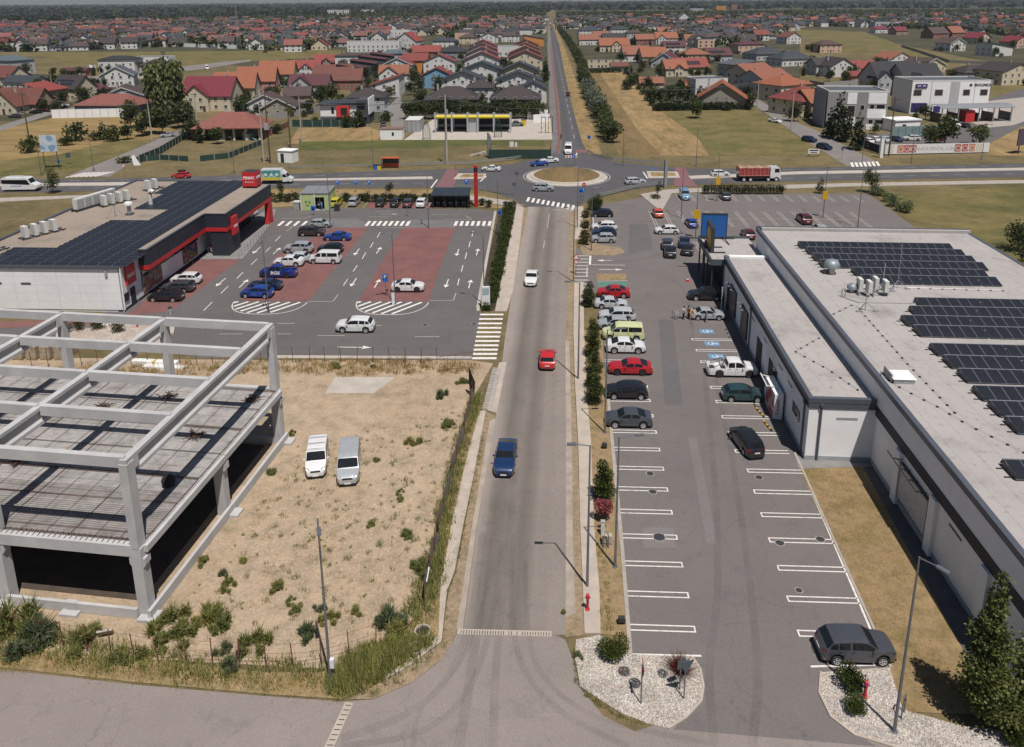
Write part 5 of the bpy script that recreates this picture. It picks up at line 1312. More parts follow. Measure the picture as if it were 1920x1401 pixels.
for(px,py),n,lab in ROWS:
 c=G(px,py,RZ+.35)
 t=thing('solar_row',lab,'solar panels',(c.x,c.y,RZ),A_,'solar rows on the store roof')
 for k in range(n):
  gap=.14*(k//6)
  if c.x+k*1.04>55.3:break
  o=link('solar_panel',spm,t,(.55+k*1.04+gap,0,.32));o.rotation_euler=(rad(15),0,0)
 L=min(n*1.04+.3,55.6-c.x)
 put('rail',BB(0,L,.86,.95,.5,.58),'zinc',t)
 put('wind_plate',MB().add([(0,.95,.55),(L,.95,.55),(L,1.2,.05),(0,1.2,.05)],[(0,1,2,3),(3,2,1,0)]),'iron',t)
 put('support',BB(-.55,.0,-.5,-.42,.02,.08).bb(-.55,0,.5,.58,.02,.08).bb(-.02,.03,-.8,.9,.02,.45),'iron',t)
# roof furniture
def on_roof(px,py,z=RZ):c=G(px,py,z);return(c.x,c.y,z)
t=thing('roof_vent','big grey mushroom vent near the far solar rows','vent',on_roof(1558,513),0);put('pipe',MB().cyl(0,0,0,1.0,.42,12),'zinc',t,smooth=40);put('cowl',LT([(.45,.7),(.85,.8),(.9,1.2),(.7,1.6),(.3,1.75),(.01,1.8)],14),plain('vent_grey',(.27,.31,.33),.5,.3,.15),t,smooth=50);put('motor',BB(-.9,-.4,-.3,.1,0,.5),'iron',t)
t=thing('roof_vent','small hooded vent left of the cooling units','vent',on_roof(1597,548),0);put('pipe',MB().cyl(0,0,0,.6,.25,10),'zinc',t);put('cowl',LT([(.25,.4),(.55,.45),(.55,.75),(.3,1.0),(.01,1.05)],12),'vent_grey',t,smooth=50)
t=thing('cooling_unit_cluster','four white cooling units on a roof frame','air conditioning',on_roof(1632,556),A_)
for x,y in((-.9,.9),(-.2,.1),(.9,1.3),(1.6,.4)):
 u=put('cooling_unit',BB(x-.2,x+.2,y-.5,y+.5,.5,1.75),'unit',t);put('grille',BB(x+.2,x+.22,y-.42,y+.42,.6,1.6),'grey1',u)
put('frame',BB(-1.3,2.0,.1,.2,.4,.5).bb(-1.3,2.0,1.0,1.1,.4,.5).bb(-1.2,-1.1,.1,1.1,0,.4).bb(1.8,1.9,.1,1.1,0,.4).bb(.2,.3,-.2,1.4,0,.4),'zinc',t)
for lab,px,py,h in(('thin antenna mast on a tripod between two solar groups',1682,540,5.2),('thick white mast with sensor beside the cooling units',1654,545,3.2),('low steel mast foot in front of the cooling units',1622,582,2.6)):
 t=thing('roof_mast',lab,'mast',on_roof(px,py),0)
 put('mast',TB([(0,0,0),(0,0,h)],.05 if h<4 else .03,6),'zinc',t);put('foot',MB().bar((0,0,.9),(1.0,-.3,.05),.06,.06).bar((0,0,.9),(-.8,-.4,.05),.06,.06).bar((0,0,.9),(0,.9,.05),.06,.06).box(1.0,-.3,.05,.5,.3,.1).box(-.8,-.4,.05,.5,.3,.1),'zinc',t)
t=thing('roof_hatch','white roof hatch with a metal cover','hatch',on_roof(1688,712),A_)
put('curb',BB(-.85,.85,-.8,.8,0,.45),'zinc',t);put('cover',MB().add([(-.95,-.9,.45),(.95,-.9,.45),(.95,.9,.45),(-.95,.9,.45),(-.6,-.55,.62),(.6,-.55,.62),(.6,.55,.62),(-.6,.55,.62)],[(0,1,5,4),(1,2,6,5),(2,3,7,6),(3,0,4,7),(4,5,6,7)]),'wall1',t);put('back_plate',BB(-1.0,-.9,-.6,1.1,0,.7),'zinc',t)
t=thing('pipe_arch','small bent pipe left of the roof cooling units','pipe',on_roof(1578,557),A_);put('pipe',TB([(0,0,0),(0,0,.9),(.2,0,1.05),(.35,0,.9),(.35,0,0)],.06,6),'zinc',t);put('conduit',MB().bar((0,0,.05),(1.2,-1.6,.05),.12,.1).bar((1.2,-1.6,.05),(9.5,-1.6,.05),.12,.1),'grey1',t)
def wire_run(pxs,label,z=RZ):
 pts=[G(px,py,z)for px,py in pxs];t=thing('lightning_wire',label,'wire',pts[0],0,'lightning wires on the store roof');mb=MB()
 loc=[p-pts[0]for p in pts];mb.tube([l+VZ((.12))for l in loc],.013,4);put('wire',mb,'zinc',t)
 bm_=LT([(.12,0),(.11,.08),(.03,.1),(.01,.12)],8).mesh('block','black1')
 tot=sum((loc[i+1]-loc[i]).length for i in range(len(loc)-1));n=int(tot/1.15)
 for k in range(n+1):
  d=tot*k/n
  for i in range(len(loc)-1):
   s=(loc[i+1]-loc[i]).length
   if d<=s+1e-6:link('block',bm_,t,loc[i]+(loc[i+1]-loc[i])*(d/s if s else 0));break
   d-=s
wire_run([(1615,585),(1700,682),(1790,775)],'line of dark wire blocks running past the roof hatch')
wire_run([(1650,703),(1691,730),(1760,765),(1815,798),(1920,850)],'line of dark wire blocks in front of the roof hatch')
wire_run([(1552,595),(1597,573),(1612,580)],'short line of wire blocks from the parapet to the mast foot')
wire_run([(1700,541),(1880,546)],'line of wire blocks between the far and middle solar groups')
wire_run([(1535,635),(1491,660),(1555,695),(1608,732)],'angled line of wire blocks on the low annex roof',5.75)

# ---------------------------------------------------------------- precast concrete frame under construction (left)
FA=rad(-5.0);FO=Vector((-26.3,41.4,0))
fr=thing('unfinished_building','unfinished precast concrete building frame with an open roof grid','building frame',FO,FA)
FL,NB,BW,TOP,FLO=20.6,4,10.05,11.55,5.1 # depth, bays, bay width, top of girders, floor level
for i in range(NB+1):
 x=-i*BW
 for y in(0.0,FL):
  mb=MB();mb.box(x,y,2.6,.75,.75,5.2);mb.box(x,y,8.2,.58,.75,6.1)
  mb.add([(x-.55,y-.3,4.0),(x+.55,y-.3,4.0),(x+.55,y+.3,4.0),(x-.55,y+.3,4.0),(x-.55,y-.3,4.45),(x+.55,y-.3,4.45),(x+.55,y+.3,4.45),(x-.55,y+.3,4.45),(x-.3,y-.3,3.6),(x+.3,y-.3,3.6),(x+.3,y+.3,3.6),(x-.3,y+.3,3.6)],
               [(4,5,6,7),(0,1,5,4),(1,2,6,5),(2,3,7,6),(3,0,4,7),(8,9,1,0),(9,10,2,1),(10,11,3,2),(11,8,0,3)])
  put('column',mb,'precast',fr)
 y=FL/2
 mb=MB();mb.box(x,y,2.4,.75,.75,4.8);mb.box(x,y,4.3,1.2,.7,.55);put('column',mb,'precast',fr)
 # roof girder: I section
 z=TOP
 prof=[(x-.24,z),(x-.24,z-.25),(x-.09,z-.4),(x-.09,z-.95),(x-.24,z-1.1),(x-.24,z-1.35),(x+.24,z-1.35),(x+.24,z-1.1),(x+.09,z-.95),(x+.09,z-.4),(x+.24,z-.25),(x+.24,z)]
 mb=MB();mb.sweep(prof,'y',.9,FL-.9)
 mb.bb(x-.24,x+.24,-.3,.9,z-1.0,z);mb.bb(x-.24,x+.24,FL-.9,FL+.3,z-1.0,z)
 put('roof_girder',mb,'precast',fr)
 # floor beams under the slab
 put('floor_beam',BB(x-.3,x+.3,.38,FL/2-.4,4.45,4.95).bb(x-.3,x+.3,FL/2+.4,FL-.38,4.45,4.95),'precast',fr)
for i in range(NB):
 x1,x0=-i*BW-.25,-(i+1)*BW+.25
 for y in(0,5.15,10.3,15.45,FL):
  mb=MB();mb.bb(x0,x1,y-.2,y+.2,TOP-.62,TOP+.12);mb.bb(x1-.04,x1+.2,y-.16,y+.16,TOP+.001,TOP+.1)
  put('purlin',mb,'precast',fr)
 for y in(-.12,FL+.12):
  put('edge_beam',BB(x0-.0,x1+.0,y-.22,y+.22,4.55,5.35),'precast',fr)
 for y in(.0,FL):put('plinth_beam',BB(x0+.1,x1-.1,y-.62,y-.40,.05,.75),'precast',fr)
 put('plinth_joint',BB((x0+x1)/2-.4,(x0+x1)/2+.4,-.66,-.36,.05,.8),'precast',fr)
put('edge_beam',BB(.35,.62,.0,FL/2-.05,4.75,5.22).bb(.35,.62,FL/2+.05,FL,4.75,5.22),'precast',fr)
put('plinth_beam',BB(.42,.66,-.62,FL/2,.05,.75),'precast',fr);put('plinth_beam',BB(.42,.66,FL/2+.02,FL+.4,.05,.75),'precast',fr)
for x,y in((.4,-.4),(.7,FL-.1),(-5.0,-.6),(-BW,-.5),(.7,FL/2)):put('footing',BX(x,y,.08,1.25,1.0,.3),'precast',fr)
put('shade_floor',BB(-NB*BW-1,-1.1,.9,FL-.9,.03,.07),plain('earth_shade',(.07,.052,.04),.95,0,.3,1),fr)  # dark sheet added over the sand, painting deeper shade under the frame
# hollow core floor planks: one by one
for i in range(NB):
 x1,x0=-i*BW-.02,-(i+1)*BW+.02
 for k in range(17):
  y0=.15+k*(FL-.3)/17
  put('floor_plank',BB(x0+(.35 if i==NB-1 else 0),x1+(.33 if i==0 else 0),y0+.012,y0+(FL-.3)/17-.012,4.96,FLO+.1+.012*((k*7+i*3)%3)),'precast_slab',fr)
mb=MB();rr_=random.Random(3)
for k in range(0,46,2): # reinforcement lying on the floor
 x=.2-k*.88;mb.bar((x,.2,FLO+.19),(x+rr_.uniform(-.15,.15),FL-.3,FLO+.19),.018 if k%3 else .04,.02)
for y in(.35,1.0,4.2,7.0,7.15,10.3,13.7,13.9,17.0,FL-.4,FL-.55):mb.bar((.2,y,FLO+.22),(-NB*BW+.4,y+rr_.uniform(-.2,.2),FLO+.22),.045,.03)
for k in range(26):mb.bar((.2,.3+k*.2,FLO+.205),(-NB*BW+.4,.3+k*.2,FLO+.205),.018,.016)
for k in range(60):mb.bar((.25-k*.38,-.2,FLO+.26),(.25-k*.38,.35,FLO+.36),.03,.03)
stuff(put('reinforcement',mb,'rebar',fr))
t=thing('bagged_load','dark wrapped bundle lying on the concrete floor slab edge','bundle',FO+Vector((-1.0,6.2,FLO+.2)),.3)
put('bag',LT([(.01,0),(.42,.05),(.5,.35),(.38,.65),(.12,.82),(.01,.85)],10),'black2',t,smooth=60)
pile_labels=['tangled pile of steel offcuts near the slab edge','scrap heap of dark steel at the far slab corner','low pile of bars under the middle roof girder','row of black spacers on the slab beyond the second girder','dark bundle of offcuts at the back of the slab','scattered wire heap on the rear slab']
for lab,(x,y)in zip(pile_labels,((-3.0,12.2),(-1.2,18.6),(-14.5,7.4),(-13.4,15.6),(-8.8,18.0),(-18.2,17.3))):
 p=Vector((x*cos(FA)-y*sin(FA),x*sin(FA)+y*cos(FA),0))+FO;t=thing('scrap_pile',lab,'scrap',(p.x,p.y,FLO+.15),0,'steel scrap on the slab');mb=MB()
 for k in range(28):
  a=rr_.uniform(0,6.3);r_=rr_.uniform(0,.6);l=rr_.uniform(.3,.9);b_=rr_.uniform(0,6.3);h=rr_.uniform(.02,.3)
  mb.bar((r_*cos(a),r_*sin(a),h),(r_*cos(a)+l*cos(b_),r_*sin(a)+l*sin(b_),h+rr_.uniform(-.02,.1)),.05,.05)
 stuff(put('steel_offcut',mb,'rebar',t))
# stored materials behind the frame
printed('pallet_wrap',(.30,.245,.17),[(.33,.27,.19),(.24,.19,.13),(.36,.31,.24)],2.4)
labs=['wrapped brick pallet, left end of the row behind the frame','wrapped brick pallet, second in the row behind the frame','wrapped brick pallet in the middle of the row behind the frame','wrapped brick pallet beside the frame column','wrapped brick pallet, right end of the row behind the frame']
for k,lab in enumerate(labs):
 c=G(20+k*26,668);t=thing('brick_pallet',lab,'pallet',(c.x,c.y,.03),FA,'brick pallets behind the frame')
 put('bricks',BB(-.62,.62,-1.1,1.1,.15,1.55),'pallet_wrap',t);put('pallet',BB(-.62,.62,-1.1,1.1,0,.14),plain('pallet_wood',(.28,.19,.11),.9,0,.3,3),t);put('wrap_top',BB(-.6,.6,-1.05,1.05,1.55,1.6),plain('wrap_grey',(.36,.30,.27),.5,0,.2,2),t)
for k,lab in enumerate(('upper white wrapped stack of panels behind the frame','lower white wrapped stack of panels behind the frame')):
 c=G(292+k*14,684-k*-4);t=thing('panel_stack',lab,'panel stack',(c.x,c.y,.03),FA+.02);put('stack',BB(-2.6+k*.6,2.6,-.4-k*.3,.3-k*.3,0,.5-k*.25),'white1',t);put('strap',BB(-.15,.15,-.42,.32,0,.52),plain('strap_yellow',(.5,.36,.1),.7),t)if k==0 else None

# ================================================================ LAMPS, SIGNS, FENCES
plain('lamp1',(0.20,0.21,0.23),0.45,0.5,0.15,2);plain('lamp_glass',(0.5,0.5,0.48),0.3,0,0.1)
plain('pole_concrete',(0.40,0.37,0.33),0.9,0,0.15,1.5);plain('pole_wood',(0.10,0.07,0.05),0.9,0,0.25,1.5)
plain('white2',(0.72,0.72,0.72),0.5,0,0.08);plain('sign_red',(0.50,0.03,0.04),0.45,0,0.1);plain('sign_back',(0.10,0.12,0.14),0.5,0.3,0.15);plain('amber',(0.60,0.35,0.01),0.5,0,0.1)
plain('green_net',(0.018,0.05,0.04),0.85,0,0.25,1.2);plain('fgrey',(0.28,0.27,0.26),0.9,0,0.15,1.5);plain('brick_red',(0.22,0.07,0.05),0.85,0,0.2,2)
def rot_pole_lamp(label,px,py,h,heads,arm=.9,group='street lamps',base_z=0.05):
 """heads: list of arm directions in degrees"""
 c=G(px,py);t=thing('street_lamp',label,'street lamp',(c.x,c.y,base_z),0,group)
 put('pole',TB([(0,0,0),(0,0,1.2),(0,0,h)],[.105,.09,.05],8),'lamp1',t,smooth=50)
 put('base_plate',MB().cyl(0,0,0,.06,.2,8),'lamp1',t)
 for a in heads:
  d=Vector((cos(rad(a)),sin(rad(a)),0));e=d*arm+VZ((h+.08))
  put('arm',TB([(0,0,h-.05),d*arm+VZ((h+.08))],.035,6),'lamp1',t)
  q=put('lamp_head',BX(0,0,0,.62,.24,.10,rad(a)),'lamp1',t,tuple(e+d*.3));put('lens',BX(0,0,-.058,.5,.18,.02,rad(a)),'lamp_glass',q)
 return t
rot_pole_lamp('street lamp on the weedy verge left of the junction',619.6,1275.5,11.0,[-70])
put('junction_box',BB(.06,.3,-.1,.1,.9,1.5),'white2',bpy.data.objects['street_lamp'])
rot_pole_lamp('street lamp on the gravel island in front of the big tree',1676.3,1373,11.2,[-55])
rot_pole_lamp('street lamp on the pavement beside the red post',1101,1101.8,10.9,[182])
rot_pole_lamp('car park lamp on the planting strip next to the pink bush',1153.2,1063.7,10.3,[8],1.1)
rot_pole_lamp('street lamp on the pavement level with the red hatchback',1084,712,10.9,[182])
rot_pole_lamp('street lamp on the pavement near the shop entrance crossing',1075,529,10.9,[182])
rot_pole_lamp('street lamp on the pavement at the far end of the main road',1082.5,428,10.9,[182])
rot_pole_lamp('car park lamp beside the dark grey crossover',1134,812,10.3,[8],1.1)
rot_pole_lamp('car park lamp behind the silver compact car',1108.5,470,10.3,[8],1.1)
rot_pole_lamp('lamp on the right hatched island of the shop car park',741,571,9.8,[98,200],.9)
rot_pole_lamp('lamp on the left hatched island of the shop car park',504.5,588,9.8,[98,278],.9)
rot_pole_lamp('lamp at the far end of the left paver bay',620,428,9.8,[0,180],.9)
rot_pole_lamp('lamp at the far end of the right paver bay',804,428,9.8,[98,278],.9)
rot_pole_lamp('lamp on the kerb beside the green hedge',908,574,9.8,[160],1.2)
rot_pole_lamp('lamp in the hedge near the blue crossing sign',934,440,9.8,[165],1.2)
rot_pole_lamp('lamp with a yellow panel in the middle of the right car park',1304,447,9.5,[90,270],.9)
rot_pole_lamp('lamp between the middle bays of the right car park',1543,408,9.5,[90,270],.9)
rot_pole_lamp('lamp at the far bays beside the dark grey hatchback',1344,378,9.5,[90,270],.9)
rot_pole_lamp('lamp standing at the far corner of the store roof',1608,426,10,[90,270],.9)
rot_pole_lamp('lamp left of the red hatchback in the right car park',1277,410,9.5,[90],.9)
for k,(px,py,h)in enumerate(((78,330,9),(176,322,9),(440,327,9),(700,316,9),(836,306,10),(1168,312,9),(1305,312,9),(1616,306,9),(1708,308,9),(1840,300,9))):
 labs=('thin lamp post on the far verge above the minibus','thin lamp post where the narrow lane meets the highway','thin lamp post behind the red hatchback on the highway','thin lamp post beside the orange bus stop','thin lamp post left of the roundabout exit','thin lamp post on the verge right of the roundabout','thin lamp post in front of the mown field','thin lamp post at the right street junction','thin lamp post in front of the clinic banner','thin lamp post on the right hand verge of the highway')
 rot_pole_lamp(labs[k],px,py,h,[-80],1.4,'lamps along the highway',0)
put_y=lambda t,z0,z1:put('yellow_panel',BB(-.45,.45,-.12,.12,z0,z1),'amber',t)
for o in list(COL.objects):
 if o.get('label','').startswith(('lamp with a yellow panel','lamp between the middle bays','lamp at the far bays')):put_y(o,3.4,4.9)
def road_sign(label,px,py,h,kind,facing=-90,size=.65,group='road signs',base=0.05):
 c=G(px,py);t=thing('road_sign',label,'road sign',(c.x,c.y,base),rad(facing+90),group)
 put('post',TB([(0,0,0),(0,0,h)],.04,6),'lamp1',t);s=size
 def disc(n,r_,z,mat,y,rot=0):return put('sign_face',TB([(0,y,z),(0,y-.02,z)],r_,n),M_[mat],t)
 if kind=='square_blue':
  f=put('sign_face',BB(-s/2,s/2,-.07,-.04,h-s,h),'sign_blue',t);put('emblem',MB().add([(-.2,-.075,h-s+.12),(.2,-.075,h-s+.12),(0,-.075,h-.12)],[(0,1,2),(2,1,0)]),'white2',f)
 elif kind=='parking':
  f=put('sign_face',BB(-s/2,s/2,-.07,-.04,h-s*1.5,h),'sign_blue',t);text('lettering','P',s*.95,'white1',f,(0,-.075,h-s*.6),(rad(90),0,0),bold=.01)
 elif kind=='round_red':
  f=disc(20,s/2,h-s/2,'sign_red',-.04);put('bar',BB(-.2,.2,-.08,-.062,h-s/2-.05,h-s/2+.05),'white2',f)
 elif kind=='round_blue':
  f=disc(20,s/2,h-s/2,'sign_blue',-.04);put('arrow',BB(-.05,.05,-.08,-.062,h-s*.8,h-s*.25),'white2',f)
 elif kind in('yield','yield_back'):
  mt='sign_back' if kind=='yield_back' else 'sign_red'
  f=put('sign_face',MB().sweep([(0,h-s),(s*.56,h),(-s*.56,h)],'y',-.07,-.04),M_[mt],t)
  if kind=='yield':put('inner',MB().sweep([(0,h-s*.8),(s*.38,h-.1),(-s*.38,h-.1)],'y',-.085,-.072),'white2',f)
 elif kind=='warning':
  f=put('sign_face',MB().sweep([(-s*.56,h-s),(s*.56,h-s),(0,h)],'y',-.07,-.04),'sign_red',t);put('inner',MB().sweep([(-s*.36,h-s*.9),(s*.36,h-s*.9),(0,h-s*.22)],'y',-.085,-.072),'white2',f)
  f2=disc(20,.32,h-s-.4,'sign_red',-.04);put('inner',TB([(0,-.062,h-s-.4),(0,-.075,h-s-.4)],.22,18),'white2',f2)
 elif kind=='square_back':
  put('sign_face',BB(-s/2,s/2,-.07,-.04,h-s,h),'sign_back',t)
 return t
road_sign('red edged yield sign on a thin post on the gravel island',1201.5,1321.5,2.75,'yield',0,.8)
road_sign('dark back of a yield sign beside the reddish grass',1282,1312,2.7,'yield_back',-75,.85)
road_sign('dark square sign back in front of the reddish grass',1274,1295,2.2,'square_back',-60,.6)
road_sign('warning triangle with a round sign below on the right pavement',1080,515,3.3,'warning',-92,1.0)
road_sign('blue crossing sign at the hedge end by the roundabout',936.5,425,3.0,'square_blue',-90,.8)
road_sign('blue crossing sign on the shop side of the far crosswalk',1089,383,3.1,'square_blue',-90,.8)
road_sign('round blue roundabout sign beside the big round bush',1094,377,2.7,'round_blue',-90,.7)
road_sign('red no entry style sign before the roundabout',1094.5,371,3.1,'round_red',-90,.8)
road_sign('red round sign in front of the back row cars',764,406,2.6,'round_red',-90,.65)
road_sign('blue parking sign on the right red paver bay',724,556,3.2,'parking',-90,.75)
road_sign('blue parking sign above the trolley shelter',875,366,3.4,'parking',-90,.75)
road_sign('blue sign in the hedge behind the yellow van',634,361,2.6,'parking',-90,.6,'parking signs');road_sign('blue sign in the hedge behind the silver people carrier',668,361,2.6,'parking',-90,.6,'parking signs');road_sign('blue sign in the hedge between silver and dark cars',693,361,2.6,'parking',-90,.6,'parking signs')
road_sign('blue square sign at the walkway in front of the recycling container',588,404,1.8,'square_blue',-90,.9)
road_sign('blue triangle sign at the shop front by the posters',362,497,3.0,'square_blue',0,.7)
road_sign('round blue keep right sign on the roundabout mound',1075,318,2.6,'round_blue',-90,.8,base=1.0)
road_sign('round blue sign on the right traffic island',1222,328,1.6,'round_blue',-90,.6);road_sign('dark sign back on the left traffic island',855,331,2.4,'yield_back',0,.7)
road_sign('pair of dark sign backs beside the left guardrail',969,345,2.6,'square_back',90,.7);road_sign('dark sign back just before the left guardrail end',964,366,2.6,'square_back',90,.7)
road_sign('blue triangle sign on the far verge by the billboard',113,320,2.6,'square_blue',-90,.7);road_sign('dark sign on the far verge right of the billboard',130,308,2.8,'square_back',-90,1.2)
road_sign('yield sign at the corner of the right street',1578,300,3.0,'yield_back',90,.9);road_sign('blue sign at the start of the avenue pavement',1104,275,3.0,'square_blue',-90,.9)
road_sign('white round sign pair behind the shop roof plant',236,343,4.2,'yield',-90,.9)
# chevron board on the mound, white board, pale billboard
t=TP('chevron_board','red and white chevron board on the roundabout mound','sign',1071,312,1.2);f=put('board',BB(-1.4,1.4,-.05,.0,.9,1.55),'white2',t)
for k in range(4):x=-1.25+k*.68;put('chevron',MB().add([(x,-.055,.92),(x+.28,-.055,.92),(x+.55,-.055,1.22),(x+.28,-.055,1.53),(x,-.055,1.53),(x+.27,-.055,1.22)],[(0,1,2,5),(5,2,3,4)]),'sign_red',f)
put('post',TB([(-1,.02,-1),(-1,.02,1.5)],.04,6).tube([(1,.02,-1),(1,.02,1.5)],.04,6),'lamp1',t)
c=G(98,316);t=thing('billboard','pale blue billboard on two legs on the far verge','billboard',(c.x,c.y,0),rad(12));put('panel',BB(-1.9,1.9,-.1,.1,4.2,8.2),printed('billboard_pale',(.42,.50,.58),[(.5,.56,.62),(.2,.3,.45),(.55,.6,.64),(.45,.52,.58)],.8),t);put('leg',BB(-1.6,-1.45,-.05,.05,0,4.2),'iron',t);put('leg',BB(1.45,1.6,-.05,.05,0,4.2),'iron',t)
c=G(1525,294);t=thing('notice_board','small white notice board in the grass by the right street','sign',(c.x,c.y,0),0);put('board',BB(-1.4,1.4,-.05,.05,.8,2.0),'white2',t);put('print',BB(-1.1,1.1,-.07,-.051,1.5,1.8).bb(-.8,.8,-.07,-.051,1.0,1.2),'text_dark',t);put('post',BB(-1.2,-1.1,0,.1,0,.8).bb(1.1,1.2,0,.1,0,.8),'iron',t)
c=G(911,577);t=thing('info_totem','white information totem at the near end of the green hedge','sign',(c.x,c.y,.05),rad(5));put('panel',BB(-.55,.55,-.12,.12,.3,2.9),'white2',t);put('print',BB(-.42,.42,-.14,-.121,1.8,2.7).bb(-.42,.42,-.14,-.121,.6,.8),plain('print_teal',(.3,.42,.42),.5),t);put('post',BB(-.6,-.5,-.06,.06,0,3.0).bb(.5,.6,-.06,.06,0,3.0),'lamp1',t)
t=TP('charging_post','white post on the right hatched island','post',738,573,.03);put('body',BB(-.18,.18,-.15,.15,0,1.9),'white2',t);put('top',BB(-.2,.2,-.17,.17,1.9,2.0),'iron',t)
# hydrants, posts, cabinets, hoops
def hydrant(label,px,py,h=1.15,z=.1,top='sign_red'):
 c=G(px,py);t=thing('hydrant',label,'hydrant',(c.x,c.y,z));put('body',LT([(.16,0),(.16,.08),(.09,.1),(.09,h*.7),(.13,h*.74),(.13,h*.85),(.1,h),(.01,h+.05)],12),'sign_red',t,smooth=40);put('outlet',TB([(-.2,0,h*.78),(.2,0,h*.78)],.05,8),M_[top],t)
hydrant('red hydrant on the pavement near the junction',1101.5,1146,1.2,.13);hydrant('red and blue hydrant on the right gravel island',1621,1309,1.1,.08,'sign_blue');hydrant('red hydrant above the shop side planting bed',258,618,1.4,.2,'sign_blue')
c=G(1130,1004);t=thing('utility_cabinet','slim grey electric cabinet below the pink bush','cabinet',(c.x,c.y,.05));put('body',BB(-.14,.14,-.12,.12,0,1.15),'unit',t);put('cap',BB(-.17,.17,-.15,.15,1.15,1.22),'grey1',t)
c=G(1138,1020);t=thing('utility_box','low beige box behind a steel hoop in the planting strip','cabinet',(c.x,c.y,.05));put('body',BB(-.35,.35,-.2,.2,.15,.75),plain('box_beige',(.42,.36,.29),.7),t);put('foot',BB(-.3,.3,-.15,.15,0,.15),'grey1',t)
def hoop(label,px,py,w,h,rz=0):c=G(px,py);t=thing('steel_hoop',label,'barrier',(c.x,c.y,.05),rz);put('hoop',TB([(-w/2,0,0),(-w/2,0,h*.75),(-w*.3,0,h),(w*.3,0,h),(w/2,0,h*.75),(w/2,0,0)],.045,7),'lamp1',t,smooth=60);put('foot',BX(-w/2,0,.01,.16,.16,.02).box(w/2,0,.01,.16,.16,.02),'lamp1',t)
hoop('steel hoop in front of the beige box',1136,1027,.35,1.2);hoop('bent steel hoop beside the lamp on the gravel',1692,1343,.55,1.3,.9)
c=G(1165,1171);t=thing('flood_light','small dark floodlight on the kerb by the last parking line','light',(c.x,c.y,.1));put('housing',BX(0,0,.32,.42,.3,.3),'iron',t);put('bracket',BB(-.25,-.2,-.05,.05,0,.3).bb(.2,.25,-.05,.05,0,.3),'iron',t)
t=TP('flood_light','small dark floodlight on the kerb below the dark crossover','light',1133,842,.1);put('housing',BX(0,0,.32,.42,.3,.3),'iron',t);put('bracket',BB(-.25,-.2,-.05,.05,0,.3).bb(.2,.25,-.05,.05,0,.3),'iron',t)
mst=MB()
for lab,px,py in(('striped parking stop in front of the teal hatchback bay',1425,775),('striped parking stop above the black minivan',1439,800)):
 c=G(px,py);t=thing('wheel_stop',lab,'wheel stop',(c.x,c.y,.03),rad(100));
 for k in range(6):put('block',BB(-.9+k*.3,-.61+k*.3,-.08,.08,0,.12),'amber' if k%2 else 'trim',t)
t=thing('traffic_cone','red and white cone at the canopy shadow','cone',tuple(G(1289,528,0)+VZ((.03))));put('cone',LT([(.24,.03),(.03,.75),(.01,.76)],12),'sign_red',t);put('band',LT([(.165,.3),(.115,.48)],12),'white2',t);put('foot',BX(0,0,.015,.55,.55,.03),'sign_red',t)
for k,(px,py)in enumerate(((300,583),(317,581),(338,582),(262,577))):
 labs=('bollard at the front left of the black saloon','bollard in front of the black saloon','bollard at the front right of the black saloon','bollard at the shop door');c=G(px,py);t=thing('bollard',labs[k],'bollard',(c.x,c.y,.03),0,'bollards at the shop wall');put('post',MB().cyl(0,0,0,1.0,.06,8),'zinc',t);put('cap',MB().cyl(0,0,1.0,1.05,.065,8),'iron',t)
bm_=MB().cyl(0,0,0,1.0,.05,7).mesh('post','zinc')
for k in range(12):
 a,b_=G(372,486),G(508,428);p=G(452,486)+(G(508,428)-G(452,486))*(k/11)+Vector((-.3,0,0));t=thing('bollard','one of the thin bollards lining the shop walkway kerb','bollard',(p.x,p.y,.1),0,'bollards along the shop walkway');link('post',bm_,t)
t=thing('waste_bin','dark bin beside the hatched island post','bin',tuple(G(320,590)+VZ((.03))));put('body',MB().cyl(0,0,0,.9,.25,10),'grey1',t);put('lid',MB().cyl(0,0,.9,.98,.28,10),'iron',t)
c=G(640,392);t=thing('waste_bin','dark bin in front of the yellow van','bin',(c.x-.4,c.y-1.5,.03));put('body',BB(-.45,.45,-.35,.35,0,1.3),'iron',t);put('lid',BB(-.5,.5,-.4,.4,1.3,1.4),'grey2',t)

# guard rails
def guardrail(label,pxs,h=.8,double=True):
 pts=[G(*p)for p in pxs];t=thing('guardrail',label,'guardrail',pts[0],0,'guardrails round the roundabout');loc=[p-pts[0]for p in pts]
 mb=MB()
 for i in range(len(loc)-1):
  mb.bar(loc[i]+VZ((h)),loc[i+1]+VZ((h)),.06,.3)
  if double:mb.bar(loc[i]+VZ((h-.42)),loc[i+1]+VZ((h-.42)),.06,.2)
 put('rail',mb,'zinc',t);tot=0
 pm_=BX(0,0,h/2,.12,.12,h).mesh('post','zinc')
 for i in range(len(loc)-1):
  n=max(1,int((loc[i+1]-loc[i]).length/4))
  for k in range(n):link('post',pm_,t,loc[i]+(loc[i+1]-loc[i])*(k/n))
guardrail('guardrail left of the near roundabout entry',[(850,353),(910,359),(964,367)]);guardrail('curving guardrail right of the near roundabout entry',[(1124,371),(1160,362),(1200,352),(1248,347)])
guardrail('guardrail along the far left of the roundabout',[(770,311),(880,309),(960,301),(1010,292),(1046,288)]);guardrail('guardrail along the far right of the roundabout',[(1102,287),(1115,295),(1150,303),(1248,311)])
guardrail('long guardrail on the far verge of the left highway',[(540,318),(660,316),(770,313)],.8,False)

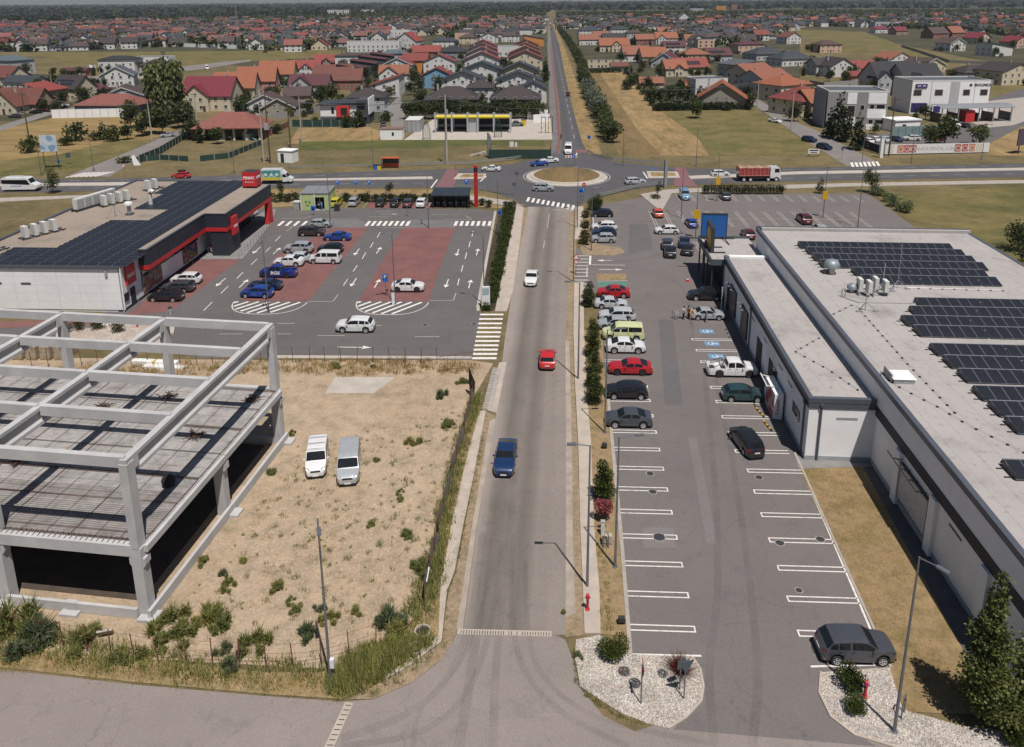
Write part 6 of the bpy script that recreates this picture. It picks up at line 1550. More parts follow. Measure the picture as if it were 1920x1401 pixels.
# ---------------------------------------------------------------- fences of the sand lot
rustp=TB([(0,0,0),(0,0,2.0)],.035,5).mesh('post','rust')
def post_fence(label,pxs,n,wires=True,net=False):
 pts=[G(*p)for p in pxs];t=thing('wire_fence',label,'fence',pts[0],0,'fences of the sand lot');L=[0]
 for i in range(len(pts)-1):L.append(L[-1]+(pts[i+1]-pts[i]).length)
 loc=[p-pts[0]for p in pts];tops=[]
 for k in range(n):
  d=L[-1]*k/(n-1)
  for i in range(len(loc)-1):
   if d<=L[i+1]+1e-6:
    p=loc[i]+(loc[i+1]-loc[i])*((d-L[i])/(L[i+1]-L[i]));break
  o=link('post',rustp,t,p);o.rotation_euler=(RU(-.06,.06),RU(-.06,.06),0);tops.append(p)
 mb=MB()
 for h in((.5,1.1,1.8)if wires else()):
  for a,b_ in zip(tops,tops[1:]):mb.bar(a+VZ((h)),b_+VZ((h)),.012,.012)
 if mb.f:put('wire',mb,'rust',t)
 if net:
  mb=MB()
  for a,b_ in zip(tops,tops[1:]):
   m_=(a+b_)/2+Vector((RU(-.2,.2),0,0));h=1.5+RU(-.3,.2)
   q=[a+VZ((.05)),m_+VZ((.05)),m_+VZ((h)),a+VZ((h+.1))];mb.quad(*q)
   q=[m_+VZ((.05)),b_+VZ((.05)),b_+VZ((h)),m_+VZ((h))];mb.quad(*q)
  put('netting',mb,plain('net_grey',(.17,.155,.14),.9,0,.3,2),t)
post_fence('rusty wire fence along the front of the sand lot',[(-60,1195),(30,1200),(300,1245),(460,1252),(570,1255),(640,1238),(705,1216)],17)
post_fence('wire fence with grey netting between sand lot and main road',[(796,1135),(820,1010),(850,890),(876,790),(886,742)],13,True,True)
post_fence('rusty wire fence between sand lot and shop car park',[(60,690),(300,683),(520,680),(700,681),(820,683)],26)
c=G(886,742);t=thing('torn_panel','torn black sheet standing at the fence end by the road','sheet',(c.x,c.y,0),.2);put('sheet',MB().add([(-.25,0,.1),(.2,.1,.0),(.3,0,1.5),(-.1,.1,2.6),(-.3,.05,3.3),(-.35,0,1.6)],[(0,1,2,5),(5,2,3,4),(5,2,1,0),(4,3,2,5)]),plain('black_sheet',(.02,.022,.024),.6),t);put('post',TB([(0,.1,0),(-.1,.12,2.6)],.04,6),'rust',t)
t=TP('field_gate','leaning rusty field gate at the corner of the sand lot','gate',824,696,0,rad(14));put('frame',TB([(0,0,.1),(0,0,1.7),(3.7,0,1.9),(3.7,0,.2),(0,0,.1)],.035,6),'rust',t)
for k in range(3):put('bar',MB().bar((.9+k*.9,0,.15),(.9+k*.9,0,1.8),.02,.02),'rust',t)
for lab,px,py,r_ in(('concrete manhole ring in the grass by the junction',793,1188,.55),('half buried concrete ring below the other ring',780,1220,.5)):
 c=G(px,py);t=thing('concrete_ring',lab,'concrete ring',(c.x,c.y,.05),0,'concrete rings in the grass');put('ring',LT([(r_*.8,0),(r_*.8,.2),(r_,.2),(r_,0)],18),'conc2',t,smooth=30);put('hole',MB().cyl(0,0,.04,.06,r_*.78,16),'black2',t)
c=G(200,1190);t=thing('concrete_block','grey slab leaning in the weeds by the front fence','slab',(c.x,c.y,.1),.3);b_=put('slab',BX(0,0,.3,.9,.12,.7),'conc2',t);b_.rotation_euler=(rad(35),0,0)
t=TP('net_pole','white topped pole lying at the fence near the junction','pole',800,1105,0);put('pole',TB([(0,0,.6),(.1,.7,1.2)],.05,6),'white2',t)

# ---------------------------------------------------------------- bus stop, booth, water and small things beyond the highway
t=TP('bus_stop','orange bus stop shelter on the far verge','shelter',732,316,0,0);put('wall',BB(-2.0,2.0,.9,1.0,.1,1.1),plain('stop_orange',(.55,.10,.03),.5),t);put('glass',BB(-2.0,2.0,.9,.96,1.1,2.5),'glass3',t);put('roof',BB(-2.1,2.1,-.4,1.1,2.5,2.6),'stop_orange',t)
for x in(-1.95,1.95):put('post',BB(x-.06,x+.06,-.3,-.2,0,2.5),'iron',t)
for lab,px,m_ in(('blue sorting bin beside the bus stop',705,'sign_blue'),('yellow sorting bin beside the bus stop',711,'sign_yellow')):
 c=G(px,318);t=thing('sorting_bin',lab,'bin',(c.x,c.y,0));put('body',BB(-.45,.45,-.4,.4,0,1.1),M_[m_],t);put('lid',BB(-.5,.5,-.45,.45,1.1,1.2),'iron',t)
c=G(541,303);t=thing('transformer_booth','small white transformer booth with a dark door','booth',(c.x,c.y,0),rad(-12));put('wall',BB(-2,2,-1.5,1.5,0,2.9),'wall1',t);put('door',BB(-1.2,-.3,-1.56,-1.505,0,2.3),'clad',t);put('roof',BB(-2.15,2.15,-1.65,1.65,2.9,3.1),'wall1',t)
c=G(736,260);t=thing('white_hut','small white hut beside the car wash','hut',(c.x,c.y,0),rad(2));put('wall',BB(-3.2,3.2,-2,2,0,3.0),'wall1',t);put('roof',BB(-3.3,3.3,-2.1,2.1,3.0,3.2),plain('hut_roof',(.2,.12,.1),.8),t);put('window',BB(.2,.8,-2.05,-2.003,1.2,2.2),'glass1',t)
t=TP('power_pole','tall concrete power pole in front of the car wash','power pole',838,308,0,0,'power poles');put('pole',TB([(0,0,0),(0,0,17)],[.32,.16],8),'pole_concrete',t);put('crossarm',BB(-1.2,1.2,-.08,.08,16.2,16.4),'iron',t);put('box',BB(.1,.6,-.3,.3,12.5,13.4),'grey1',t)
for lab,px,py,h,wood in(('wooden power pole in a bush in the stubble field',58,283,16,True),('concrete power pole beside the narrow lane',286,269,12,False),('concrete power pole left of the red pavilion',370,237,11,False),('double power pole, left one, beside the booth',495,305,15,False),('double power pole with transformer beside the booth',507,306,17,True),('power pole on the field behind the booth',545,278,13,True),('power pole at the green netting fence',566,267,13,False),
 ('dark power pole in front of the clinic banner',1666,293,15,True),('power pole at the hedge end of the right street',1419,208,11,False),('power pole beside the red roofed house on the right street',1483,245,12,False),('dark power pole beside the grey clinic',1586,225,12,True),('white pole left of the garden wall',100,178,9,False),('white pole at the white car',117,195,9,False),('pole at the tan twin gabled house',24,205,9,False)):
 c=G(px,py);t=thing('power_pole',lab,'power pole',(c.x,c.y,0),0,'power poles');put('pole',TB([(0,0,0),(0,0,h)],[.22,.12],7),'pole_wood' if wood else 'pole_concrete',t);put('crossarm',BB(-1.0,1.0,-.06,.06,h-.8,h-.65),'iron',t)
 if 'transformer' in lab:put('transformer',BB(-.5,.5,-.9,-.2,8.5,10),'grey1',t)
def wire(label,a,b_,n=14,sag=1.2):
 t=thing('power_line',label,'power line',a,0,'power lines');mb=MB()
 for dx in(-.8,.8):mb.tube([Vector((dx,0,0))+(b_-a)*(k/n)-VZ((sag*4*(k/n)*(1-k/n)))for k in range(n+1)],.035,4)
 put('cable',mb,plain('cable',(.09,.09,.1),.6),t)
wire('power line from the pavilion pole to the tall pole by the car wash',G(507,306)+VZ((16.5)),G(838,308)+VZ((16.4)),sag=2.0);wire('power line from the tall pole to the avenue',G(838,308)+VZ((16.4)),G(1042,258)+VZ((9)),sag=1.5)
wire('power line over the right olive field',G(1419,208)+VZ((10.5)),G(1210,225)+VZ((10)),sag=1.0);wire('power line across the left fields',G(58,283)+VZ((15.5)),G(286,269)+VZ((11.5)),sag=1.5)
# lattice mast far left
t=TP('lattice_mast','tall lattice radio mast among the far houses','mast',449,93,0,.4);mb=MB();H_=36
for k in range(9):
 w0,w1=1.6-1.35*k/9,1.6-1.35*(k+1)/9;z0,z1=H_*k/9,H_*(k+1)/9
 cs_=[(-1,-1),(1,-1),(1,1),(-1,1)]
 for i in range(4):
  a,b_=cs_[i],cs_[(i+1)%4]
  mb.bar((a[0]*w0,a[1]*w0,z0),(a[0]*w1,a[1]*w1,z1),.22,.22);mb.bar((a[0]*w0,a[1]*w0,z0),(b_[0]*w1,b_[1]*w1,z1),.12,.12);mb.bar((a[0]*w1,a[1]*w1,z1),(b_[0]*w1,b_[1]*w1,z1),.12,.12)
put('lattice',mb,'zinc',t);put('antenna',TB([(0,0,H_),(0,0,H_+5)],.1,5),'zinc',t)

# ---------------------------------------------------------------- people
plain('skin',(.42,.24,.17),.6,0,.06,6);plain('hair_dark',(.02,.015,.012),.7,0,.2,9)
def person(label,loc,rz,top,legs,pose='stand',h=1.72,group=None,hair='hair_dark'):
 t=thing('person',label,'person',loc,rz,group);k=h/1.72;P={}
 lean=dict(stand=0,bend=.55,reach=.15,walk=.05)[pose]
 hipz=.92;sx=sin(lean);cz=cos(lean)
 def up(d,y=0,x=0):return(x+sx*d,y,hipz+cz*d)
 fw=.22 if pose=='walk' else .03;arm=dict(stand=(.05,.0),bend=(.42,-.30),reach=(.40,.1),walk=(.16,0))[pose]
 V_=[(0,0,hipz),up(.22),up(.45),up(.56),up(.66,0,.02),up(.80,0,.03), # 0 pelvis .. 5 head top
          (0,.10,hipz-.03),(fw,.11,.50),(fw-.06,.11,.08),(fw+.09,.12,.04),(0,-.10,hipz-.03),(-fw*.6,-.11,.50),(-fw-.06,-.11,.08),(-fw+.09,-.12,.04),
          up(.50,.19),(up(.28)[0]+arm[0]*.3,.26,up(.28)[2]),(up(.05)[0]+arm[0],.24,up(.05)[2]+arm[1]*.2+.02),(up(.0)[0]+arm[0]+.03,.24,up(-.04)[2]+arm[1]*.3),
          up(.50,-.19),(up(.28)[0]+arm[0]*.3,-.26,up(.28)[2]),(up(.05)[0]+arm[0],-.24,up(.05)[2]+arm[1]*.2+.02),(up(.0)[0]+arm[0]+.03,-.24,up(-.04)[2]+arm[1]*.3)]
 E_=[(0,1),(1,2),(2,3),(3,4),(4,5),(0,6),(6,7),(7,8),(8,9),(0,10),(10,11),(11,12),(12,13),(2,14),(14,15),(15,16),(16,17),(2,18),(18,19),(19,20),(20,21)]
 rr=[.15,.14,.16,.06,.10,.085,.095,.062,.042,.035,.095,.062,.042,.035,.06,.043,.033,.038,.06,.043,.033,.038]
 me=bpy.data.meshes.new('body');me.from_pydata([tuple(c_*k for c_ in v)for v in V_],E_,[]);me.update()
 o=link('body',me,t);me.materials.append(mres('skin'))
 sk=o.modifiers.new('skin','SKIN');o.modifiers.new('smooth','SUBSURF').levels=1
 if not me.skin_vertices:pass
 for i,r_ in enumerate(rr):me.skin_vertices[0].data[i].radius=(r_*k,r_*k*(1.2 if i in(1,2)else 1))
 me.skin_vertices[0].data[0].use_root=True
 hd=Vector(up(.735,0,.03))*k
 put('hair',LT([(.001,.13),(.07,.115),(.107,.05),(.108,-.01),(.09,-.06)],10),M_[hair],t,tuple(hd+Vector((-.012,0,.01))),smooth=60)
 fc=put('face',BX(.098,.035,0,.012,.022,.012).box(.098,-.035,0,.012,.022,.012).box(.108,0,-.028,.03,.022,.035).box(.092,0,-.065,.012,.045,.01),plain('face_detail',(.2,.09,.07),.6),t,tuple(hd))
 mb=MB();ring=[]
 def shell(pts,rs):mb.tube([tuple(Vector(p)*k)for p in pts],[r_*k for r_ in rs],10)
 shell([up(-.06),up(.2),up(.42),up(.545)],[.175,.165,.185,.085]);
 for s_ in(14,18):shell([V_[s_],V_[s_+1],[(V_[s_+1][i]+V_[s_+2][i])/2 for i in range(3)]],[.085,.062,.052])
 put('shirt',mb,M_[top],t,smooth=60);mb=MB()
 shell([up(-.0),(0,0,hipz-.1)],[.172,.165])
 for s_ in(6,10):shell([V_[s_],V_[s_+1],V_[s_+2]],[.112,.08,.062])
 put('trousers',mb,M_[legs],t,smooth=60)
 mb=MB()
 for s_ in(8,12):shell([(V_[s_][0]-.03,V_[s_][1],.05),(V_[s_][0]+.06,V_[s_][1],.05),(V_[s_][0]+.17,V_[s_][1],.035)],[.05,.055,.035])
 put('shoe',mb,'trim',t,smooth=60);return t
plain('shirt_white',(.6,.6,.58),.8);plain('shirt_orange',(.55,.22,.04),.8);plain('shirt_blue',(.08,.2,.4),.8);plain('trousers_dark',(.02,.022,.03),.8);plain('shirt_brown',(.12,.07,.06),.8);plain('shorts_skin',(.40,.23,.16),.7)
g1=lambda px,py:tuple(G(px,py)+VZ((.03)))
person('person in a white top and dark trousers by the shopping trolley',g1(1281,599),rad(20),'shirt_white','trousers_dark');person('person in a dark brown top standing behind the silver saloon',g1(1291,598),rad(200),'shirt_brown','trousers_dark')
person('person in a yellow orange top bending into the open boot',g1(1294,600),rad(5),'shirt_orange','shorts_skin','bend',1.66)
person('person in a white top inside the recycling container doorway',tuple(Vector((c0:=G(565,396)).to_tuple())+Vector((3.2,1.0,.12))),rad(250),'shirt_white','trousers_dark');person('person in a blue top inside the recycling container doorway',tuple(G(565,396)+Vector((3.9,.5,.12))),rad(180),'shirt_blue','shirt_blue','reach')
person('person walking on the avenue pavement by the car wash',tuple(G(1052,262)+VZ((.1))),rad(-90),'trousers_dark','trousers_dark','walk')
t=thing('shopping_trolley','silver shopping trolley left of the person in white','trolley',g1(1268,598),rad(25));mb=MB()
for z_ in(.5,.65,.8,.95):mb.tube([(-.4,-.25,z_),(.45,-.22,z_),(.45,.22,z_),(-.4,.25,z_),(-.4,-.25,z_)],.012,4)
for x,y in((-.4,-.25),(.45,-.22),(.45,.22),(-.4,.25),(0,.24),(0,-.24)):mb.tube([(x*.9,y*.9,.45),(x,y,.95)],.012,4)
put('basket',mb,'zinc',t);put('frame',MB().bar((-.4,-.24,.1),(.4,-.2,.45),.03,.03).bar((-.4,.24,.1),(.4,.2,.45),.03,.03).bar((-.5,-.26,1.02),(-.5,.26,1.02),.04,.04).bar((-.4,-.24,.1),(-.5,-.26,1.02),.03,.03).bar((-.4,.24,.1),(-.5,.26,1.02),.03,.03),'lamp1',t)
for x,y in((-.35,-.22),(-.35,.22),(.38,-.2),(.38,.2)):put('caster',TB([(x,y-.02,.06),(x,y+.02,.06)],.06,8),'trim',t)

# ================================================================ TREES, BUSHES, WEEDS
leafy('leaf_dark',(.016,.026,.010),(.036,.054,.019),(.07,.092,.036));leafy('leaf_mid',(.030,.042,.015),(.065,.085,.030),(.125,.145,.058),.6,.3);leafy('leaf_light',(.05,.065,.02),(.10,.125,.042),(.17,.19,.075))
leafy('leaf_silver',(.05,.062,.045),(.11,.13,.10),(.19,.21,.17));leafy('leaf1',(.018,.03,.006),(.045,.068,.012),(.095,.115,.028));leafy('leaf_photinia',(.022,.030,.010),(.05,.062,.022),(.14,.09,.04));leafy('leaf_red',(.06,.012,.01),(.13,.03,.025),(.19,.06,.04));leafy('leaf_pink',(.05,.05,.02),(.28,.06,.12),(.42,.12,.2))
leafy('leaf_dry',(.24,.17,.075),(.37,.275,.135),(.52,.40,.21),.9,.4);leafy('leaf_weed',(.15,.17,.06),(.26,.285,.105),(.42,.41,.2),.8,.45);leafy('leaf_grass',(.13,.15,.04),(.24,.26,.085),(.40,.37,.17),.8,.4);leafy('leaf_blue',(.085,.11,.06),(.15,.185,.105),(.24,.265,.17),.8,.4);leafy('leaf_yellow',(.10,.10,.02),(.19,.18,.04),(.28,.25,.07))
plain('bark',(.09,.065,.045),.9,0,.3,2,bump=.3)
def leaves_mesh(name,rng,clumps,n,size,mat,droop=0.0,stretch=1.0):
 """n leaves (small folded faces) spread through ellipsoid clumps (x, y, z, rx, ry, rz)"""
 vs,fs=[],[]
 tot=sum(c[3]*c[4]+c[3]*c[5]for c in clumps)
 for c in clumps:
  k=max(3,int(n*(c[3]*c[4]+c[3]*c[5])/tot))
  for _ in range(k):
   u=Vector((rng.gauss(0,1),rng.gauss(0,1),rng.gauss(0,1))).normalized();r_=rng.random()**.38
   if rng.random()<.12:r_*=1.18
   p=Vector((c[0]+u.x*c[3]*r_,c[1]+u.y*c[4]*r_,c[2]+u.z*c[5]*r_))
   d=(u+Vector((rng.uniform(-.9,.9),rng.uniform(-.9,.9),rng.uniform(-.5,.9)))).normalized()
   if droop:d=(d+VZ((-droop))).normalized()
   a=d.cross(Vector((rng.uniform(-1,1),rng.uniform(-1,1),rng.uniform(-1,1))))
   if a.length<.05:continue
   a.normalize();s=size*rng.uniform(.6,1.35);w=s*.42
   o=len(vs);vs+=[p-a*w*.3,p+d*s*.5*stretch+a*w,p+d*s*stretch,p+d*s*.5*stretch-a*w]
   fs.append((o,o+1,o+2,o+3))
 me=bpy.data.meshes.new(name);me.from_pydata([tuple(v)for v in vs],[],fs);me.materials.append(mres(mat));me.update();return me
def crown_clumps(rng,h0,h1,r,kind):
 c=[];H_=h1-h0
 if kind=='round':
  for _ in range(11):
   a=rng.uniform(0,6.28);d=rng.random()**.6*r*.62;z=h0+H_*rng.uniform(.22,.8);q=r*rng.uniform(.32,.5);c.append((d*cos(a),d*sin(a),z,q,q,q*.8*min(1.4,H_/(2*r)+.3)))
  c.append((0,0,h0+H_*.55,r*.6,r*.6,H_*.42))
 elif kind=='cone':
  for i in range(14):
   f=i/13;q=r*(1-f*.86)*rng.uniform(.75,1.1);a=rng.uniform(0,6.28);d=q*.35
   c.append((d*cos(a),d*sin(a),h0+H_*(.06+f*.88),q*.75,q*.75,H_*.085))
 elif kind=='column':
  for i in range(9):
   f=i/8;q=r*(.75+.4*sin(pi*min(1,f+.15)))*rng.uniform(.75,1.05)*(1-.45*max(0,f-.6));a=rng.uniform(0,6.28)
   c.append((q*.3*cos(a),q*.3*sin(a),h0+H_*(.08+f*.84),q*.8,q*.8,H_*.1))
 elif kind=='bush':
  for _ in range(7):
   a=rng.uniform(0,6.28);d=rng.random()**.5*r*.55;q=r*rng.uniform(.4,.6);c.append((d*cos(a),d*sin(a),h0+H_*rng.uniform(.3,.65),q,q,H_*.34))
 return c
PROTO={}
def proto(key,seed,kind,h0,h1,r,n,size,mat,trunk=True,droop=0,stretch=1.0):
 k=(key,seed)
 if k not in PROTO:
  rng=random.Random(seed*31+len(key));cl=crown_clumps(rng,h0,h1,r,kind);crown=leaves_mesh('crown',rng,cl,n,size,mat,droop,stretch);tm=None
  if trunk:
   mb=MB();tr=max(.05,h1*.018)
   mb.tube([(0,0,0),(rng.uniform(-.1,.1),rng.uniform(-.1,.1),h0+(h1-h0)*.3),(rng.uniform(-.2,.2),rng.uniform(-.2,.2),h0+(h1-h0)*.85)],[tr,tr*.75,tr*.25],6)
   for c in cl[:6]:
    mb.tube([(0,0,h0*.8+(c[2]-h0*.8)*.3),(c[0]*.8,c[1]*.8,c[2])],[tr*.45,tr*.15],4)
   tm=mb.mesh('trunk','bark')
  PROTO[k]=(crown,tm)
 return PROTO[k]
def plant(name,label,cat,loc,pr,scale=(1,1,1),rz=None,group=None):
 t=thing(name,label,cat,loc,RU(0,6.28)if rz is None else rz,group);t.scale=scale
 link('crown',pr[0],t)
 if pr[1]:link('trunk',pr[1],t)
 return t
gz=lambda px,py,z=.05:tuple(G(px,py)+VZ((z)))
# the big birch-like tree at the lower right corner and its neighbours
bt=proto('birch',1,'cone',.5,8.2,2.5,11000,.17,'leaf_light');b2=proto('birch',2,'column',3.5,9.4,.8,1300,.18,'leaf_light',False)
t=plant('tree','big leafy tree in the lower right corner in front of the store wall','tree',gz(1832,1345),bt,rz=.4);link('crown',b2[0],t)
plant('tree','leafy tree at the right picture edge beside the store corner','tree',gz(1955,1345),proto('birch',3,'round',.6,6.0,2.2,4500,.19,'leaf_light'))
pb=proto('ball',1,'bush',.1,1.25,.8,3000,.085,'leaf1',False)
for k,(lab,px,py,s)in enumerate((('round bush, larger one, on the right gravel island',1597,1283,1.15),('round bush, smaller one, on the right gravel island',1605,1330,.85),('round dark bush in the lower right corner gravel',1912,1392,1.2))):plant('bush',lab,'bush',gz(px,py+6,.08),pb,(s,s,s*.85))
t=plant('bush','wide dark green bush at the top of the left gravel island','bush',gz(1151,1229,.08),proto('ball',2,'bush',.1,1.25,1.0,3600,.085,'leaf1',False),(1.1,1.0,1))
t=rg=MB()
for _ in range(520):
 a,e=RU(0,6.28),RU(.25,1.5);L_=RU(.9,1.5);d=Vector((cos(a)*cos(e),sin(a)*cos(e),sin(e)));s_=d.cross(Vector((RU(-1,1),RU(-1,1),.2))).normalized()*.018;q=Vector((RU(-.2,.2),RU(-.2,.2),.05));rg.add([q-s_,q+s_,q+d*L_],[(0,1,2)])
plant('ornamental_grass','spiky reddish ornamental grass beside the yield sign','plant',gz(1276,1262,.08),(rg.mesh('crown','leaf_red'),None))
# shrubs on the planting strip
sh=[proto('photinia',s,'column',.3,3.5,.95,3200,.14,('leaf_photinia','leaf_mid','leaf1')[s-1])for s in(1,2,3)]
for lab,px,py,s,hz in(('tall evergreen shrub above the pink bush',1130,938,1.0,1.0),('tall evergreen shrub in front of the black hatchback row',1117,757,.95,.95),('evergreen shrub behind the red fastback saloon',1112,728,.85,.85),('evergreen shrub level with the red fastback saloon',1114,700,.9,.8),('evergreen shrub beside the white electric crossover',1112,668,1.0,.85),('evergreen shrub beside the pale yellow van',1111,640,.9,.9),('tall shrub beside the silver saloon by the road',1105,575,1.0,.95)):
 plant('shrub',lab,'shrub',gz(px,py),sh[int(px)%3],(s,s,s*hz),None,'shrubs on the planting strip')
plant('flowering_bush','pink flowering bush on the planting strip','bush',gz(1131,977),proto('pink',1,'bush',.5,2.1,.72,2000,.11,'leaf_pink'),(1,1,1))
big=proto('ball',4,'bush',.1,2.7,1.75,3000,.16,'leaf1',False);plant('bush','big round green bush at the roundabout crosswalk','bush',gz(1116,393),big,(1.05,1.05,1.15))
for lab,px,py in(('low bush at the start of the far planting bed',1099,408),('low bush in the far planting bed beside the white estate car',1098,428),('low bush in the far planting bed beside the silver compact car',1096,446),('low bush at the near end of the far planting bed',1096,458)):plant('bush',lab,'bush',gz(px,py),proto('ball',5,'bush',.05,1.5,.95,500,.2,'leaf_photinia',False),(1,1.3,1),None,'bushes in the far planting bed')
# the clipped hedge strip beside the pavement: balls in rows
hb=[proto('clip',s,'bush',.0,.95,.72,420,.13,'leaf1',False)for s in(1,2,3)]
n=0
for j in range(34):
 y=96.0+j*1.42
 if y>143:break
 xa,xb=G(903,577).x+(y-95)*(G(940,393).x-G(903,577).x)/47.5+.8,G(930,577).x+(y-95)*(G(966,393).x-G(930,577).x)/47.5-.3
 for i in range(3):
  if R.random()<.10:continue
  x=xa+(xb-xa)*(i+.5)/3+RU(-.2,.2);s=RU(.85,1.15)
  pos='near end' if j<8 else 'far end' if j>25 else 'middle stretch';col_=('car park side','centre row','pavement side')[i]
  plant('hedge_ball','clipped round box bush, %s of the shop hedge bed, %s'%(pos,col_),'bush',(x,y+RU(-.3,.3),.06),hb[(i+j)%3],(s,s,s*RU(.8,1.1)),None,'clipped bushes in the shop hedge bed, %s, %s'%(pos,col_));n+=1
# back hedge of the shop car park
bh=[proto('backhedge',s,'bush',.0,2.0,1.35,650,.22,'leaf_dark',False)for s in(1,2)]
for k,px in enumerate((508,523,539,552,646,657,676,690,702,722,736,750,760,770,780,800,812)):
 plant('hedge_bush','dark rounded hedge bush behind the back row of the shop car park','bush',gz(px,377+(k%3)),bh[k%2],(1,1,RU(.8,1.05)),None,'hedge bushes behind the back row')
plant('tree','small clipped tree in the hedge left of the container','tree',gz(528,372),proto('ball',6,'bush',1.2,3.4,.9,500,.2,'leaf_dark'));plant('tree','small clipped tree in the hedge above the black crossover','tree',gz(731,372),proto('ball',6,'bush',1.2,3.4,.9,500,.2,'leaf_dark'))
for lab,px,py in(('low bush between shelter and red totem',880,388),('low bush right of the red totem',903,386),('dark bush near the hedge end at the totem',916,389),('bush at the top of the clipped hedge',950,391),('dark bush at the far hedge corner',962,391)):plant('bush',lab,'bush',gz(px,py),proto('ball',7,'bush',.0,1.4,1.1,450,.2,'leaf_dark',False))
# hedge along the right car park
for k in range(26):
 px=1322+k*5.8
 if 1470<px<1483:continue
 d=k in(0,8,13,24)
 plant('hedge_plant','thin pale twiggy plant of the sparse hedge behind the far bays' if not d else 'darker green bush in the sparse hedge behind the far bays','bush',gz(px,364),proto('sparse',int(d),'bush',.1,2.1,.8,420 if d else 260,.2,'leaf_dark' if d else 'leaf_photinia'),(1,1,1),None,'green bushes of the far bay hedge' if d else 'pale plants of the far bay hedge')
plant('tree','small green tree at the far corner of the right car park','tree',gz(1634,362),proto('rt',1,'round',.9,5.0,1.9,900,.3,'leaf_mid'));plant('bush','dark column bush in the far bay hedge','bush',gz(1538,363),proto('col',1,'column',.1,3.2,.9,500,.22,'leaf_dark',False))
for k,(px,py)in enumerate(((1650,368),(1664,378),(1676,388),(1688,396),(1640,366),(1700,400))):plant('bush',('grey green bush beside the meadow edge, upper','grey green bush beside the meadow edge, second','large grey green bush beside the meadow edge','small grey green bush near the footpath bend','dark bush under the small green tree','low bush at the meadow edge above the roof corner')[k],'bush',gz(px,py),proto('meadow',k%2,'bush',.0,2.1,1.3,500,.25,'leaf_blue',False),(1,1,.8+.2*(k%3)))
for lab,px,py in(('dark shrub at the right picture edge above the solar panels',1908,470),('tall dark shrub at the right picture edge behind the store',1925,505)):plant('shrub',lab,'shrub',gz(px,py),proto('edge',1,'round',.1,5.0,2.6,1300,.3,'leaf_dark'))
for k,(px,py,s)in enumerate(((124,628,.8),(152,622,1.05),(187,620,1.1),(224,626,1.0))):plant('bush',('small dark ball bush, leftmost behind the frame','ball bush, second from left behind the frame','ball bush, third from left behind the frame','upright bush, rightmost behind the frame')[k],'bush',gz(px,py,.3),proto('ball',8,'bush',.05,1.5,.9,600,.16,'leaf_photinia',False),(s,s,s))
plant('tree','small dark tree between highway and shop roof at the left','tree',gz(100,363),proto('ltree',1,'column',.9,5.6,1.5,1100,.26,'leaf_mid'));plant('bush','small bush near the light blue van','bush',gz(1228,372),proto('ball',9,'bush',.0,1.0,1.4,350,.2,'leaf1',False));plant('tree','tiny dark tree near the light blue van','tree',gz(1233,369),proto('tiny',1,'round',.6,2.4,.7,250,.2,'leaf_dark'))
plant('bush','green bush below the information totem','bush',gz(912,583),proto('clip',4,'bush',.0,1.2,.8,450,.15,'leaf1',False))

# weeds of the sand lot: the larger clumps one by one
def weed_mesh(seed,mat):
 g=random.Random(seed);mb=MB()
 for c in range(8):
  a,r_=g.uniform(0,6.28),g.random()**.6*.55;q0=Vector((r_*cos(a),r_*sin(a),0));hh=g.uniform(.35,1.0)*(1.1-r_*.6)
  for _ in range(150):
   a,e=g.uniform(0,6.28),g.uniform(.35,1.5);d=Vector((cos(a)*cos(e),sin(a)*cos(e),sin(e)));q=q0+Vector((g.uniform(-.12,.12),g.uniform(-.12,.12),g.uniform(0,.55)*hh));s_=d.cross(Vector((g.uniform(-1,1),g.uniform(-1,1),.3))).normalized()*g.uniform(.014,.034);mb.add([q-s_,q+s_,q+d*hh*g.uniform(.25,.6)],[(0,1,2)])
 return mb.mesh('crown',mat)
wp=[(weed_mesh(s,('leaf_weed','leaf_blue','leaf_weed','leaf_grass')[s]),None)for s in range(4)]
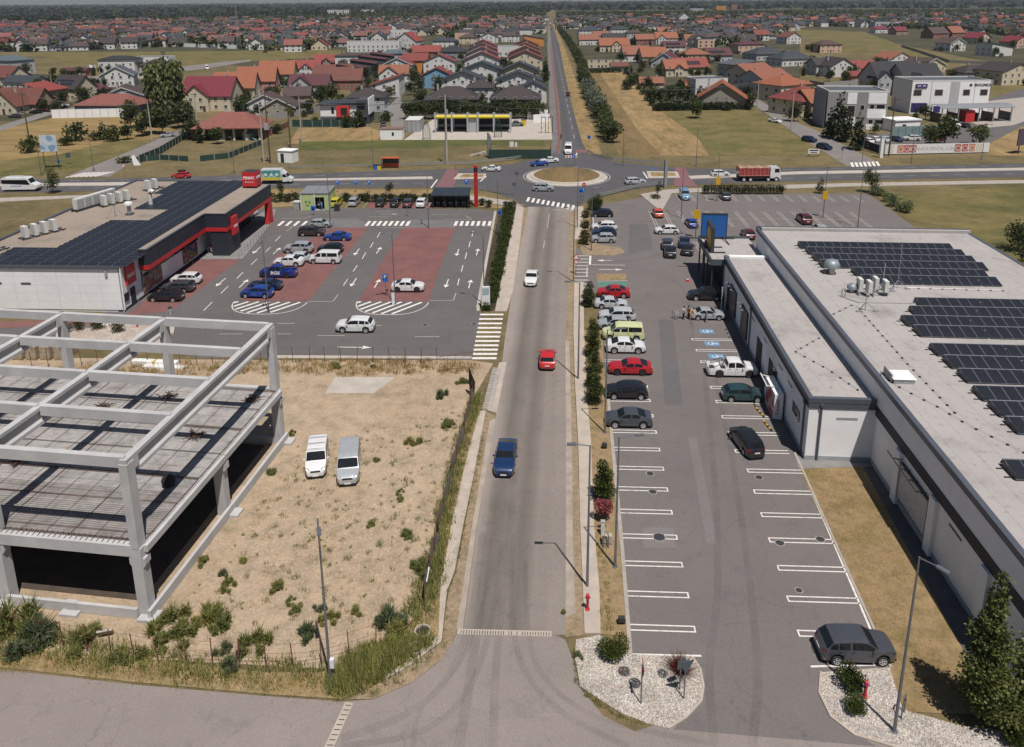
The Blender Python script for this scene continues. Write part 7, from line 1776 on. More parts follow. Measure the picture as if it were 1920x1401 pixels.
weeds=[(775,832,1.3,1,'bright weed clump on the sand right of the vans'),(828,745,1.5,1.1,'tall grey weed clump at the upper end of the netted fence'),(508,890,1.0,1,'weed clump beside the frame plinth left of the vans'),(548,815,.8,1,'weed tuft at the frame corner beside the white van'),(382,1058,1.0,1,'dark weed clump just right of the frame plinth'),
 (421,1080,.9,1,'upper weed clump of a pair on the sand'),(428,1103,1.2,1,'dark double weed clump in front of the frame'),(393,1165,1.7,1.2,'tall weed clump near the frame corner'),(418,1180,1.7,1.2,'weed clump joined to the tall one near the corner'),(320,1175,2.0,1.1,'big yellow green weed clump at the frame footing'),(330,1205,1.9,1,'weed clump below the frame footing'),
 (519,1105,1.2,1,'light green weed clump in the middle of the sand'),(480,1215,1.9,1.2,'big bright weed clump at the front fence'),(578,1195,1.3,1.3,'dark weed clump left of the lamp post'),(618,1165,1.1,1.1,'weed clump behind the lamp post'),(670,1150,.8,1.2,'small round dark weed right of the lamp post'),(735,1170,1.8,1.3,'blue green weed clump near the concrete ring'),
 (738,1190,1.7,1.1,'weed clump above the junction grass'),(70,1215,2.3,1.2,'dark shrub in the front fence at the left'),(10,1205,2.6,1.5,'dark shrub at the left picture edge in the fence'),(160,1212,2.0,1.1,'weed clump in the front fence below the joint block'),(240,1235,1.7,.9,'low weeds in the front fence below the slab'),(435,1250,1.4,1.2,'dark weed clump at the front fence below the bright one'),
 (420,1225,1.0,1.3,'narrow dark weed below the tall clump'),(765,1005,1.1,.8,'weed clump on the sand near the netted fence'),(695,985,.9,.8,'low weed tuft in the middle right of the sand'),(455,1055,.8,.8,'weed tuft right of the dark plinth weed'),(705,865,.8,.7,'dry green weed tuft below the silver van'),(752,938,.9,.6,'flat yellow green tuft on the sand'),(750,925,.8,.6,'brownish tuft above the yellow green one'),
 (600,1145,.8,.9,'weed tuft left of the lamp pole'),(545,1130,.7,.8,'weed tuft in the middle of the front sand'),(555,1145,.9,.9,'dark weed tuft beside the middle tuft'),(838,800,1.3,1.1,'dark weed clump at the netted fence below the grey one'),(785,1075,1.5,1.3,'dark round bush at the netted fence'),(632,690,1.1,1,'weed clump in the dry bank by the shop fence'),(700,690,.8,.9,'weed tuft in the dry bank right of the first'),
 (868,720,1.3,.8,'green weed patch behind the torn black sheet'),(1056,1150,.4,1.2,'weeds growing in the right gutter above the drain'),(1085,1232,.7,.8,'weeds at the upper edge of the left gravel island')]
for px,py,s,hz,lab in weeds:
 s*=1.05 if s>2.1 else .85
 plant('weed_clump',lab,'weeds',gz(px,py,.03),wp[(px+py)%4],(s*RU(.85,1.2),s*RU(.85,1.2),s*hz*.9),None,'larger weeds of the sand lot')
# small tufts and grasses nobody would count
def blades(name,spots,mat,hmin,hmax,per,spread,label=None):
 vs,fs=[],[]
 for x,y,s in spots:
  for _ in range(per):
   a=RU(0,6.28);r_=R.random()**.7*spread*s;px,py=x+r_*cos(a),y+r_*sin(a);h=RU(hmin,hmax)*s;l=RU(.15,.6)*h;b_=RU(0,6.28);w=.022*(.6+h)
   dx,dy=cos(b_),sin(b_);o=len(vs)
   vs+=[(px-dy*w,py+dx*w,.03),(px+dy*w,py-dx*w,.03),(px+dx*l+dy*w*.3,py+dy*l-dx*w*.3,.03+h)];fs.append((o,o+1,o+2))
 me=bpy.data.meshes.new(name);me.from_pydata(vs,[],fs);me.materials.append(mres(mat));me.update();o=stuff(link(name,me))
 if label:o['label']=label;o['category']='grass'
 return o
def scatter(pxs,n,smin=.6,smax=1.4):
 poly=[G(*p)for p in pxs];x0,x1=min(p.x for p in poly),max(p.x for p in poly);y0,y1=min(p.y for p in poly),max(p.y for p in poly);out=[];tries=0
 while len(out)<n and tries<n*60:
  tries+=1;p=(RU(x0,x1),RU(y0,y1))
  if inside(p,poly):out.append((p[0],p[1],RU(smin,smax)))
 return out
sandA=[(310,1235),(330,1150),(390,1080),(520,900),(560,830),(880,760),(850,870),(812,1040),(770,1165),(700,1225),(600,1255)]
blades('weed_tufts',scatter(sandA,230,.25,1.0),'leaf_weed',.12,.45,30,.32,'scattered small green weed tufts on the sand lot')
blades('dry_tufts',scatter(sandA,260,.3,.8),'leaf_dry',.12,.35,20,.5,'scattered small dry tufts on the sand lot')
vergeA=[(-300,1205),(0,1222),(300,1245),(500,1268),(600,1262),(700,1218),(778,1165),(805,1060),(832,940),(880,765),(900,745),(893,790),(866,890),(844,1000),(822,1120),(815,1205),(760,1250),(690,1288),(640,1308),(500,1300),(250,1276),(0,1250),(-300,1235)]
blades('verge_grass',scatter(vergeA,330,.5,1.1),'leaf_weed',.10,.36,26,.6,'green grass and weeds of the verge round the sand lot')
blades('verge_grass',scatter(vergeA,700,.5,1.1),'leaf_dry',.08,.28,24,.6,'dry grass of the verge round the sand lot')
fenceA=[(890,745),(905,740),(880,830),(860,900),(838,1020),(818,1130),(780,1190),(765,1150),(800,1040),(826,930),(850,850)]
blades('fence_weeds',scatter(fenceA,260,.6,1.4),'leaf_weed',.25,.75,26,.45,'rank dark weeds growing along the netted fence')
blades('junction_weeds',scatter([(620,1290),(640,1240),(700,1215),(770,1195),(815,1205),(760,1248),(690,1288),(640,1310)],330,.7,1.4),'leaf_weed',.2,.65,30,.5,'bright green weeds at the junction corner')
blades('front_weeds',scatter([(-100,1190),(130,1195),(330,1225),(470,1240),(610,1250),(610,1285),(400,1280),(150,1250),(-100,1235)],190,.5,1.4),'leaf_weed',.2,.7,26,.55,'tall green weeds along the front fence')
blades('bank_grass',scatter([(60,692),(520,676),(880,676),(905,686),(880,700),(640,705),(520,700),(60,715)],420,.6,1.4),'leaf_dry',.2,.6,26,.5,'dry grass bank between the sand lot and the shop car park')
blades('lawn_grass',scatter([(1500,880),(1612,876),(1785,1228),(1795,1325),(1690,1330),(1668,1255),(1640,1190)],900,.3,.7),'leaf_dry',.05,.16,22,1.0,'short dry grass of the lawn beside the store')
blades('lawn_grass',scatter([(1560,900),(1640,930),(1740,1150),(1700,1170),(1600,1000)],150,.3,.7),'leaf_weed',.05,.15,18,1.1,'greener patches of the lawn beside the store')
blades('kerb_weeds',scatter([(1126,880),(1132,880),(1140,1060),(1150,1190),(1126,1190),(1124,1110),(1116,1000)],110,.4,.9),'leaf_weed',.12,.35,18,.3,'weeds along the planting strip edge')
blades('gutter_weeds',scatter([(830,1100),(870,960),(900,830),(912,780),(905,840),(880,960),(845,1110),(830,1200),(760,1262),(690,1300),(700,1310),(775,1272),(836,1215)],170,.4,.9),'leaf_weed',.1,.35,16,.3,'weeds in the left gutter')
blades('island_weeds',scatter([(1080,1205),(1086,1205),(1088,1288),(1120,1312),(1167,1342),(1215,1360),(1165,1350),(1110,1318),(1080,1290),(1074,1230)],60,.4,.9),'leaf_weed',.1,.3,16,.25,'weeds along the left gravel island edge')
# stones on the sand
mb=MB()
for x,y,s in scatter(sandA,2600,.02,.09):
 mb.add([(x-s,y,.03),(x,y-s*.8,.03),(x+s,y+s*.2,.03),(x,y+s,.03),(x,y,.03+s*1.1)],[(0,1,4),(1,2,4),(2,3,4),(3,0,4)])
o=stuff(put('stones',mb,plain('stone_pale',(.50,.42,.33),.9,0,.3,2)));o['label']='small pale stones on the sand lot';o['category']='stones'
# loose white gravel on the islands
for nm,pg,nn in(('gravel',[(p[0],p[1])for p in gl],5200),('gravel',[(1545,1266),(1666,1257),(1692,1334),(1800,1364),(1960,1400),(1960,1450),(1690,1402),(1607,1376),(1562,1342),(1542,1300)],6500)):
 mb=MB()
 for x,y,s in scatter(pg,nn,.03,.075):
  a=RU(0,3);c_,s_=cos(a)*s,sin(a)*s;mb.add([(x-c_,y-s_,.068),(x+s_*.7,y-c_*.7,.068),(x+c_,y+s_,.068),(x-s_*.7,y+c_*.7,.068),(x,y,.07+s*.9)],[(0,1,4),(1,2,4),(2,3,4),(3,0,4)])
 o=stuff(put(nm,mb,leafy('gravel_stone',(.29,.255,.27),(.50,.465,.49),(.70,.675,.73),.9,0.0)));o['label']='white gravel stones on the planted traffic island';o['category']='gravel'

# ---------------------------------------------------------------- trees beyond the highway
T={}
T['round']=[proto('round',s,'round',1.2,7.5,3.0,700,.65,('leaf_mid','leaf_dark','leaf_mid')[s])for s in range(3)]
T['cone']=[proto('cone',s,'cone',.4,9.0,1.9,480,.6,'leaf_dark')for s in range(2)];T['bush']=[proto('fbush',s,'bush',.0,3.2,2.2,380,.5,('leaf_mid','leaf_dark')[s],False)for s in range(2)]
T['silver']=[proto('silver',0,'round',.8,7.0,3.0,700,.6,'leaf_silver')];T['willow']=[proto('willow',0,'round',1.5,12.5,4.8,3600,.6,'leaf_light',True,1.3,1.4)];T['hedge']=[proto('fhedge',0,'bush',.0,2.6,1.7,300,.45,'leaf_dark',False)];T['yellow']=[proto('yel',0,'round',.5,4.5,2.0,400,.5,'leaf_yellow')];T['light']=[proto('lgt',0,'round',.6,5.5,2.6,550,.55,'leaf_light')]
trees=[('willow',317,232,1.45,1.25,'big light green willow in the middle of the left field edge')]
def tree(kind,px,py,s,hz,lab,grp=None,nm='tree'):
 s*=1.0 if kind=='willow' else 1.28
 plant(nm,lab,'tree' if nm=='tree' else 'bush',gz(px,py,0),T[kind][int(px*7+py)%len(T[kind])],(s,s,s*hz),None,grp)
tree(*trees[0])
for a in(('round',245,240,.95,.8,'dark tree left of the big willow'),('round',283,250,.95,.8,'dark tree below the big willow, left'),('round',305,252,1.0,.85,'dark tree directly under the big willow'),('round',335,240,.95,.9,'dark tree right of the big willow'),('round',352,236,.8,.8,'dark tree at the bend of the lane'),('round',268,255,.75,.75,'tree at the lower left of the willow group'),('round',240,262,.55,.8,'small tree left end of the willow group'),('cone',194,262,.8,.6,'dark pointed bush at the field edge'),('bush',215,265,1.1,1,'round dark bush at the field edge'),('bush',141,265,1.3,1,'round olive bush in the stubble field'),('bush',178,263,.8,.8,'small reddish bush in the field'),('bush',125,272,.9,.7,'low light bush in the field'),('bush',57,287,1.0,1.1,'bush at the foot of the wooden pole'),('bush',232,306,.8,.5,'low bush by the white sculpture')):tree(*a,nm='tree' if a[0]in('round','cone')else 'bush')
# the hedge row along the avenue
AV=[(1143,268),(1130,235),(1118,208),(1108,186),(1099,166),(1094,150),(1090,128),(1083,110),(1073,94),(1064,79),(1055,66),(1047,55)]
avp=[G(*p)for p in AV];k=0
for a,b_ in zip(avp,avp[1:]):
 n=max(1,int((b_-a).length/4.2))
 for i in range(n):
  p=a+(b_-a)*(i/n);kd='silver' if 262<p.y<345 else('light' if k%5==4 and p.y>500 else 'round');near_='nearest the roundabout' if p.y<262 else 'in the lower half' if p.y<400 else 'in the upper half' if p.y<700 else 'at the far end'
  s=RU(.72,.95)*(1.2 if kd=='silver' else 1);plant('tree','%s tree of the row along the avenue, %s'%({'round':'dark green','silver':'silvery green','light':'lighter green'}[kd],near_),'tree',(p.x+RU(-1,1),p.y,0),T[kd][k%len(T[kd])],(s,s,s*.85),None,'trees along the avenue %s %s'%(kd,near_));k+=1
for k,(px,py)in enumerate(((1112,137),(1122,137),(1132,136),(1142,136),(1152,136),(1162,136))):tree('hedge',px,py,1.0,.7,'low dark bush at the far end of the mown field','bushes at the far end of the mown field','bush')
# hedge behind the car wash
for k in range(17):
 px=764+k*15.5;tree('round',px,224-(k%3),.62+.1*(k%2),.9,'dark hedge tree right behind the yellow car wash' if px>815 else 'dark hedge tree left of the yellow car wash','hedge trees behind the car wash' if px>815 else 'hedge trees left of the car wash')
for k,(kd,px,py,s,lab)in enumerate((('round',790,200,.8,'bushy tree behind the car wash hedge at the left'),('light',730,185,.8,'lighter tree at the end of the alley'),('round',778,160,.8,'tree between the blue house and the alley'),('cone',800,165,.6,'narrow dark tree behind the hedge'),('round',1020,160,.7,'dark tree beside the avenue houses, lower'),('cone',1023,140,.9,'tall dark tree beside the avenue houses'),('round',945,130,.8,'dark tree between the two gable rows'),('cone',910,130,.6,'narrow tree between the gable rows'),('round',865,115,.7,'dark tree behind the white gable house'),('round',682,205,.6,'dark tree beside the black and red house'),('round',622,190,.8,'dark tree left of the black and red house'),('round',605,200,.7,'second dark tree left of the black and red house'),('bush',395,200,1.3,'dark bush at the crimson roofed house'),('round',420,205,.6,'green tree at the crimson roofed house'),('round',545,130,.7,'tree between orange and red roofs'),('round',530,165,.6,'small tree beside the orange roofed row'))):tree(kd,px,py,s,.9,lab)
# garden trees right side
for k,(kd,px,py,s,lab)in enumerate((('round',1190,160,.7,'tree at the upper right corner of the mown field'),('round',1212,172,.75,'tree by the small orange shed'),('round',1222,190,.75,'tree in the garden beside the mown field'),('round',1238,200,.8,'dark tree at the garden corner'),('round',1256,196,.85,'dark tree in the garden behind the hedge'),('round',1275,192,.8,'second dark tree in the garden behind the hedge'),('cone',1290,190,.8,'pointed dark tree in the garden'),('round',1320,195,.7,'tree before the orange gable house'),('yellow',1362,196,.8,'yellowish tree before the orange gable house'),('round',1305,222,.75,'single tree in the olive field'),('round',1400,185,.6,'tree at the street corner'),('cone',1530,225,.8,'tree beside the grey clinic wall'),('cone',1570,262,1.35,'tall dark conifer in front of the grey clinic'),('cone',1585,266,1.0,'dark conifer between clinic and street'),('cone',1607,281,1.0,'dark conifer nearest the clinic banner'),('cone',1556,258,.9,'dark conifer behind the tall one'),('round',1488,228,.75,'dark tree by the red roofed houses'),('round',1770,272,.95,'round tree in the clinic car park'),('light',1835,272,.95,'bushy tree at the right end of the banner'),('round',1742,274,.7,'smaller tree behind the banner'),('cone',1715,232,.6,'narrow tree beside the white hut'),('round',1735,225,.6,'tree by the glass fence'),('round',1640,252,.4,'small reddish tree in front of the grey clinic'))):tree(kd,px,py,s,.85,lab)
for k in range(24):
 tree('hedge',1232+k*7.4,208-k*.15,.9,.95,'dark hedge bush between the olive field and the gardens','hedge bushes of the right gardens','bush')
for k in range(8):
 p=(1172+k*8.5,140+k*9.5);tree('hedge',p[0],p[1],.8,.9,'dark bush along the right edge of the mown field','bushes along the mown field edge','bush')

# ================================================================ HOUSES
WALLS=dict(white=(.62,.61,.59),cream=(.56,.49,.36),grey=(.24,.26,.29),palegrey=(.42,.43,.45),tan=(.38,.26,.18),peach=(.55,.38,.29),yellow=(.50,.40,.20),blue=(.17,.33,.46),green=(.30,.40,.30),orange=(.55,.24,.06),pink=(.42,.22,.2),brick=(.26,.12,.085),taupe=(.30,.27,.22),dark=(.06,.065,.075))
ROOFS=dict(red=(.19,.045,.038),brightred=(.24,.05,.04),crimson=(.17,.022,.038),terracotta=(.25,.095,.058),orange=(.28,.095,.048),coral=(.22,.078,.062),brown=(.075,.050,.046),darkbrown=(.046,.035,.037),maroon=(.092,.030,.038),slate=(.038,.045,.057),charcoal=(.026,.028,.034),greyroof=(.085,.095,.11),bluegrey=(.09,.12,.14),pinkred=(.16,.075,.065),rust=(.15,.055,.04))
for k,c in WALLS.items():plain('wall_'+k,c,.85,0,.1,.6)if 'wall_'+k not in MATS else None
for k,c in ROOFS.items():tiled('roof_'+k,c)
plain('eave_white',(.55,.55,.53),.7,0,.06);plain('chimney_stone',(.42,.38,.34),.9,0,.15);plain('garden_wall',(.46,.45,.43),.9,0,.12,.8);plain('house_door',(.07,.045,.035),.6,0,.15)
WIN={}
def window_mesh(w,h):
 k=(round(w,1),round(h,1))
 if k not in WIN:
  mb=MB();t=.09;mb.bb(-w/2,w/2,-.05,0,0,t);mb.bb(-w/2,w/2,-.05,0,h-t,h);mb.bb(-w/2,-w/2+t,-.05,0,t,h-t);mb.bb(w/2-t,w/2,-.05,0,t,h-t);mb.bb(-.035,.035,-.05,0,t,h-t);mb.bb(-w/2-.06,w/2+.06,-.12,0,-.06,0)
  WIN[k]=(mb.mesh('window','eave_white'),BB(-w/2+t,w/2-t,-.025,-.005,t,h-t).mesh('pane','glass1'))
 return WIN[k]
def add_window(root,x,y,z,rz,w=1.2,h=1.35,pane=True):
 a,p=window_mesh(w,h);o=link('window',a,root,(x,y,z),rz)
 if pane:link('pane',p,o)
def gable_roof(mb,wm,x0,x1,y0,y1,he,rh,ridge,ov,th=.2):
 """mb: roof, wm: walls; box x0..x1, y0..y1 with eaves at he"""
 if ridge=='x':a0,a1,lo,hi=y0,y1,x0,x1
 else:a0,a1,lo,hi=x0,x1,y0,y1
 m=(a0+a1)/2;half=(a1-a0)/2;sl=rh/half;d=ov*sl
 prof=[(a0-ov,he-d+.03),(m,he+rh+.03),(a1+ov,he-d+.03),(a1+ov,he-d+.03+th),(m,he+rh+.03+th*1.15),(a0-ov,he-d+.03+th)]
 mb.sweep(prof,ridge,lo-ov,hi+ov)
 wp_=[(a0,0),(a1,0),(a1,he),(m,he+rh),(a0,he)];wm.sweep(wp_,ridge,lo,hi)
def hip_roof(mb,x0,x1,y0,y1,he,rh,ov,th=.22):
 X0,X1,Y0,Y1=x0-ov,x1+ov,y0-ov,y1+ov;w,d=X1-X0,Y1-Y0;m=min(w,d)/2*.98;z0,z1=he,he+th
 if w>=d:r0,r1=(X0+m,(Y0+Y1)/2,z1+rh),(X1-m,(Y0+Y1)/2,z1+rh)
 else:r0,r1=((X0+X1)/2,Y0+m,z1+rh),((X0+X1)/2,Y1-m,z1+rh)
 if(Vector(r0)-Vector(r1)).length<.3:r1=(r0[0]+.3,r0[1]+.01,r0[2])
 vs=[(X0,Y0,z0),(X1,Y0,z0),(X1,Y1,z0),(X0,Y1,z0),(X0,Y0,z1),(X1,Y0,z1),(X1,Y1,z1),(X0,Y1,z1),r0,r1]
 fs=[(3,2,1,0),(0,1,5,4),(1,2,6,5),(2,3,7,6),(3,0,4,7)]
 fs+=[(4,5,9,8),(5,6,9),(6,7,8,9),(7,4,8)]if w>=d else[(4,5,8),(5,6,9,8),(6,7,9),(7,4,8,9)]
 mb.add(vs,fs)
HOUSE_POS=[]
def house(px,py,w,d,he,rk,rh,rot,wall,roof,label,group=None,ov=.5,gf=None,extra=(),detail=2,loc=None,rng=R):
 """rk: gx / gy = gable with the ridge across or away, hip, flat, mono; gf = (x, width, out) a front cross gable; rot in degrees"""
 w*=1.14;d*=1.1;he*=1.1;rh*=1.2
 if gf:gf=(gf[0]*1.14,gf[1]*1.14,gf[2]*1.14)
 c=Vector(loc)if loc is not None else G(px,py);t=thing('house',label,'house',(c.x,c.y,0),rad(rot),group);HOUSE_POS.append((c.x,c.y,max(w,d)/2))
 wm,rm=MB(),MB();x0,x1,y0,y1=-w/2,w/2,-d/2,d/2
 if rk in('gx','gy'):gable_roof(rm,wm,x0,x1,y0,y1,he,rh,rk[1],ov)
 elif rk=='hip':wm.bb(x0,x1,y0,y1,0,he);hip_roof(rm,x0,x1,y0,y1,he,rh,ov)
 elif rk=='mono':
  wm.sweep([(x0,0),(x1,0),(x1,he+rh),(x0,he)],'y',y0,y1);rm.sweep([(x0-ov,he-.1),(x1+ov,he+rh+.15),(x1+ov,he+rh+.4),(x0-ov,he+.15)],'y',y0-ov,y1+ov)
 else:
  wm.bb(x0,x1,y0,y1,0,he);rm.bb(x0+.25,x1-.25,y0+.25,y1-.25,he,he+.12);wm.bb(x0,x1,y0,y0+.25,he,he+.45);wm.bb(x0,x1,y1-.25,y1,he,he+.45);wm.bb(x0,x0+.25,y0+.25,y1-.25,he,he+.45);wm.bb(x1-.25,x1,y0+.25,y1-.25,he,he+.45)
 if gf:
  gx,gw,go=gf;gh=min(rh*.92,gw*.42);gable_roof(rm,wm,gx-gw/2,gx+gw/2,y0-go,0 if rk=='gx' else d*.1,he+.01,gh,'y',ov*.9)
 put('wall',wm,M_['wall_'+wall],t);rf=put('roof',rm,M_['roof_'+roof]if 'roof_'+roof in MATS else M_[roof],t)
 if rk in('gx','gy','hip')and detail>0 and 'nochimney' not in extra:
  cx_=w*rng.uniform(-.3,.3);put('chimney',BB(cx_-.35,cx_+.35,d*.08,d*.08+.6,he,he+rh+.7).bb(cx_-.42,cx_+.42,d*.08-.06,d*.08+.66,he+rh+.7,he+rh+.82),'chimney_stone',rf)
 if rk in('gx','gy')and detail>1 and 'trim' in extra:
  mb=MB();a=w/2 if rk=='gy' else d/2;sl=rh/a
  for sg in(-1,1):
   p0,p1=(sg*(a+ov),he-ov*sl+.1),(0,he+rh+.12)
   if rk=='gy':mb.bar((p0[0],y0-ov-.03,p0[1]),(0,y0-ov-.03,p1[1]),.08,.35)
   else:mb.bar((x1+ov+.03,p0[0],p0[1]),(x1+ov+.03,0,p1[1]),.08,.35);mb.bar((x0-ov-.03,p0[0],p0[1]),(x0-ov-.03,0,p1[1]),.08,.35)
  put('barge_board',mb,'eave_white',rf)
 if 'solar' in extra:
  sl=atan(rh/(d/2))if rk=='gx' else 0
  for i in range(int(w/2.3)):
   for j in range(2):
    yy=y0+d*.14+j*1.3;o=link('solar_panel',HSP,t,(-w*.36+i*1.75,yy,he+(yy-y0)*rh/(d/2)+.40));o.rotation_euler=(sl,0,0)
 fy=y0;storeys=1 if he<3.9 else 2
 if detail>0:
  add=lambda*a,**k:add_window(t,*a,pane=detail>1,**k)
  for s_ in range(storeys):
   z=.95+s_*2.8
   n=max(1,int(w/3.6))
   for i in range(n):
    x=x0+w*(i+.5)/n
    if gf and abs(x-gf[0])<gf[1]/2+.5:continue
    add(x,y0-.002,z,0)
   if gf:add(gf[0]-gf[1]*.2,y0-gf[2]-.002,z,0);add(gf[0]+gf[1]*.2,y0-gf[2]-.002,z,0)
   n=max(1,int(d/4.2))
   for i in range(n):
    yy=y0+d*(i+.5)/n;add(x0-.002,yy,z,-pi/2);add(x1+.002,yy,z,pi/2)
  if rk=='gy' and rh>2:add(-w*.09,y0-.002,he+.15,0,w=.9,h=1.1);add(w*.09,y0-.002,he+.15,0,w=.9,h=1.1)
  if gf and gf[1]>4:add(gf[0],y0-gf[2]-.002,he+.1,0,w=.9,h=1.0)
  if detail>1:put('door',BB(-.5,.5,y0-(gf[2]if gf and abs(gf[0])<gf[1]/2 else 0)-.06,y0-(gf[2]if gf and abs(gf[0])<gf[1]/2 else 0)-.003,0,2.1),'house_door',t)if not(gf and gf[1]/2<abs(gf[0])<gf[1]/2+.5)else None
 return t
HSP=solar_panel_mesh(1.7,1.15)
H=house
LA=24 # the left quarter is turned against the avenue
H(24,138,17,13,7.0,'hip',2.2,-20,'palegrey','bluegrey','large grey house with a blue grey hipped roof at the left edge')
H(22,160,12,11,4.2,'gx',4.0,-20,'cream','rust','cream gabled house with a rust red roof at the left edge');H(52,166,16,9,3.0,'gx',2.2,-15,'white','slate','long low house with a slate roof behind the tan gables')
H(50,207,15,9.5,3.0,'gx',4.2,-6,'tan','rust','tan house with two steep rust brown front gables',gf=(-3.5,6.2,2.2));H(28,212,9,9,3.0,'gy',4.0,-6,'cream','rust','cream half of the twin gabled house at the left edge')
H(92,200,8,10,6.0,'mono',2.0,172,'tan','brightred','modern tan house with a bright red sloping roof',extra=('nochimney',));H(142,186,11,10,4.6,'gx',4.0,-14,'cream','darkbrown','cream gable house with solar panels on its dark roof',extra=('solar',));H(176,181,10,8,2.8,'hip',2.2,-14,'grey','maroon','low house with a maroon hipped roof behind the hedge')
H(225,160,13,12,4.8,'gy',3.4,20,'white','greyroof','white gabled house with a grey slate roof and white trim',extra=('trim',));H(236,192,13,14,3.2,'gy',2.6,22,'palegrey','brown','pale house with a brown gable roof and white barge boards',extra=('trim',))
H(218,211,20,12,2.9,'hip',2.9,-3,'grey','coral','bungalow with a broad coral red hipped roof');H(229,134,18,11,6.4,'hip',1.6,4,'white','charcoal','white duplex with a charcoal hipped roof by the field');H(291,126,19,11,5.6,'flat',0,4,'white','greyroof','white flat roofed modern villa by the field');H(298,142,13,11,5.4,'hip',2.4,2,'palegrey','darkbrown','grey and white house with a dark brown pyramid roof');H(145,142,12,7,2.6,'gx',1.2,3,'pink','maroon','low maroon roofed outbuilding at the field edge')
H(402,204,16,12,5.2,'gx',5.2,0,'cream','crimson','large house with a steep crimson roof and front gable',gf=(-2.6,8,1.6));
for k,(px,py,wc)in enumerate(((447,189,'cream'),(487,175,'pink'),(524,160,'green'))):H(px,py,14,11,5.4,'gx',4.6,8,wc,'orange',('cream house with an orange roof, nearest of the orange row','pink house with an orange roof, middle of the orange row','green house with an orange roof, farthest of the orange row')[k],gf=(-3.2,6.5,1.4))
H(575,142,14,10,3.6,'gx',3.6,6,'white','brightred','white house with a bright red roof and front gable',gf=(1,6,1.5));H(612,128,12,9,3.6,'gx',3.4,6,'pink','brightred','pinkish house with a bright red roof farther back',gf=(1,5,1.3));H(584,172,15,10,3.2,'gx',3.4,4,'palegrey','maroon','grey gabled house with a maroon roof',gf=(-2.5,8,1.5));H(628,150,17,11,3.2,'gx',3.4,2,'brick','rust','broad house with a rust brown roof behind the maroon one')
H(503,210,13,12,3.0,'gy',3.0,10,'white','brown','white gabled bungalow with a brown roof beside the pavilion',extra=('trim',));H(528,214,10,13,2.9,'gy',2.6,10,'taupe','brown','taupe gabled bungalow with a brown roof beside the fence',extra=('trim',));H(560,190,9,9,2.6,'gx',2.4,10,'taupe','brown','small brown roofed wing behind the taupe bungalow')
H(642,166,17,12,4.0,'gx',3.8,4,'brick','rust','large rust brown roofed house left of the alley')
for k,(px,py)in enumerate(((662,148),(684,138),(702,129),(718,122))):H(px,py,12,11,5.2,'mono',1.6,186,'dark','maroon',('nearest maroon terraced house of the stepped row','second maroon terraced house of the stepped row','third maroon terraced house of the stepped row','farthest maroon terraced house of the stepped row')[k],extra=('nochimney',))
H(727,178,11,14,4.2,'mono',3.2,2,'white','red','white house with a red edged slanting roof by the alley',extra=('nochimney',));H(691,206,12,11,4.6,'hip',2.4,4,'palegrey','darkbrown','grey house with a dark brown hipped roof behind the black and red one');H(741,158,12,10,5.0,'gx',3.0,6,'white','terracotta','white gable house with a terracotta roof beside the alley',gf=(-2,8,1.0));H(748,141,14,11,5.4,'gy',3.0,4,'white','red','white gabled house with a red roof behind the terracotta one',extra=('trim',));H(781,136,12,12,6.4,'gx',3.0,3,'orange','red','orange walled tall house with a red roof')
H(826,137,15,12,6.0,'gy',3.2,2,'white','red','white house with a red gable and two wall fins');H(822,163,14,11,4.8,'gy',3.2,2,'blue','red','light blue gabled house with a red roof');
for k,(px,py)in enumerate(((905,133),(905,121),(905,111),(906,103))):H(px,py,17,10,6.2,'gy',3.4,1,'white','red',('nearest red roofed gable of the left stacked row','second red roofed gable of the left stacked row','third red roofed gable of the left stacked row','farthest red roofed gable of the left stacked row')[k],ov=.8)
for k,(px,py)in enumerate(((985,130),(985,119),(985,110),(985,102))):H(px,py,17,10,6.2,'gy',3.4,1,'cream','red',('nearest red roofed gable of the right stacked row','second red roofed gable of the right stacked row','third red roofed gable of the right stacked row','farthest red roofed gable of the right stacked row')[k],ov=.8)
H(870,170,16,11,4.8,'gy',3.0,1,'white','slate','white gabled house with a slate roof behind the brown bungalow',ov=.9);H(905,155,17,11,6.0,'gy',3.0,1,'white','slate','taller white gabled house with a slate roof and yellow side',ov=.9);H(975,155,16,11,5.6,'gy',3.2,1,'cream','slate','cream gabled house with a slate roof beside the avenue',ov=.9);H(973,170,17,11,4.6,'gy',3.0,1,'white','slate','white gabled house with a slate roof beside the avenue',ov=.9)
H(850,203,17,13,3.6,'hip',3.4,1,'dark','darkbrown','dark bungalow with a wide brown hipped roof behind the car wash',gf=None);H(902,190,9,10,5.2,'hip',2.4,1,'white','darkbrown','white two storey wing with a brown hipped roof');H(967,203,16,13,3.6,'hip',3.4,1,'dark','darkbrown','dark bungalow with a wide brown hipped roof beside the avenue');H(1000,190,9,11,5.0,'gy',2.2,1,'white','slate','white wing with a slate roof at the avenue pavement')
H(1000,86,15,12,6.0,'mono',2.4,185,'orange','greyroof','bright orange walled house with a grey roof beside the avenue',extra=('nochimney',));H(960,112,16,14,8.0,'flat',0,1,'white','greyroof','white flat roofed tower house between the red rows');H(703,97,36,12,7.2,'flat',0,2,'white','greyroof','long white modern two storey building');H(768,94,16,14,7.0,'gy',5.5,-14,'white','brightred','tall white gable house with a bright red roof');H(748,70,22,14,7.0,'flat',0,2,'white','slate','white cubic house with a dark upper storey behind the long one');H(740,113,15,11,4.2,'hip',2,3,'palegrey','bluegrey','low house with a blue grey roof before the long white building')
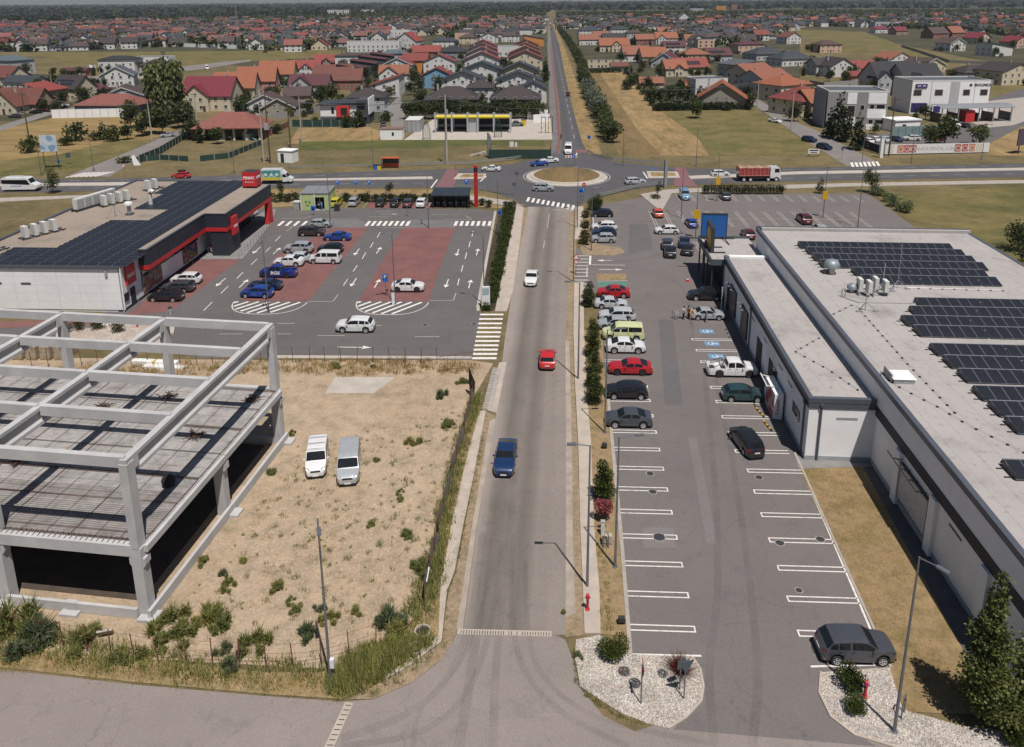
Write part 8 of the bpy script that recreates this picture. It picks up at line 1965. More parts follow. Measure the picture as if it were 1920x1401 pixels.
H(655,128,12,12,7.0,'hip',1.4,3,'white','brown','square white two storey house with a low brown roof');H(800,108,18,10,4.0,'gx',3.2,3,'brick','brightred','long brick house with a bright red roof');H(850,112,15,12,5.0,'hip',3.2,3,'grey','charcoal','grey house with a charcoal hipped roof');H(835,88,18,11,4.6,'hip',2.2,3,'white','slate','white house with a slate roof left of the stacked rows');H(878,82,14,12,5.2,'hip',2.6,3,'cream','brown','cream house with a brown hipped roof');H(917,80,15,12,5.0,'gy',3.2,3,'white','brown','white gabled house with a brown roof farther back');H(957,78,15,12,5.2,'hip',2.4,3,'white','brown','white house with a brown hipped roof near the avenue')
# right side of the avenue
RA=18
H(1105,66,22,14,4.8,'hip',3.4,4,'white','slate','white house with a broad slate roof right of the avenue');H(1160,64,18,13,5.2,'hip',2.8,4,'white','slate','white house with a slate roof farther right of the avenue');H(1187,74,13,12,6.0,'hip',2.4,4,'palegrey','brown','pale two storey house with a brown roof');H(1103,84,15,11,4.4,'gx',3.4,4,'white','terracotta','white house with a terracotta roof right of the tree row');H(1126,76,14,10,4.4,'gx',3.2,4,'cream','terracotta','cream house with a terracotta roof behind the tree row');H(1150,96,20,13,4.4,'gx',4.2,4,'cream','orange','cream house with an orange roof and front gable',gf=(1,6.5,1.6));H(1149,84,17,10,4.6,'gx',4.0,4,'palegrey','charcoal','house with a charcoal roof behind the orange one')
H(1190,114,15,13,4.2,'gx',4.0,6,'white','terracotta','white house with a deep terracotta roof');H(1222,118,14,14,4.0,'gx',4.4,8,'cream','orange','cream house with a long orange roof and dormer',gf=(3,4.5,.4));H(1250,126,13,14,3.4,'gy',4.0,-22,'palegrey','maroon','pale gabled house with a maroon roof',extra=('trim',));H(1207,84,14,11,4.6,'gx',3.4,6,'brick','terracotta','brick house with a terracotta roof');H(1247,82,17,12,4.8,'gx',4.0,4,'white','orange','white house with an orange roof and white front gable',gf=(-4,6,1.2));H(1262,100,14,11,4.8,'gx',3.0,6,'white','maroon','white house with a maroon roof and solar panels',extra=('solar',))
H(1300,118,15,13,5.0,'hip',2.8,8,'cream','terracotta','cream house with a terracotta hipped roof');H(1343,116,14,11,4.2,'gx',3.2,8,'palegrey','maroon','house with dark solar panels on a maroon roof',extra=('solar',));H(1290,140,16,11,4.0,'gx',3.6,10,'cream','brightred','cream house with red roof and dark solar panels',extra=('solar',));H(1262,142,10,10,3.8,'gx',3.4,10,'cream','orange','orange roofed house left of the solar roof',gf=(1,4,.5));H(1322,180,12,11,6.6,'flat',0,12,'white','greyroof','white cube shaped house with dark windows');H(1298,178,8,9,3.6,'gx',2.0,12,'taupe','terracotta','small orange roofed annex left of the white cube')
H(1352,200,17,12,2.8,'gy',5.2,-12,'taupe','orange','steep orange gabled house with a stone front',ov=.9);H(1220,166,9,6,2.6,'gx',1.8,2,'cream','terracotta','small garden shed with an orange roof');H(1128,128,22,8,3.6,'flat',0,2,'cream','greyroof','long pale flat roofed garage beyond the mown field');H(1160,134,8,7,2.8,'gx',1.6,2,'white','rust','small white shed with a rust roof beyond the mown field')
H(1405,158,15,13,5.6,'gx',2.8,32,'cream','terracotta','cream two storey house with a terracotta roof, first on the right street');H(1432,172,15,13,5.6,'gx',2.8,32,'palegrey','terracotta','two storey house with a terracotta roof, second on the right street');H(1465,186,15,13,5.6,'hip',2.6,32,'cream','orange','cream house with an orange hipped roof on the right street');H(1500,212,14,13,4.6,'hip',3.6,32,'cream','red','house with a steep red hipped roof on the right street');H(1533,215,12,12,4.6,'gx',3.0,14,'tan','orange','tan house with an orange roof beside the grey clinic');H(1380,145,9,14,6.0,'mono',1.5,30,'palegrey','greyroof','pale modern house with a slanting roof behind the street houses',extra=('nochimney',))
H(1660,175,15,12,6.4,'gx',5.0,12,'palegrey','charcoal','pale house with a steep charcoal roof behind the clinics',gf=(-5,5.5,.6));H(1710,178,15,13,6.0,'gx',5.0,12,'palegrey','charcoal','second pale house with a charcoal roof behind the clinics',gf=(-3.5,6,1));H(1563,142,12,13,5.0,'gy',3.2,14,'white','darkbrown','white gabled house with a dark brown roof and narrow windows');H(1538,140,10,9,5.0,'gx',2.6,14,'palegrey','darkbrown','dark brown roofed wing beside the white gable');H(1672,122,15,12,3.8,'gy',3.0,24,'white','terracotta','white gable house with terracotta roof and skylight');H(1728,133,15,14,3.0,'gy',3.2,26,'cream','brown','cream gable house with a brown roof and white trim',extra=('trim',));H(1612,140,12,10,3.6,'gx',2.6,12,'white','brightred','small red roofed house between dark roofs');H(1605,152,9,7,2.6,'gx',1.5,12,'brick','red','low red roofed shed at the concrete wall')
H(1822,152,16,12,4.0,'hip',2.6,10,'palegrey','darkbrown','pale house with a dark brown hipped roof right of the clinics');H(1880,156,17,14,5.6,'gy',2.8,20,'cream','darkbrown','cream gabled house with a dark brown roof at the right edge');H(1432,112,20,14,3.6,'hip',3.4,22,'palegrey','slate','bungalow with a broad slate roof, left of a pair');H(1480,122,20,14,3.6,'hip',3.4,22,'white','slate','bungalow with a broad slate roof, right of a pair');H(1400,100,18,12,6.0,'hip',1.4,14,'peach','maroon','peach two storey house with a flat maroon roof');H(1548,98,15,12,5.2,'hip',2.6,12,'peach','brown','peach house with a brown hipped roof by the meadow');H(1780,95,13,13,5.2,'gy',3.0,22,'white','brown','white gabled house with balcony by the meadow',extra=('trim',));H(1830,82,14,14,4.6,'gy',3.6,24,'cream','crimson','cream gabled house with a crimson roof');H(1862,104,16,12,5.2,'mono',2.4,200,'white','charcoal','white modern house with a slanting charcoal roof',extra=('nochimney',));H(1900,90,14,12,4.6,'gy',3.4,24,'peach','crimson','peach gabled house with a crimson roof at the right edge');H(1752,72,18,13,4.6,'gx',4.6,24,'brick','brown','brown roofed house beside a terracotta one');H(1785,70,15,13,4.4,'gx',4.8,24,'brick','terracotta','steep terracotta roofed house by the meadow');H(1648,62,15,11,4.2,'hip',2.6,12,'white','crimson','white house with a crimson hipped roof beyond the meadow');H(1683,65,13,11,3.8,'gx',3.4,20,'tan','crimson','tan house with a crimson roof beyond the meadow');H(1478,82,13,13,5.4,'gy',3.2,22,'white','rust','white gabled house with a rust roof behind the slate bungalows');H(1336,82,18,12,5.4,'hip',2.6,12,'white','brown','white two storey house with a brown hipped roof');H(1280,44,15,14,9.0,'gy',5.5,8,'white','greyroof','tall white steep gabled house far right of the avenue')

# --- special buildings
# pavilion with a red hipped roof on posts
c=G(440,258);t=thing('pavilion','open pavilion house with a big red hipped roof','house',(c.x,c.y,0),rad(6));HOUSE_POS.append((c.x,c.y,9));rm=MB();hip_roof(rm,-9.5,9.5,-6,6,3.6,3.8,.8);put('roof',rm,'roof_coral',t);put('wall',BB(-9,8.8,1.5,5.6,0,3.6).bb(-3.6,-1.2,-5.4,1.5,0,3.6),'wall_cream',t);put('soffit',BB(-10,10,-6.5,6.5,3.5,3.6),'eave_white',t)
for x in(-9,1.5,5,8.8):put('post',BB(x-.3,x+.3,-5.6,-5.0,0,3.5),'wall_cream',t)
put('window',BB(-7.4,-4.2,1.4,1.49,.4,2.8),'glass1',t);put('door',BB(2.4,4.2,1.4,1.49,0,2.6),'glass1',t)
t=TP('carport','low dark carport in front of the pavilion','shelter',412,262,0,rad(6));put('roof',BB(-4,4,-1.6,1.6,2.1,2.25),'iron',t)
for x in(-3.8,0,3.8):
 for y in(-1.5,1.5):put('post',BB(x-.06,x+.06,y-.06,y+.06,0,2.1),'iron',t)
c=G(466,262);t=thing('play_house','small pale play house with a slide by the pavilion','play house',(c.x,c.y,0),rad(-30));wm,rm=MB(),MB();gable_roof(rm,wm,-1.1,1.1,-1.1,1.1,2.0,1.1,'y',.2);put('wall',wm,'wall_palegrey',t);put('roof',rm,'roof_greyroof',t);put('slide',MB().add([(1.1,-.4,1.5),(1.1,.4,1.5),(3.4,.4,.1),(3.4,-.4,.1)],[(0,1,2,3),(3,2,1,0)]),plain('slide_teal',(.2,.42,.38),.5),t)
t=TP('sculpture','small white leaning slab where the lane meets the verge','sculpture',256,310,0,.3);put('slab',MB().add([(-.6,-.2,0),(1.0,-.2,0),(.9,.3,0),(-.5,.3,0),(-.9,-.1,2.3),(-.3,-.1,2.6),(-.3,.2,2.6),(-.9,.2,2.3)],[(3,2,1,0),(4,5,6,7),(0,1,5,4),(1,2,6,5),(2,3,7,6),(3,0,4,7)]),'wall1',t)
# black, white and red modern house
c=G(652,229);t=thing('house','modern black and white house with a red framed window box','house',(c.x,c.y,0),rad(2));HOUSE_POS.append((c.x,c.y,10))
put('wall',BB(-7.8,4.2,-4.5,5,0,6.4),'wall_palegrey',t);put('wall',BB(4.2,8.0,-4.5,5,0,7.8),'wall_dark',t);put('roof',MB().sweep([(-8.6,6.4),(7.2,6.9),(7.2,7.2),(-8.6,6.7)],'y',-5.4,6),'roof_slate',t);put('parapet',BB(8.0,8.3,-4.6,5,3.2,8.4),'wall1',t)
rb=put('red_box',BB(-2.3,1.9,-5.2,-4.5,2.3,6.2),plain('box_red',(.62,.05,.05),.5),t);put('pane',BB(-.9,1.2,-5.25,-5.2,3.2,5.4),'glass1',rb);put('white_panel',BB(-7.7,-2.4,-4.6,-4.51,2.6,6.1),'wall1',t);put('white_panel',BB(1.95,4.3,-4.6,-4.51,2.3,5.9),'wall1',t);put('window',BB(-4.1,-3.2,-4.66,-4.61,3.5,5.6),'glass1',t);put('dark_base',BB(-7.8,8.0,-4.58,-4.51,0,2.25),'wall_dark',t)
put('balcony',BB(4.3,7.6,-5.4,-4.6,2.4,2.6).bb(4.3,7.6,-5.4,-5.3,2.6,3.4),'wall_dark',t)
# yellow striped self service car wash
plain('wash_yellow',(.68,.55,.02),.5,0,.08);plain('wash_steel',(.45,.46,.48),.5,.3,.1)
c0=G(817,249);c1=G(957,249);W_=(c1-c0).length;t=thing('car_wash','self service car wash with a bright yellow roof band','car wash',tuple((c0+c1)/2),rad(1));HOUSE_POS.append((t.location.x,t.location.y,18))
xs=[-W_/2,-W_/2+W_*.22,-W_/2+W_*.43,-W_/2+W_*.565,-W_/2+W_*.78,W_/2]
for x in xs:put('post',BB(x-.25,x+.25,-.3,.3,0,6.2).bb(x-.2,x+.2,5.5,6.0,0,5.2),'wash_steel',t)
for a,b_ in zip(xs,xs[1:]):put('yellow_band',TB([(a+.26,0,4.85),(b_-.26,0,4.85)],.48,12),'wash_yellow',t)
put('roof',BB(-W_/2-.2,W_/2+.2,.5,6.3,4.6,4.85),'roof_shop',t);put('back_wall',BB(-W_/2,W_/2,6.0,6.1,0,3.4),'black1',t);put('low_wall',BB(-W_/2,W_/2,5.7,5.95,.9,1.7),'grey1',t)
put('technical_room',BB(xs[2]+.3,xs[3]-.3,.2,5.5,0,4.2),'wash_steel',t)
c=G(778,244);t=thing('container','grey technical container left of the car wash','container',(c.x,c.y,0),rad(0));HOUSE_POS.append((c.x,c.y,6));put('body',BB(-2.2,2.2,-4,4,0,3.6),'grey1',t);put('roof',BB(-2.3,2.3,-4.1,4.1,3.6,3.75),'unit',t)
for k in range(6):put('rib',BB(2.2,2.28,-3.6+k*1.35,-3.3+k*1.35,.1,3.5),'zinc',t)
for k in range(3):put('rib',BB(-1.8+k*1.4,-1.5+k*1.4,-4.08,-4.0,.1,3.5),'zinc',t)
for lab,px,py in(('tall arched wire sculpture left of the power pole',800,262),('smaller wire arch by the car wash exit',934,258)):
 c=G(px,py);t=thing('wire_arch',lab,'sculpture',(c.x,c.y,0));mb=MB()
 for a in range(6):an=a*pi/6;mb.tube([(1.2*cos(an)*s,1.2*sin(an)*s,z)for s,z in((1,0),(.9,3),(.5,5),(0,5.6),(-.5,5),(-.9,3),(-1,0))],.04,4)
 put('arch',mb,'green_net',t)
c=G(914,296);t=thing('flag_banner','tall grey feather banner in front of the car wash','banner',(c.x,c.y,0),.5);put('cloth',MB().add([(0,0,.6),(.9,0,.9),(1.1,0,5.2),(.3,0,6.6),(0,0,6.4)],[(0,1,2,3,4),(4,3,2,1,0)]),'grey1',t);put('pole',TB([(0,0,0),(0,0,6.5)],.04,5),'iron',t)
t=TP('rubble_heap','pale rubble heap on the grass before the car wash','rubble',893,292,0);mb=MB()
for k in range(60):x=RU(-1.5,2);mb.box(x,x*1.5+RU(-.5,.5),RU(0,.5),RU(.2,.7),RU(.2,.6),RU(.2,.5),RU(0,3))
stuff(put('rubble',mb,'conc1',t))
c=G(975,298);t=thing('green_screen_fence','dark green netted enclosure beside the avenue','fence',(c.x,c.y,0),rad(1));HOUSE_POS.append((c.x,c.y,8));put('net',BB(-7.8,7.8,-.03,.03,.1,2.4).bb(-7.8,-7.74,.03,9,.1,2.4).bb(7.74,7.8,.03,9,.1,2.4),'green_net',t)
for k in range(7):put('post',BB(-7.8+k*2.6-.05,-7.8+k*2.6+.05,-.1,-.03,0,2.5),'iron',t)
c=G(962,286);t=thing('white_board','small white board inside the green enclosure','sign',(c.x,c.y,0));put('board',BB(-.9,.2,-.05,.05,1.5,2.9).bb(.5,1.1,-.05,.05,1.5,2.7),'white2',t);put('legs',BB(-.8,-.7,-.05,.05,0,1.5).bb(.0,.1,-.05,.05,0,1.5),'iron',t)
t=TP('brick_kiosk','white and brown kiosk at the end of the car wash','kiosk',1008,222,0);put('wall',BB(-3.4,3.4,-2.5,2.5,0,2.6),'wall1',t);wm,rm=MB(),MB();gable_roof(rm,wm,-2.2,2.0,-2.3,2.3,2.6,1.6,'y',.4);put('gable',wm,'wall1',t);put('roof',rm,'roof_brown',t);put('door',BB(-1.5,.8,-2.58,-2.51,0,2.3),'house_door',t)
for lab,px,h in(('yellow striped gate frame at the avenue, left one',1019,5),('yellow striped gate frame at the avenue, right one',1032,5)):
 c=G(px,250);t=thing('gate_frame',lab,'frame',(c.x,c.y,0));put('post',BB(-.7,-.5,-.1,.1,0,h).bb(.5,.7,-.1,.1,0,h).bb(-.7,.7,-.1,.1,h-.2,h),'iron',t)
 for k in range(3):put('yellow_plate',BB(-.8,-.45,-.16,-.1,.6+k*1.5,1.3+k*1.5),'sign_yellow',t)
t=TP('yellow_bin','yellow double bin beside the car wash forecourt','bin',982,236,0);put('body',BB(-.75,-.05,-.5,.5,0,1.9).bb(.05,.75,-.5,.5,0,1.9),'sign_yellow',t);put('lid',BB(-.8,.8,-.55,.55,1.9,2.0),'iron',t)
# grey and white clinic
def block_building(px,py,rz,w,d,h,label,wall):c=G(px,py);t=thing('clinic_building',label,'building',(c.x,c.y,0),rad(rz));HOUSE_POS.append((c.x,c.y,w/2));put('wall',BB(-w/2,w/2,0,d,0,h),M_[wall],t);put('roof',BB(-w/2+.3,w/2-.3,.3,d-.3,h,h+.1),'roof_greyroof',t);put('parapet',BB(-w/2,w/2,-.02,.3,h,h+.5).bb(-w/2,w/2,d-.3,d,h,h+.5).bb(-w/2,-w/2+.3,.3,d-.3,h,h+.5).bb(w/2-.3,w/2,.3,d-.3,h,h+.5),'unit',t);return t
plain('wall_clinicgrey',(.27,.255,.26),.85,0,.08)
t=block_building(1603,242,-5,17.5,15,11.2,'grey and white cubic clinic with square windows','wall_clinicgrey');put('dark_side',BB(-9.31,-9.25,.1,14.9,0,11),'wall_grey',t)
for x0,x1,z0,z1 in((-3.0,-.3,7.6,11.1),(-3.0,-.3,1,3.6),(3.0,8.3,7.8,11.1),(3.0,8.3,3.3,6.2),(3.0,8.3,0,1.6)):put('white_panel',BB(x0,x1,-.08,-.002,z0,z1),'wall1',t)
for x0,x1,z0,z1 in((.9,2.1,6.0,7.4),(3.6,5.0,6.3,7.6),(5.5,8.0,6.3,7.6),(.6,1.9,1.2,2.6),(3.6,5.0,1.7,3.0),(5.5,8.0,1.7,3.0),(-2.8,-.6,4,7.2)):f=put('window',BB(x0,x1,-.06,-.003,z0,z1),'eave_white',t);put('pane',BB(x0+.1,x1-.1,-.1,-.06,z0+.1,z1-.1),'glass1',f)
t=block_building(1777,213,2,26.5,14,11.0,'white clinic with purple windows and a grey middle strip','wall1')
for x0,x1,z0,z1 in((-12.6,-9.8,6.2,8.3),(-5.4,-2.6,6.2,8.3),(4.2,6.6,6.2,8.3),(10.0,12.6,6.2,8.3)):f=put('window',BB(x0,x1,-.06,-.003,z0,z1),'grey1',t);put('pane',BB(x0+.15,x1-.15,-.1,-.06,z0+.15,z1-.15),plain('pane_brown',(.05,.035,.035),.15),f)
plain('purple_window',(.045,.035,.17),.3,0,.3,.8)
for x0,x1,z0,z1 in((-12.9,-7.5,.5,3.7),(-5.2,-2.8,.5,2.6)):put('purple_pane',BB(x0,x1,-.07,-.003,z0,z1),'purple_window',t)
put('grey_strip',BB(-.2,2.9,-.07,-.003,0,10.9),'wall_palegrey',t);put('joint',BB(-6.7,-6.55,-.06,-.003,0,11).bb(8.1,8.2,-.06,-.003,0,11),'grey1',t)
sg_=put('purple_sign',BB(-12.2,-8.2,-.25,-.1,8.9,10.2),'purple_window',t);put('sign_dash',BB(-11.6,-10.4,-.28,-.25,9.4,9.7).bb(-9.8,-8.8,-.28,-.25,9.4,9.7),'white1',sg_)
text('lettering','BIOCLINICA',1.25,'text_dark',t,(10.6,-.08,9.75),(rad(90),0,0),stretch=.82,bold=.03);put('sign_mark',TB([(6.6,-.02,9.75),(6.6,-.09,9.75)],.5,6),'text_dark',t)
# grey roofed self-service wash at the right
c=G(1828,229);t=thing('car_wash','open grey car wash with a curved roof and red cabin','car wash',(c.x,c.y,0),rad(8));HOUSE_POS.append((c.x,c.y,14));mb=MB();N=8
for i in range(N):
 a0,a1=-1.0+6.0*i/N,-1.0+6.0*(i+1)/N;h0,h1=4.6+1.0*sin(pi*(i/N)*.7+.1),4.6+1.0*sin(pi*((i+1)/N)*.7+.1);mb.add([(-12.5,a0,h0),(12.5,a0,h0),(12.5,a1,h1),(-12.5,a1,h1),(-12.5,a0,h0-.15),(12.5,a0,h0-.15),(12.5,a1,h1-.15),(-12.5,a1,h1-.15)],[(0,1,2,3),(7,6,5,4),(0,4,5,1),(1,5,6,2),(3,7,4,0)])
put('roof',mb,'zinc',t)
for x in(-12,-6.5,0.5,5.5,11.5):put('partition',BB(x-.1,x+.1,-.5,4.8,.2,3.0),'glass3',t);put('post',BB(x-.15,x+.15,-.8,-.5,0,4.6).bb(x-.15,x+.15,4.8,5.0,0,5.0),'zinc',t)
put('red_cabin',BB(-3.6,-.6,-.3,4,0,3.8),'shop_red',t)
c=G(1690,245);t=thing('white_hut','white hut with a bright white roof between the clinics','hut',(c.x,c.y,0),rad(14));HOUSE_POS.append((c.x,c.y,6));put('wall',BB(-4.2,4.2,-2.5,3.5,0,3.4),'wall1',t);put('roof',BB(-4.5,4.5,-2.8,3.8,3.4,3.7),'white1',t);put('door',BB(-1.8,-.6,-2.56,-2.503,0,2.3),'glass1',t)
c=G(1720,262);t=thing('glass_fence','tall glass fence in front of the white clinic','fence',(c.x,c.y+4,0),rad(8))
for k in range(7):put('glass_panel',BB(-6+k*2.1,-4.0+k*2.1,-.03,.03,.1,3.2),plain('fence_glass',(.20,.29,.29),.15,0,.2,.8),t);put('post',BB(-4.0+k*2.1-.0,-3.92+k*2.1,-.06,.06,0,3.4),'iron',t)
# long dental clinic banner and its white pillar
c0,c1=G(1657,291),G(1853,287);d=c1-c0;t=thing('banner_fence','long white clinic banner with orange and red circles','banner',tuple(c0),atan2(d.y,d.x));L_=d.length
put('panel',BB(0,L_,-.06,.06,.25,2.7),'white2',t);plain('circle_orange',(.50,.20,.10),.6);plain('circle_red',(.42,.10,.08),.6);plain('circle_cream',(.62,.55,.46),.6)
for x,m1 in((.8,'circle_cream'),(3.4,'circle_orange'),(5.1,'circle_red'),(6.8,'circle_red'),(L_-9.2,'circle_red'),(L_-7.3,'circle_red'),(L_-5.4,'circle_orange'),(L_-3.5,'circle_cream')):
 f=put('print_block',BB(x,x+1.6,-.08,-.061,.55,2.5),M_[m1],t);put('circle',LT([(.55,-.095),(.66,-.095),(.66,-.085),(.55,-.085)],18,'y',(x+.85,0,1.45)),'white1',f)
text('lettering','DR BANICA DENTAL CLINIC',1.35,plain('text_pale',(.45,.42,.42),.6),t,(L_*.5-1.2,-.075,1.45),(rad(90),0,0),stretch=.78)
t=TP('white_pillar','white pillar at the left end of the clinic banner','pillar',1651,296,0,.2);put('pillar',BB(-.4,.4,-.3,.3,0,5.2),'white2',t);put('cap',BB(-.45,.45,-.35,.35,5.2,5.35),'grey1',t)
c0,c1=G(1614,278),G(1655,292);d=c1-c0;t=thing('banner_fence','short dark banner at the corner beside the white pillar','banner',tuple(c0),atan2(d.y,d.x));put('panel',BB(0,d.length,-.05,.05,.2,2.4),'black1',t);put('circle',LT([(.4,-.07),(.55,-.07),(.55,-.055),(.4,-.055)],16,'y',(d.length*.3,0,1.5)),'white1',t)
t=TP('billboard','dark billboard at the right picture edge','billboard',1915,288,0,rad(30));put('panel',BB(-2.5,2.5,-.1,.1,2.2,6.5),plain('billboard_dark',(.09,.06,.09),.6,0,.4,1),t);put('leg',BB(-1.6,-1.4,-.1,.1,0,2.2).bb(1.4,1.6,-.1,.1,0,2.2),'iron',t)

# --- garden walls and fences
def long_wall(label,pxs,h,mat,name='garden_wall',cat='wall',posts=0,th=.12):
 pts=[G(*p)for p in pxs];t=thing(name,label,cat,pts[0]);loc=[p-pts[0]for p in pts]
 for a,b_ in zip(loc,loc[1:]):
  n=max(1,int((b_-a).length/2.6))
  for k in range(n):
   p,q=a+(b_-a)*(k/n),a+(b_-a)*((k+.96)/n);put('wall_panel',MB().bar(p+VZ((h/2)),q+VZ((h/2)),th,h),M_[mat],t)
   if posts:put('post',MB().bar(p,p+VZ((h+.12)),.16,.16),'fgrey',t)
long_wall('white boundary wall of the coral roofed bungalow',[(98,222),(235,219)],3.0,'wall1');long_wall('white front wall before the white villa',[(257,146),(322,150)],1.6,'wall1');long_wall('pale concrete fence behind the pavilion',[(513,224),(558,218),(610,208)],2.2,'fgrey','concrete_fence','fence',1)
long_wall('dark green screen fence before the black and red house',[(548,238),(605,238),(687,238)],2.3,'green_net','screen_fence','fence',1,.05);long_wall('dark green screen fence along the narrow lane',[(262,306),(300,290),(345,262),(368,250)],2.0,'green_net','screen_fence','fence',1,.05);long_wall('dark green screen fence in front of the pavilion garden',[(252,305),(300,300),(354,303)],1.4,'green_net','screen_fence','fence',1,.05);long_wall('dark green screen fence right of the pavilion garden',[(375,303),(430,297),(490,272)],1.5,'green_net','screen_fence','fence',1,.05);long_wall('red brick fence beside the pavilion',[(492,262),(541,238)],1.8,'brick_red','brick_fence','fence',1);long_wall('red brick fence at the lane side of the pavilion',[(352,262),(382,248)],1.8,'brick_red','brick_fence','fence',1)
long_wall('grey concrete fence behind the right street houses',[(1518,160),(1545,165),(1608,160)],2.4,'fgrey','concrete_fence','fence',1);long_wall('grey concrete fence at the olive field right of the clinic',[(1852,160),(1960,153)],2.4,'fgrey','concrete_fence','fence',1);long_wall('dark fence along the right edge of the mown field',[(1168,132),(1205,165),(1225,195)],2.0,'iron','dark_fence','fence',1,.05);long_wall('dark fence at the far end of the mown field',[(1102,134),(1168,132)],1.8,'iron','dark_fence','fence',1,.05);long_wall('white picket fence along the alley',[(713,225),(752,188)],1.9,'wall1','picket_fence','fence',1,.06);long_wall('white wall with graffiti at the car wash corner',[(1000,230),(1031,228)],2.6,'wall1');long_wall('fence with white posts along the right street',[(1440,196),(1462,205),(1480,214)],1.7,'wall_palegrey','picket_fence','fence',1)
long_wall('white boundary wall of the far villas on the left',[(345,88),(445,92)],3.2,'wall1');long_wall('pale boundary wall beyond the mown field',[(1100,124),(1150,130)],2.0,'garden_wall');long_wall('pale concrete fence by the right meadow',[(1690,88),(1780,118),(1860,122)],1.8,'fgrey','concrete_fence','fence',1);long_wall('white highway wall in the far left woods',[(200,33),(300,26),(440,20)],4,'wall_palegrey')

# garden trees and bushes beside the nearer houses
GR=random.Random(5)
for o in[o for o in COL.objects if o.get('category')=='house' and o.get('label')]:
 l=o.location
 if l.y>700:continue
 short=' '.join(o['label'].split()[:9])
 for k,(kd,nm,sz)in enumerate((('round','tree',.72),('bush','bush',.9),('cone','tree',.62),('round','tree',.6),('light','tree',.7),('bush','bush',.6))):
  if GR.random()<(.05,.1,.5,.2,.6,.3)[k]:continue
  for _ in range(8):
   a=GR.uniform(-3.4,.3)if GR.random()<.75 else GR.uniform(0,6.28);d=GR.uniform(8.5,13.5);x,y=l.x+d*cos(a),l.y+d*sin(a)
   if not any((x-q[0])**2+(y-q[1])**2<(q[2]+1)**2 for q in HOUSE_POS)and abs(x-(G(1078,266).x+(G(1032,46).x-G(1078,266).x)*(y-215)/1075))>14:
    s=sz*GR.uniform(.95,1.4);plant('garden_tree' if nm=='tree' else 'garden_bush','garden %s by the %s'%(('leafy tree','wide bush','conifer','small tree','light green tree','smaller bush')[k],short),nm,(x,y,0),T[kd][GR.randrange(len(T[kd]))],(s,s,s*.9));break

# ================================================================ THE SUBURB AND THE WOODS FAR BEHIND
FR=random.Random(11)
FU=FR.uniform
def poly_w(pxs):return[G(*p)for p in pxs]
zones=[ # photo outline, label words, roof mix, street angle, wall mix
 (poly_w([(-260,96),(-260,50),(0,46),(200,44),(330,36),(480,34),(645,31),(645,88),(560,98),(350,88),(60,98)]),'suburb left of centre',('darkbrown','darkbrown','slate','brown','charcoal','brown','red','coral','pinkred','rust','slate'),10),
 (poly_w([(640,78),(645,30),(800,26),(1024,22),(1022,64),(900,72),(860,74),(730,60),(720,78)]),'suburb behind the stacked red roofs',('brown','slate','pinkred','darkbrown','brown','charcoal','pinkred','red'),3),
 (poly_w([(1046,58),(1044,16),(1300,12),(1500,10),(1500,52),(1460,70),(1380,90),(1310,90),(1230,70),(1100,52)]),'suburb right of the avenue',('slate','darkbrown','charcoal','brown','terracotta','slate','red','darkbrown'),8),
 (poly_w([(1500,50),(1500,10),(1930,9),(2160,9),(2200,110),(1935,78),(1840,60),(1640,52)]),'suburb at the far right',('slate','darkbrown','terracotta','brown','charcoal','red','darkbrown','slate'),20)]
autos=[]
HG={}
def reg(q):HG.setdefault((int(q[0]//40),int(q[1]//40)),[]).append(q)
for q in HOUSE_POS:reg(q)
def near(x,y,m):
 i,j=int(x//40),int(y//40)
 return any((x-q[0])**2+(y-q[1])**2<(q[2]+m)**2 for a in(-1,0,1)for b_ in(-1,0,1)for q in HG.get((i+a,j+b_),()))
for pz,words,mix,ang in zones:
 a=rad(ang);ca_,sa_=cos(a),sin(a);y0,y1=min(p.y for p in pz),min(1750,max(p.y for p in pz));x0,x1=max(-1400,min(p.x for p in pz)),min(1400,max(p.x for p in pz));cx_,cy_=(x0+x1)/2,(y0+y1)/2;S=max(x1-x0,y1-y0)*.75
 i0=int(S/17)
 for j in range(-int(S/20),int(S/20)+1):
  for i in range(-i0,i0+1):
   if i%9==0:continue
   u,v=i*17+FU(-2.5,2.5),j*20+(3 if j%2 else-3)+FU(-2,2);x,y=cx_+u*ca_-v*sa_,cy_+u*sa_+v*ca_
   if y>1750 or abs(x)>y*.8 or FR.random()<.12+max(0,(y-650)/1300)or not inside((x,y),pz)or near(x,y,8.0):continue
   autos.append((y,x,words,mix,ang+(0 if FR.random()<.7 else 90)+(180 if j%2 else 0)))
autos.sort()
protos=[]
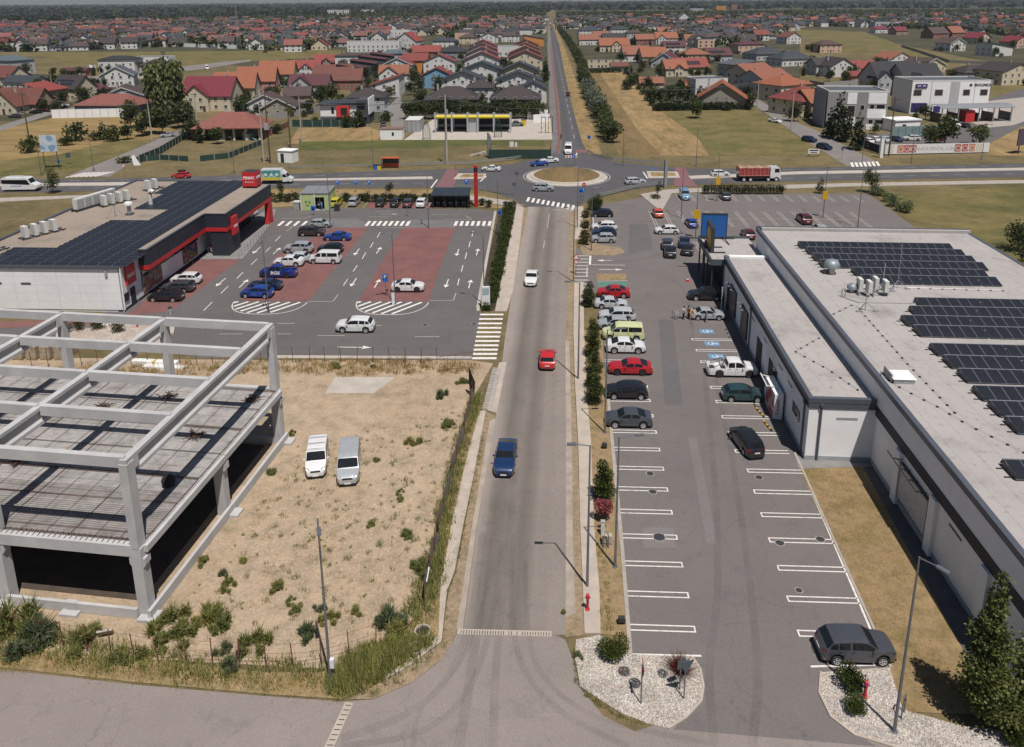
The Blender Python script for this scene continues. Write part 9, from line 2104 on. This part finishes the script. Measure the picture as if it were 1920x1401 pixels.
for kind,w,d,he,rh in(('gx',15,11,3.4,4.6),('gx',13.5,11,5.8,3.8),('hip',16,12,3.4,3.6),('hip',13.5,12,6.2,3.0),('gy',12,13,5.4,4.2),('gy',13,13,3.8,4.8),('flat',14,11,6.6,0)):
 wm,rm=MB(),MB()
 if kind in('gx','gy'):gable_roof(rm,wm,-w/2,w/2,-d/2,d/2,he,rh,kind[1],.6,.22)
 elif kind=='hip':wm.bb(-w/2,w/2,-d/2,d/2,0,he);hip_roof(rm,-w/2,w/2,-d/2,d/2,he,rh,.6)
 else:wm.bb(-w/2,w/2,-d/2,d/2,0,he);rm.bb(-w/2+.2,w/2-.2,-d/2+.2,d/2-.2,he,he+.2)
 vm=MB()
 for s_ in range(1 if he<3.9 else 2):
  for i in range(3):
   x=-w/2+w*(i+.5)/3
   for yy in(-d/2-.03,d/2+.03):vm.box(x,yy,1.7+2.8*s_,1.3,.06,1.4)
  for i in range(2):
   yy=-d/2+d*(i+.5)/2
   for x in(-w/2-.03,w/2+.03):vm.box(x,yy,1.7+2.8*s_,.06,1.3,1.4)
 ch=BB(w*.2,w*.2+.7,.5,1.2,he,he+rh+.6)
 protos.append((kind,w,d,he,rh,wm,rm,wm.mesh('wall','wall1'),rm.mesh('roof','roof_brown'),vm.mesh('window','glass1'),ch.mesh('chimney','chimney_stone')))
RW=dict(darkbrown='dark brown',slate='slate grey',brown='brown',red='red',coral='coral',pinkred='pinkish red',charcoal='charcoal',rust='rust brown',crimson='crimson',terracotta='terracotta')
wallmix=('white','white','white','cream','cream','palegrey','peach','palegrey')
n_named=max(0,296-sum(1 for o in COL.objects if o.get('category')=='house'))
kindword={'gx':'gabled','gy':'gabled','hip':'hipped roof','flat':'flat roofed'}
rest={}
for k,(y,x,words,mix,ang)in enumerate(autos):
 P_=protos[FR.randrange(7)if FR.random()<.9 else 0];roof=FR.choice(mix);wall=FR.choice(wallmix)
 if P_[0]=='flat':roof='slate'
 reg((x,y,6.5))
 if k<n_named:
  band='nearer' if y<620 else 'middle' if y<800 else 'farther'
  lab='%s house, %s roof, %s, %s rows'%(kindword[P_[0]]if P_[0]!='hip' else 'hipped',RW[roof],words,band)
  t=thing('house',lab,'house',(x,y,0),rad(ang),lab.replace(' house,',' houses,'))
  link('wall',P_[7],t,mat=M_['wall_'+wall]);r_=link('roof',P_[8],t,mat=M_['roof_'+roof])
  if P_[0]!='flat':link('chimney',P_[10],r_)
  stuff(link('window',P_[9],t))
 else:rest.setdefault('wall_'+wall,MB());rest.setdefault('roof_'+roof,MB());rest.setdefault('glass1',MB());[rest[m_].add([(x+vx*cos(rad(ang))-vy*sin(rad(ang)),y+vx*sin(rad(ang))+vy*cos(rad(ang)),vz)for vx,vy,vz in src.v],src.f)for m_,src in(('wall_'+wall,P_[5]),('roof_'+roof,P_[6]))]
mb=MB();mats_=[]
for i,(m_,src)in enumerate(rest.items()):
 mb.m=i;mats_.append(M_[m_]);mb.add(src.v,src.f)
if mb.f:
 o=stuff(put('distant_houses',mb,mats_));o['label']='mass of small distant houses towards the horizon';o['category']='houses'
# bigger blocks on the skyline
def block(px,py,w,d,h,rz,wall,lab):
 c=G(px,py);t=thing('apartment_block',lab,'building',(c.x,c.y,0),rad(rz));put('wall',BB(-w/2,w/2,-d/2,d/2,0,h),M_['wall_'+wall],t);put('roof',BB(-w/2+.3,w/2-.3,-d/2+.3,d/2-.3,h,h+.4),'roof_greyroof',t)
 m_=BX(0,0,0,2.0,.1,1.5).mesh('window','glass1');n=max(2,int(w/6))
 for s_ in range(int(h/3)):
  for i in range(n):link('window',m_,t,(-w/2+w*(i+.5)/n,-d/2-.04,1.6+s_*3))
for a in((635,29,60,18,15,6,'white','white stepped apartment blocks on the left skyline'),(690,26,40,16,12,6,'white','lower white block beside the stepped apartments'),(1350,20,34,18,15,10,'orange','unfinished orange brick block on the right skyline'),(1375,18,22,16,18,10,'brick','taller brick block beside the orange one'),(1305,24,40,16,12,8,'palegrey','pale long block left of the brick blocks'),(1640,12,60,18,15,14,'white','white apartment blocks on the far right skyline'),(1000,40,34,14,8,3,'cream','long cream building at the avenue end'),(1560,42,60,12,7.5,14,'grey','row of dark blue terraced houses on the right'),(1660,52,40,12,7.5,14,'palegrey','second terraced row on the far right'),(935,44,40,12,7,3,'white','white terraced row with dark roofs left of the avenue'),(150,40,40,18,8,5,'palegrey','pale hall in the left distance')):block(*a)

# trees between the houses: nearest ones singly, the rest as one mass
ft=[];tries=0
lane=lambda y:G(1078,266).x+(G(1032,46).x-G(1078,266).x)*(y-215)/(1290-215)
for pz,words,mix,ang in zones:
 y0,y1=min(p.y for p in pz),max(p.y for p in pz);x0,x1=min(p.x for p in pz),max(p.x for p in pz)
 for _ in range(min(14000,int((x1-x0)*(min(y1,2300)-y0)/200))):
  y=FU(y0,min(y1,2300));x=FU(max(x0,-.8*y),max(min(x1,.8*y),max(x0,-.8*y)))
  if abs(x-lane(y))>9 and inside((x,y),pz)and not near(x,y,-1.5):ft.append((y,x,words))
ft.sort()
masses={'leaf_dark':MB(),'leaf_mid':MB()}
def tuft(mb,x,y,h,r,n,s):
 for _ in range(n):
  u=Vector((FR.gauss(0,1),FR.gauss(0,1),FR.gauss(0,1))).normalized();p=Vector((x+u.x*r,y+u.y*r,h*.55+u.z*h*.45));a=Vector((FU(-1,1),FU(-1,1),FU(-.3,.3))).normalized();b_=(u+Vector((FU(-.6,.6),FU(-.6,.6),.5))).normalized().cross(a)
  if b_.length<.1:continue
  b_.normalize();mb.quad(p-a*s,p-b_*s,p+a*s,p+b_*s)
for k,(y,x,words)in enumerate(ft):
 if k<110:
  kd='round' if FR.random()<.75 else 'cone';s=FU(.55,1.0)
  plant('tree','%s garden tree among houses, %s'%({'round':'dark leafy','cone':'pointed conifer'}[kd],words),'tree',(x,y,0),T[kd][k%2],(s,s,s*FU(.75,1.0)),None,'%s garden trees %s'%({'round':'leafy','cone':'conifer'}[kd],words))
 else:tuft(masses[FR.choice(('leaf_dark','leaf_mid','leaf_dark'))],x,y,FU(4,9),FU(2,4),16 if y<1200 else 9,1.5 if y<1200 else 2.2)
for k,mb in masses.items():
 o=stuff(put('distant_trees',mb,M_[k]));o['label']='mass of distant garden trees between the far houses';o['category']='trees'
# woods: belts of trees to the horizon
mb=MB()
def belt(pxs,n,h0,h1,r,s,q=7):
 pz=[G(*p)for p in pxs];x0,x1=min(p.x for p in pz),max(p.x for p in pz);y0,y1=min(p.y for p in pz),max(p.y for p in pz);c_=0;tr_=0
 while c_<n and tr_<n*40:
  tr_+=1;y=y0+(y1-y0)*FR.random()**1.6;x=FU(max(x0,-.85*y),max(min(x1,.85*y),max(x0,-.85*y)))
  if inside((x,y),pz):tuft(mb,x,y,FU(h0,h1),FU(r*.6,r*1.3),q,s);c_+=1
belt([(-300,48),(-300,36),(0,30),(300,28),(480,24),(480,32),(330,36),(200,43),(0,45)],1900,6,12,6,3.4)
belt([(-300,34),(-300,20),(0,16),(480,14),(700,13),(700,26),(480,24),(0,28)],1700,7,14,12,7)
belt([(480,33),(480,17),(800,15),(1030,14),(1030,24),(800,27)],1500,7,14,9,5)
belt([(1040,20),(1040,12),(1300,9),(1500,6),(1500,8),(1300,11)],900,7,14,10,5)
for D_,n in((3200,700),(4300,700),(5600,800),(7200,900),(9000,900)):
 for _ in range(n):x=FU(-D_*.85,D_*.85);tuft(mb,x,D_+FU(-300,300),FU(9,18),FU(14,40),6,9+D_/900)
o=stuff(put('far_woods',mb,leafy('leaf_far',(.012,.02,.010),(.022,.034,.016),(.04,.055,.024),.8,.1)));o['label']='dark belts of woodland towards the horizon';o['category']='woods'

# ---------------------------------------------------------------- the air
hm=bpy.data.materials.new('haze');hm.use_nodes=True;nt=hm.node_tree;nt.nodes.clear();out=nt.nodes.new('ShaderNodeOutputMaterial');pv=nt.nodes.new('ShaderNodeVolumePrincipled')
SV(pv,'Color',(.80,.87,1.0,1));SV(pv,'Density',HAZE);SV(pv,'Anisotropy',0.25)
LK(nt,pv.outputs[0],out.inputs['Volume'])
o=put('haze',BB(-14500,14500,-200,9900,-1.5,75),hm);stuff(o)
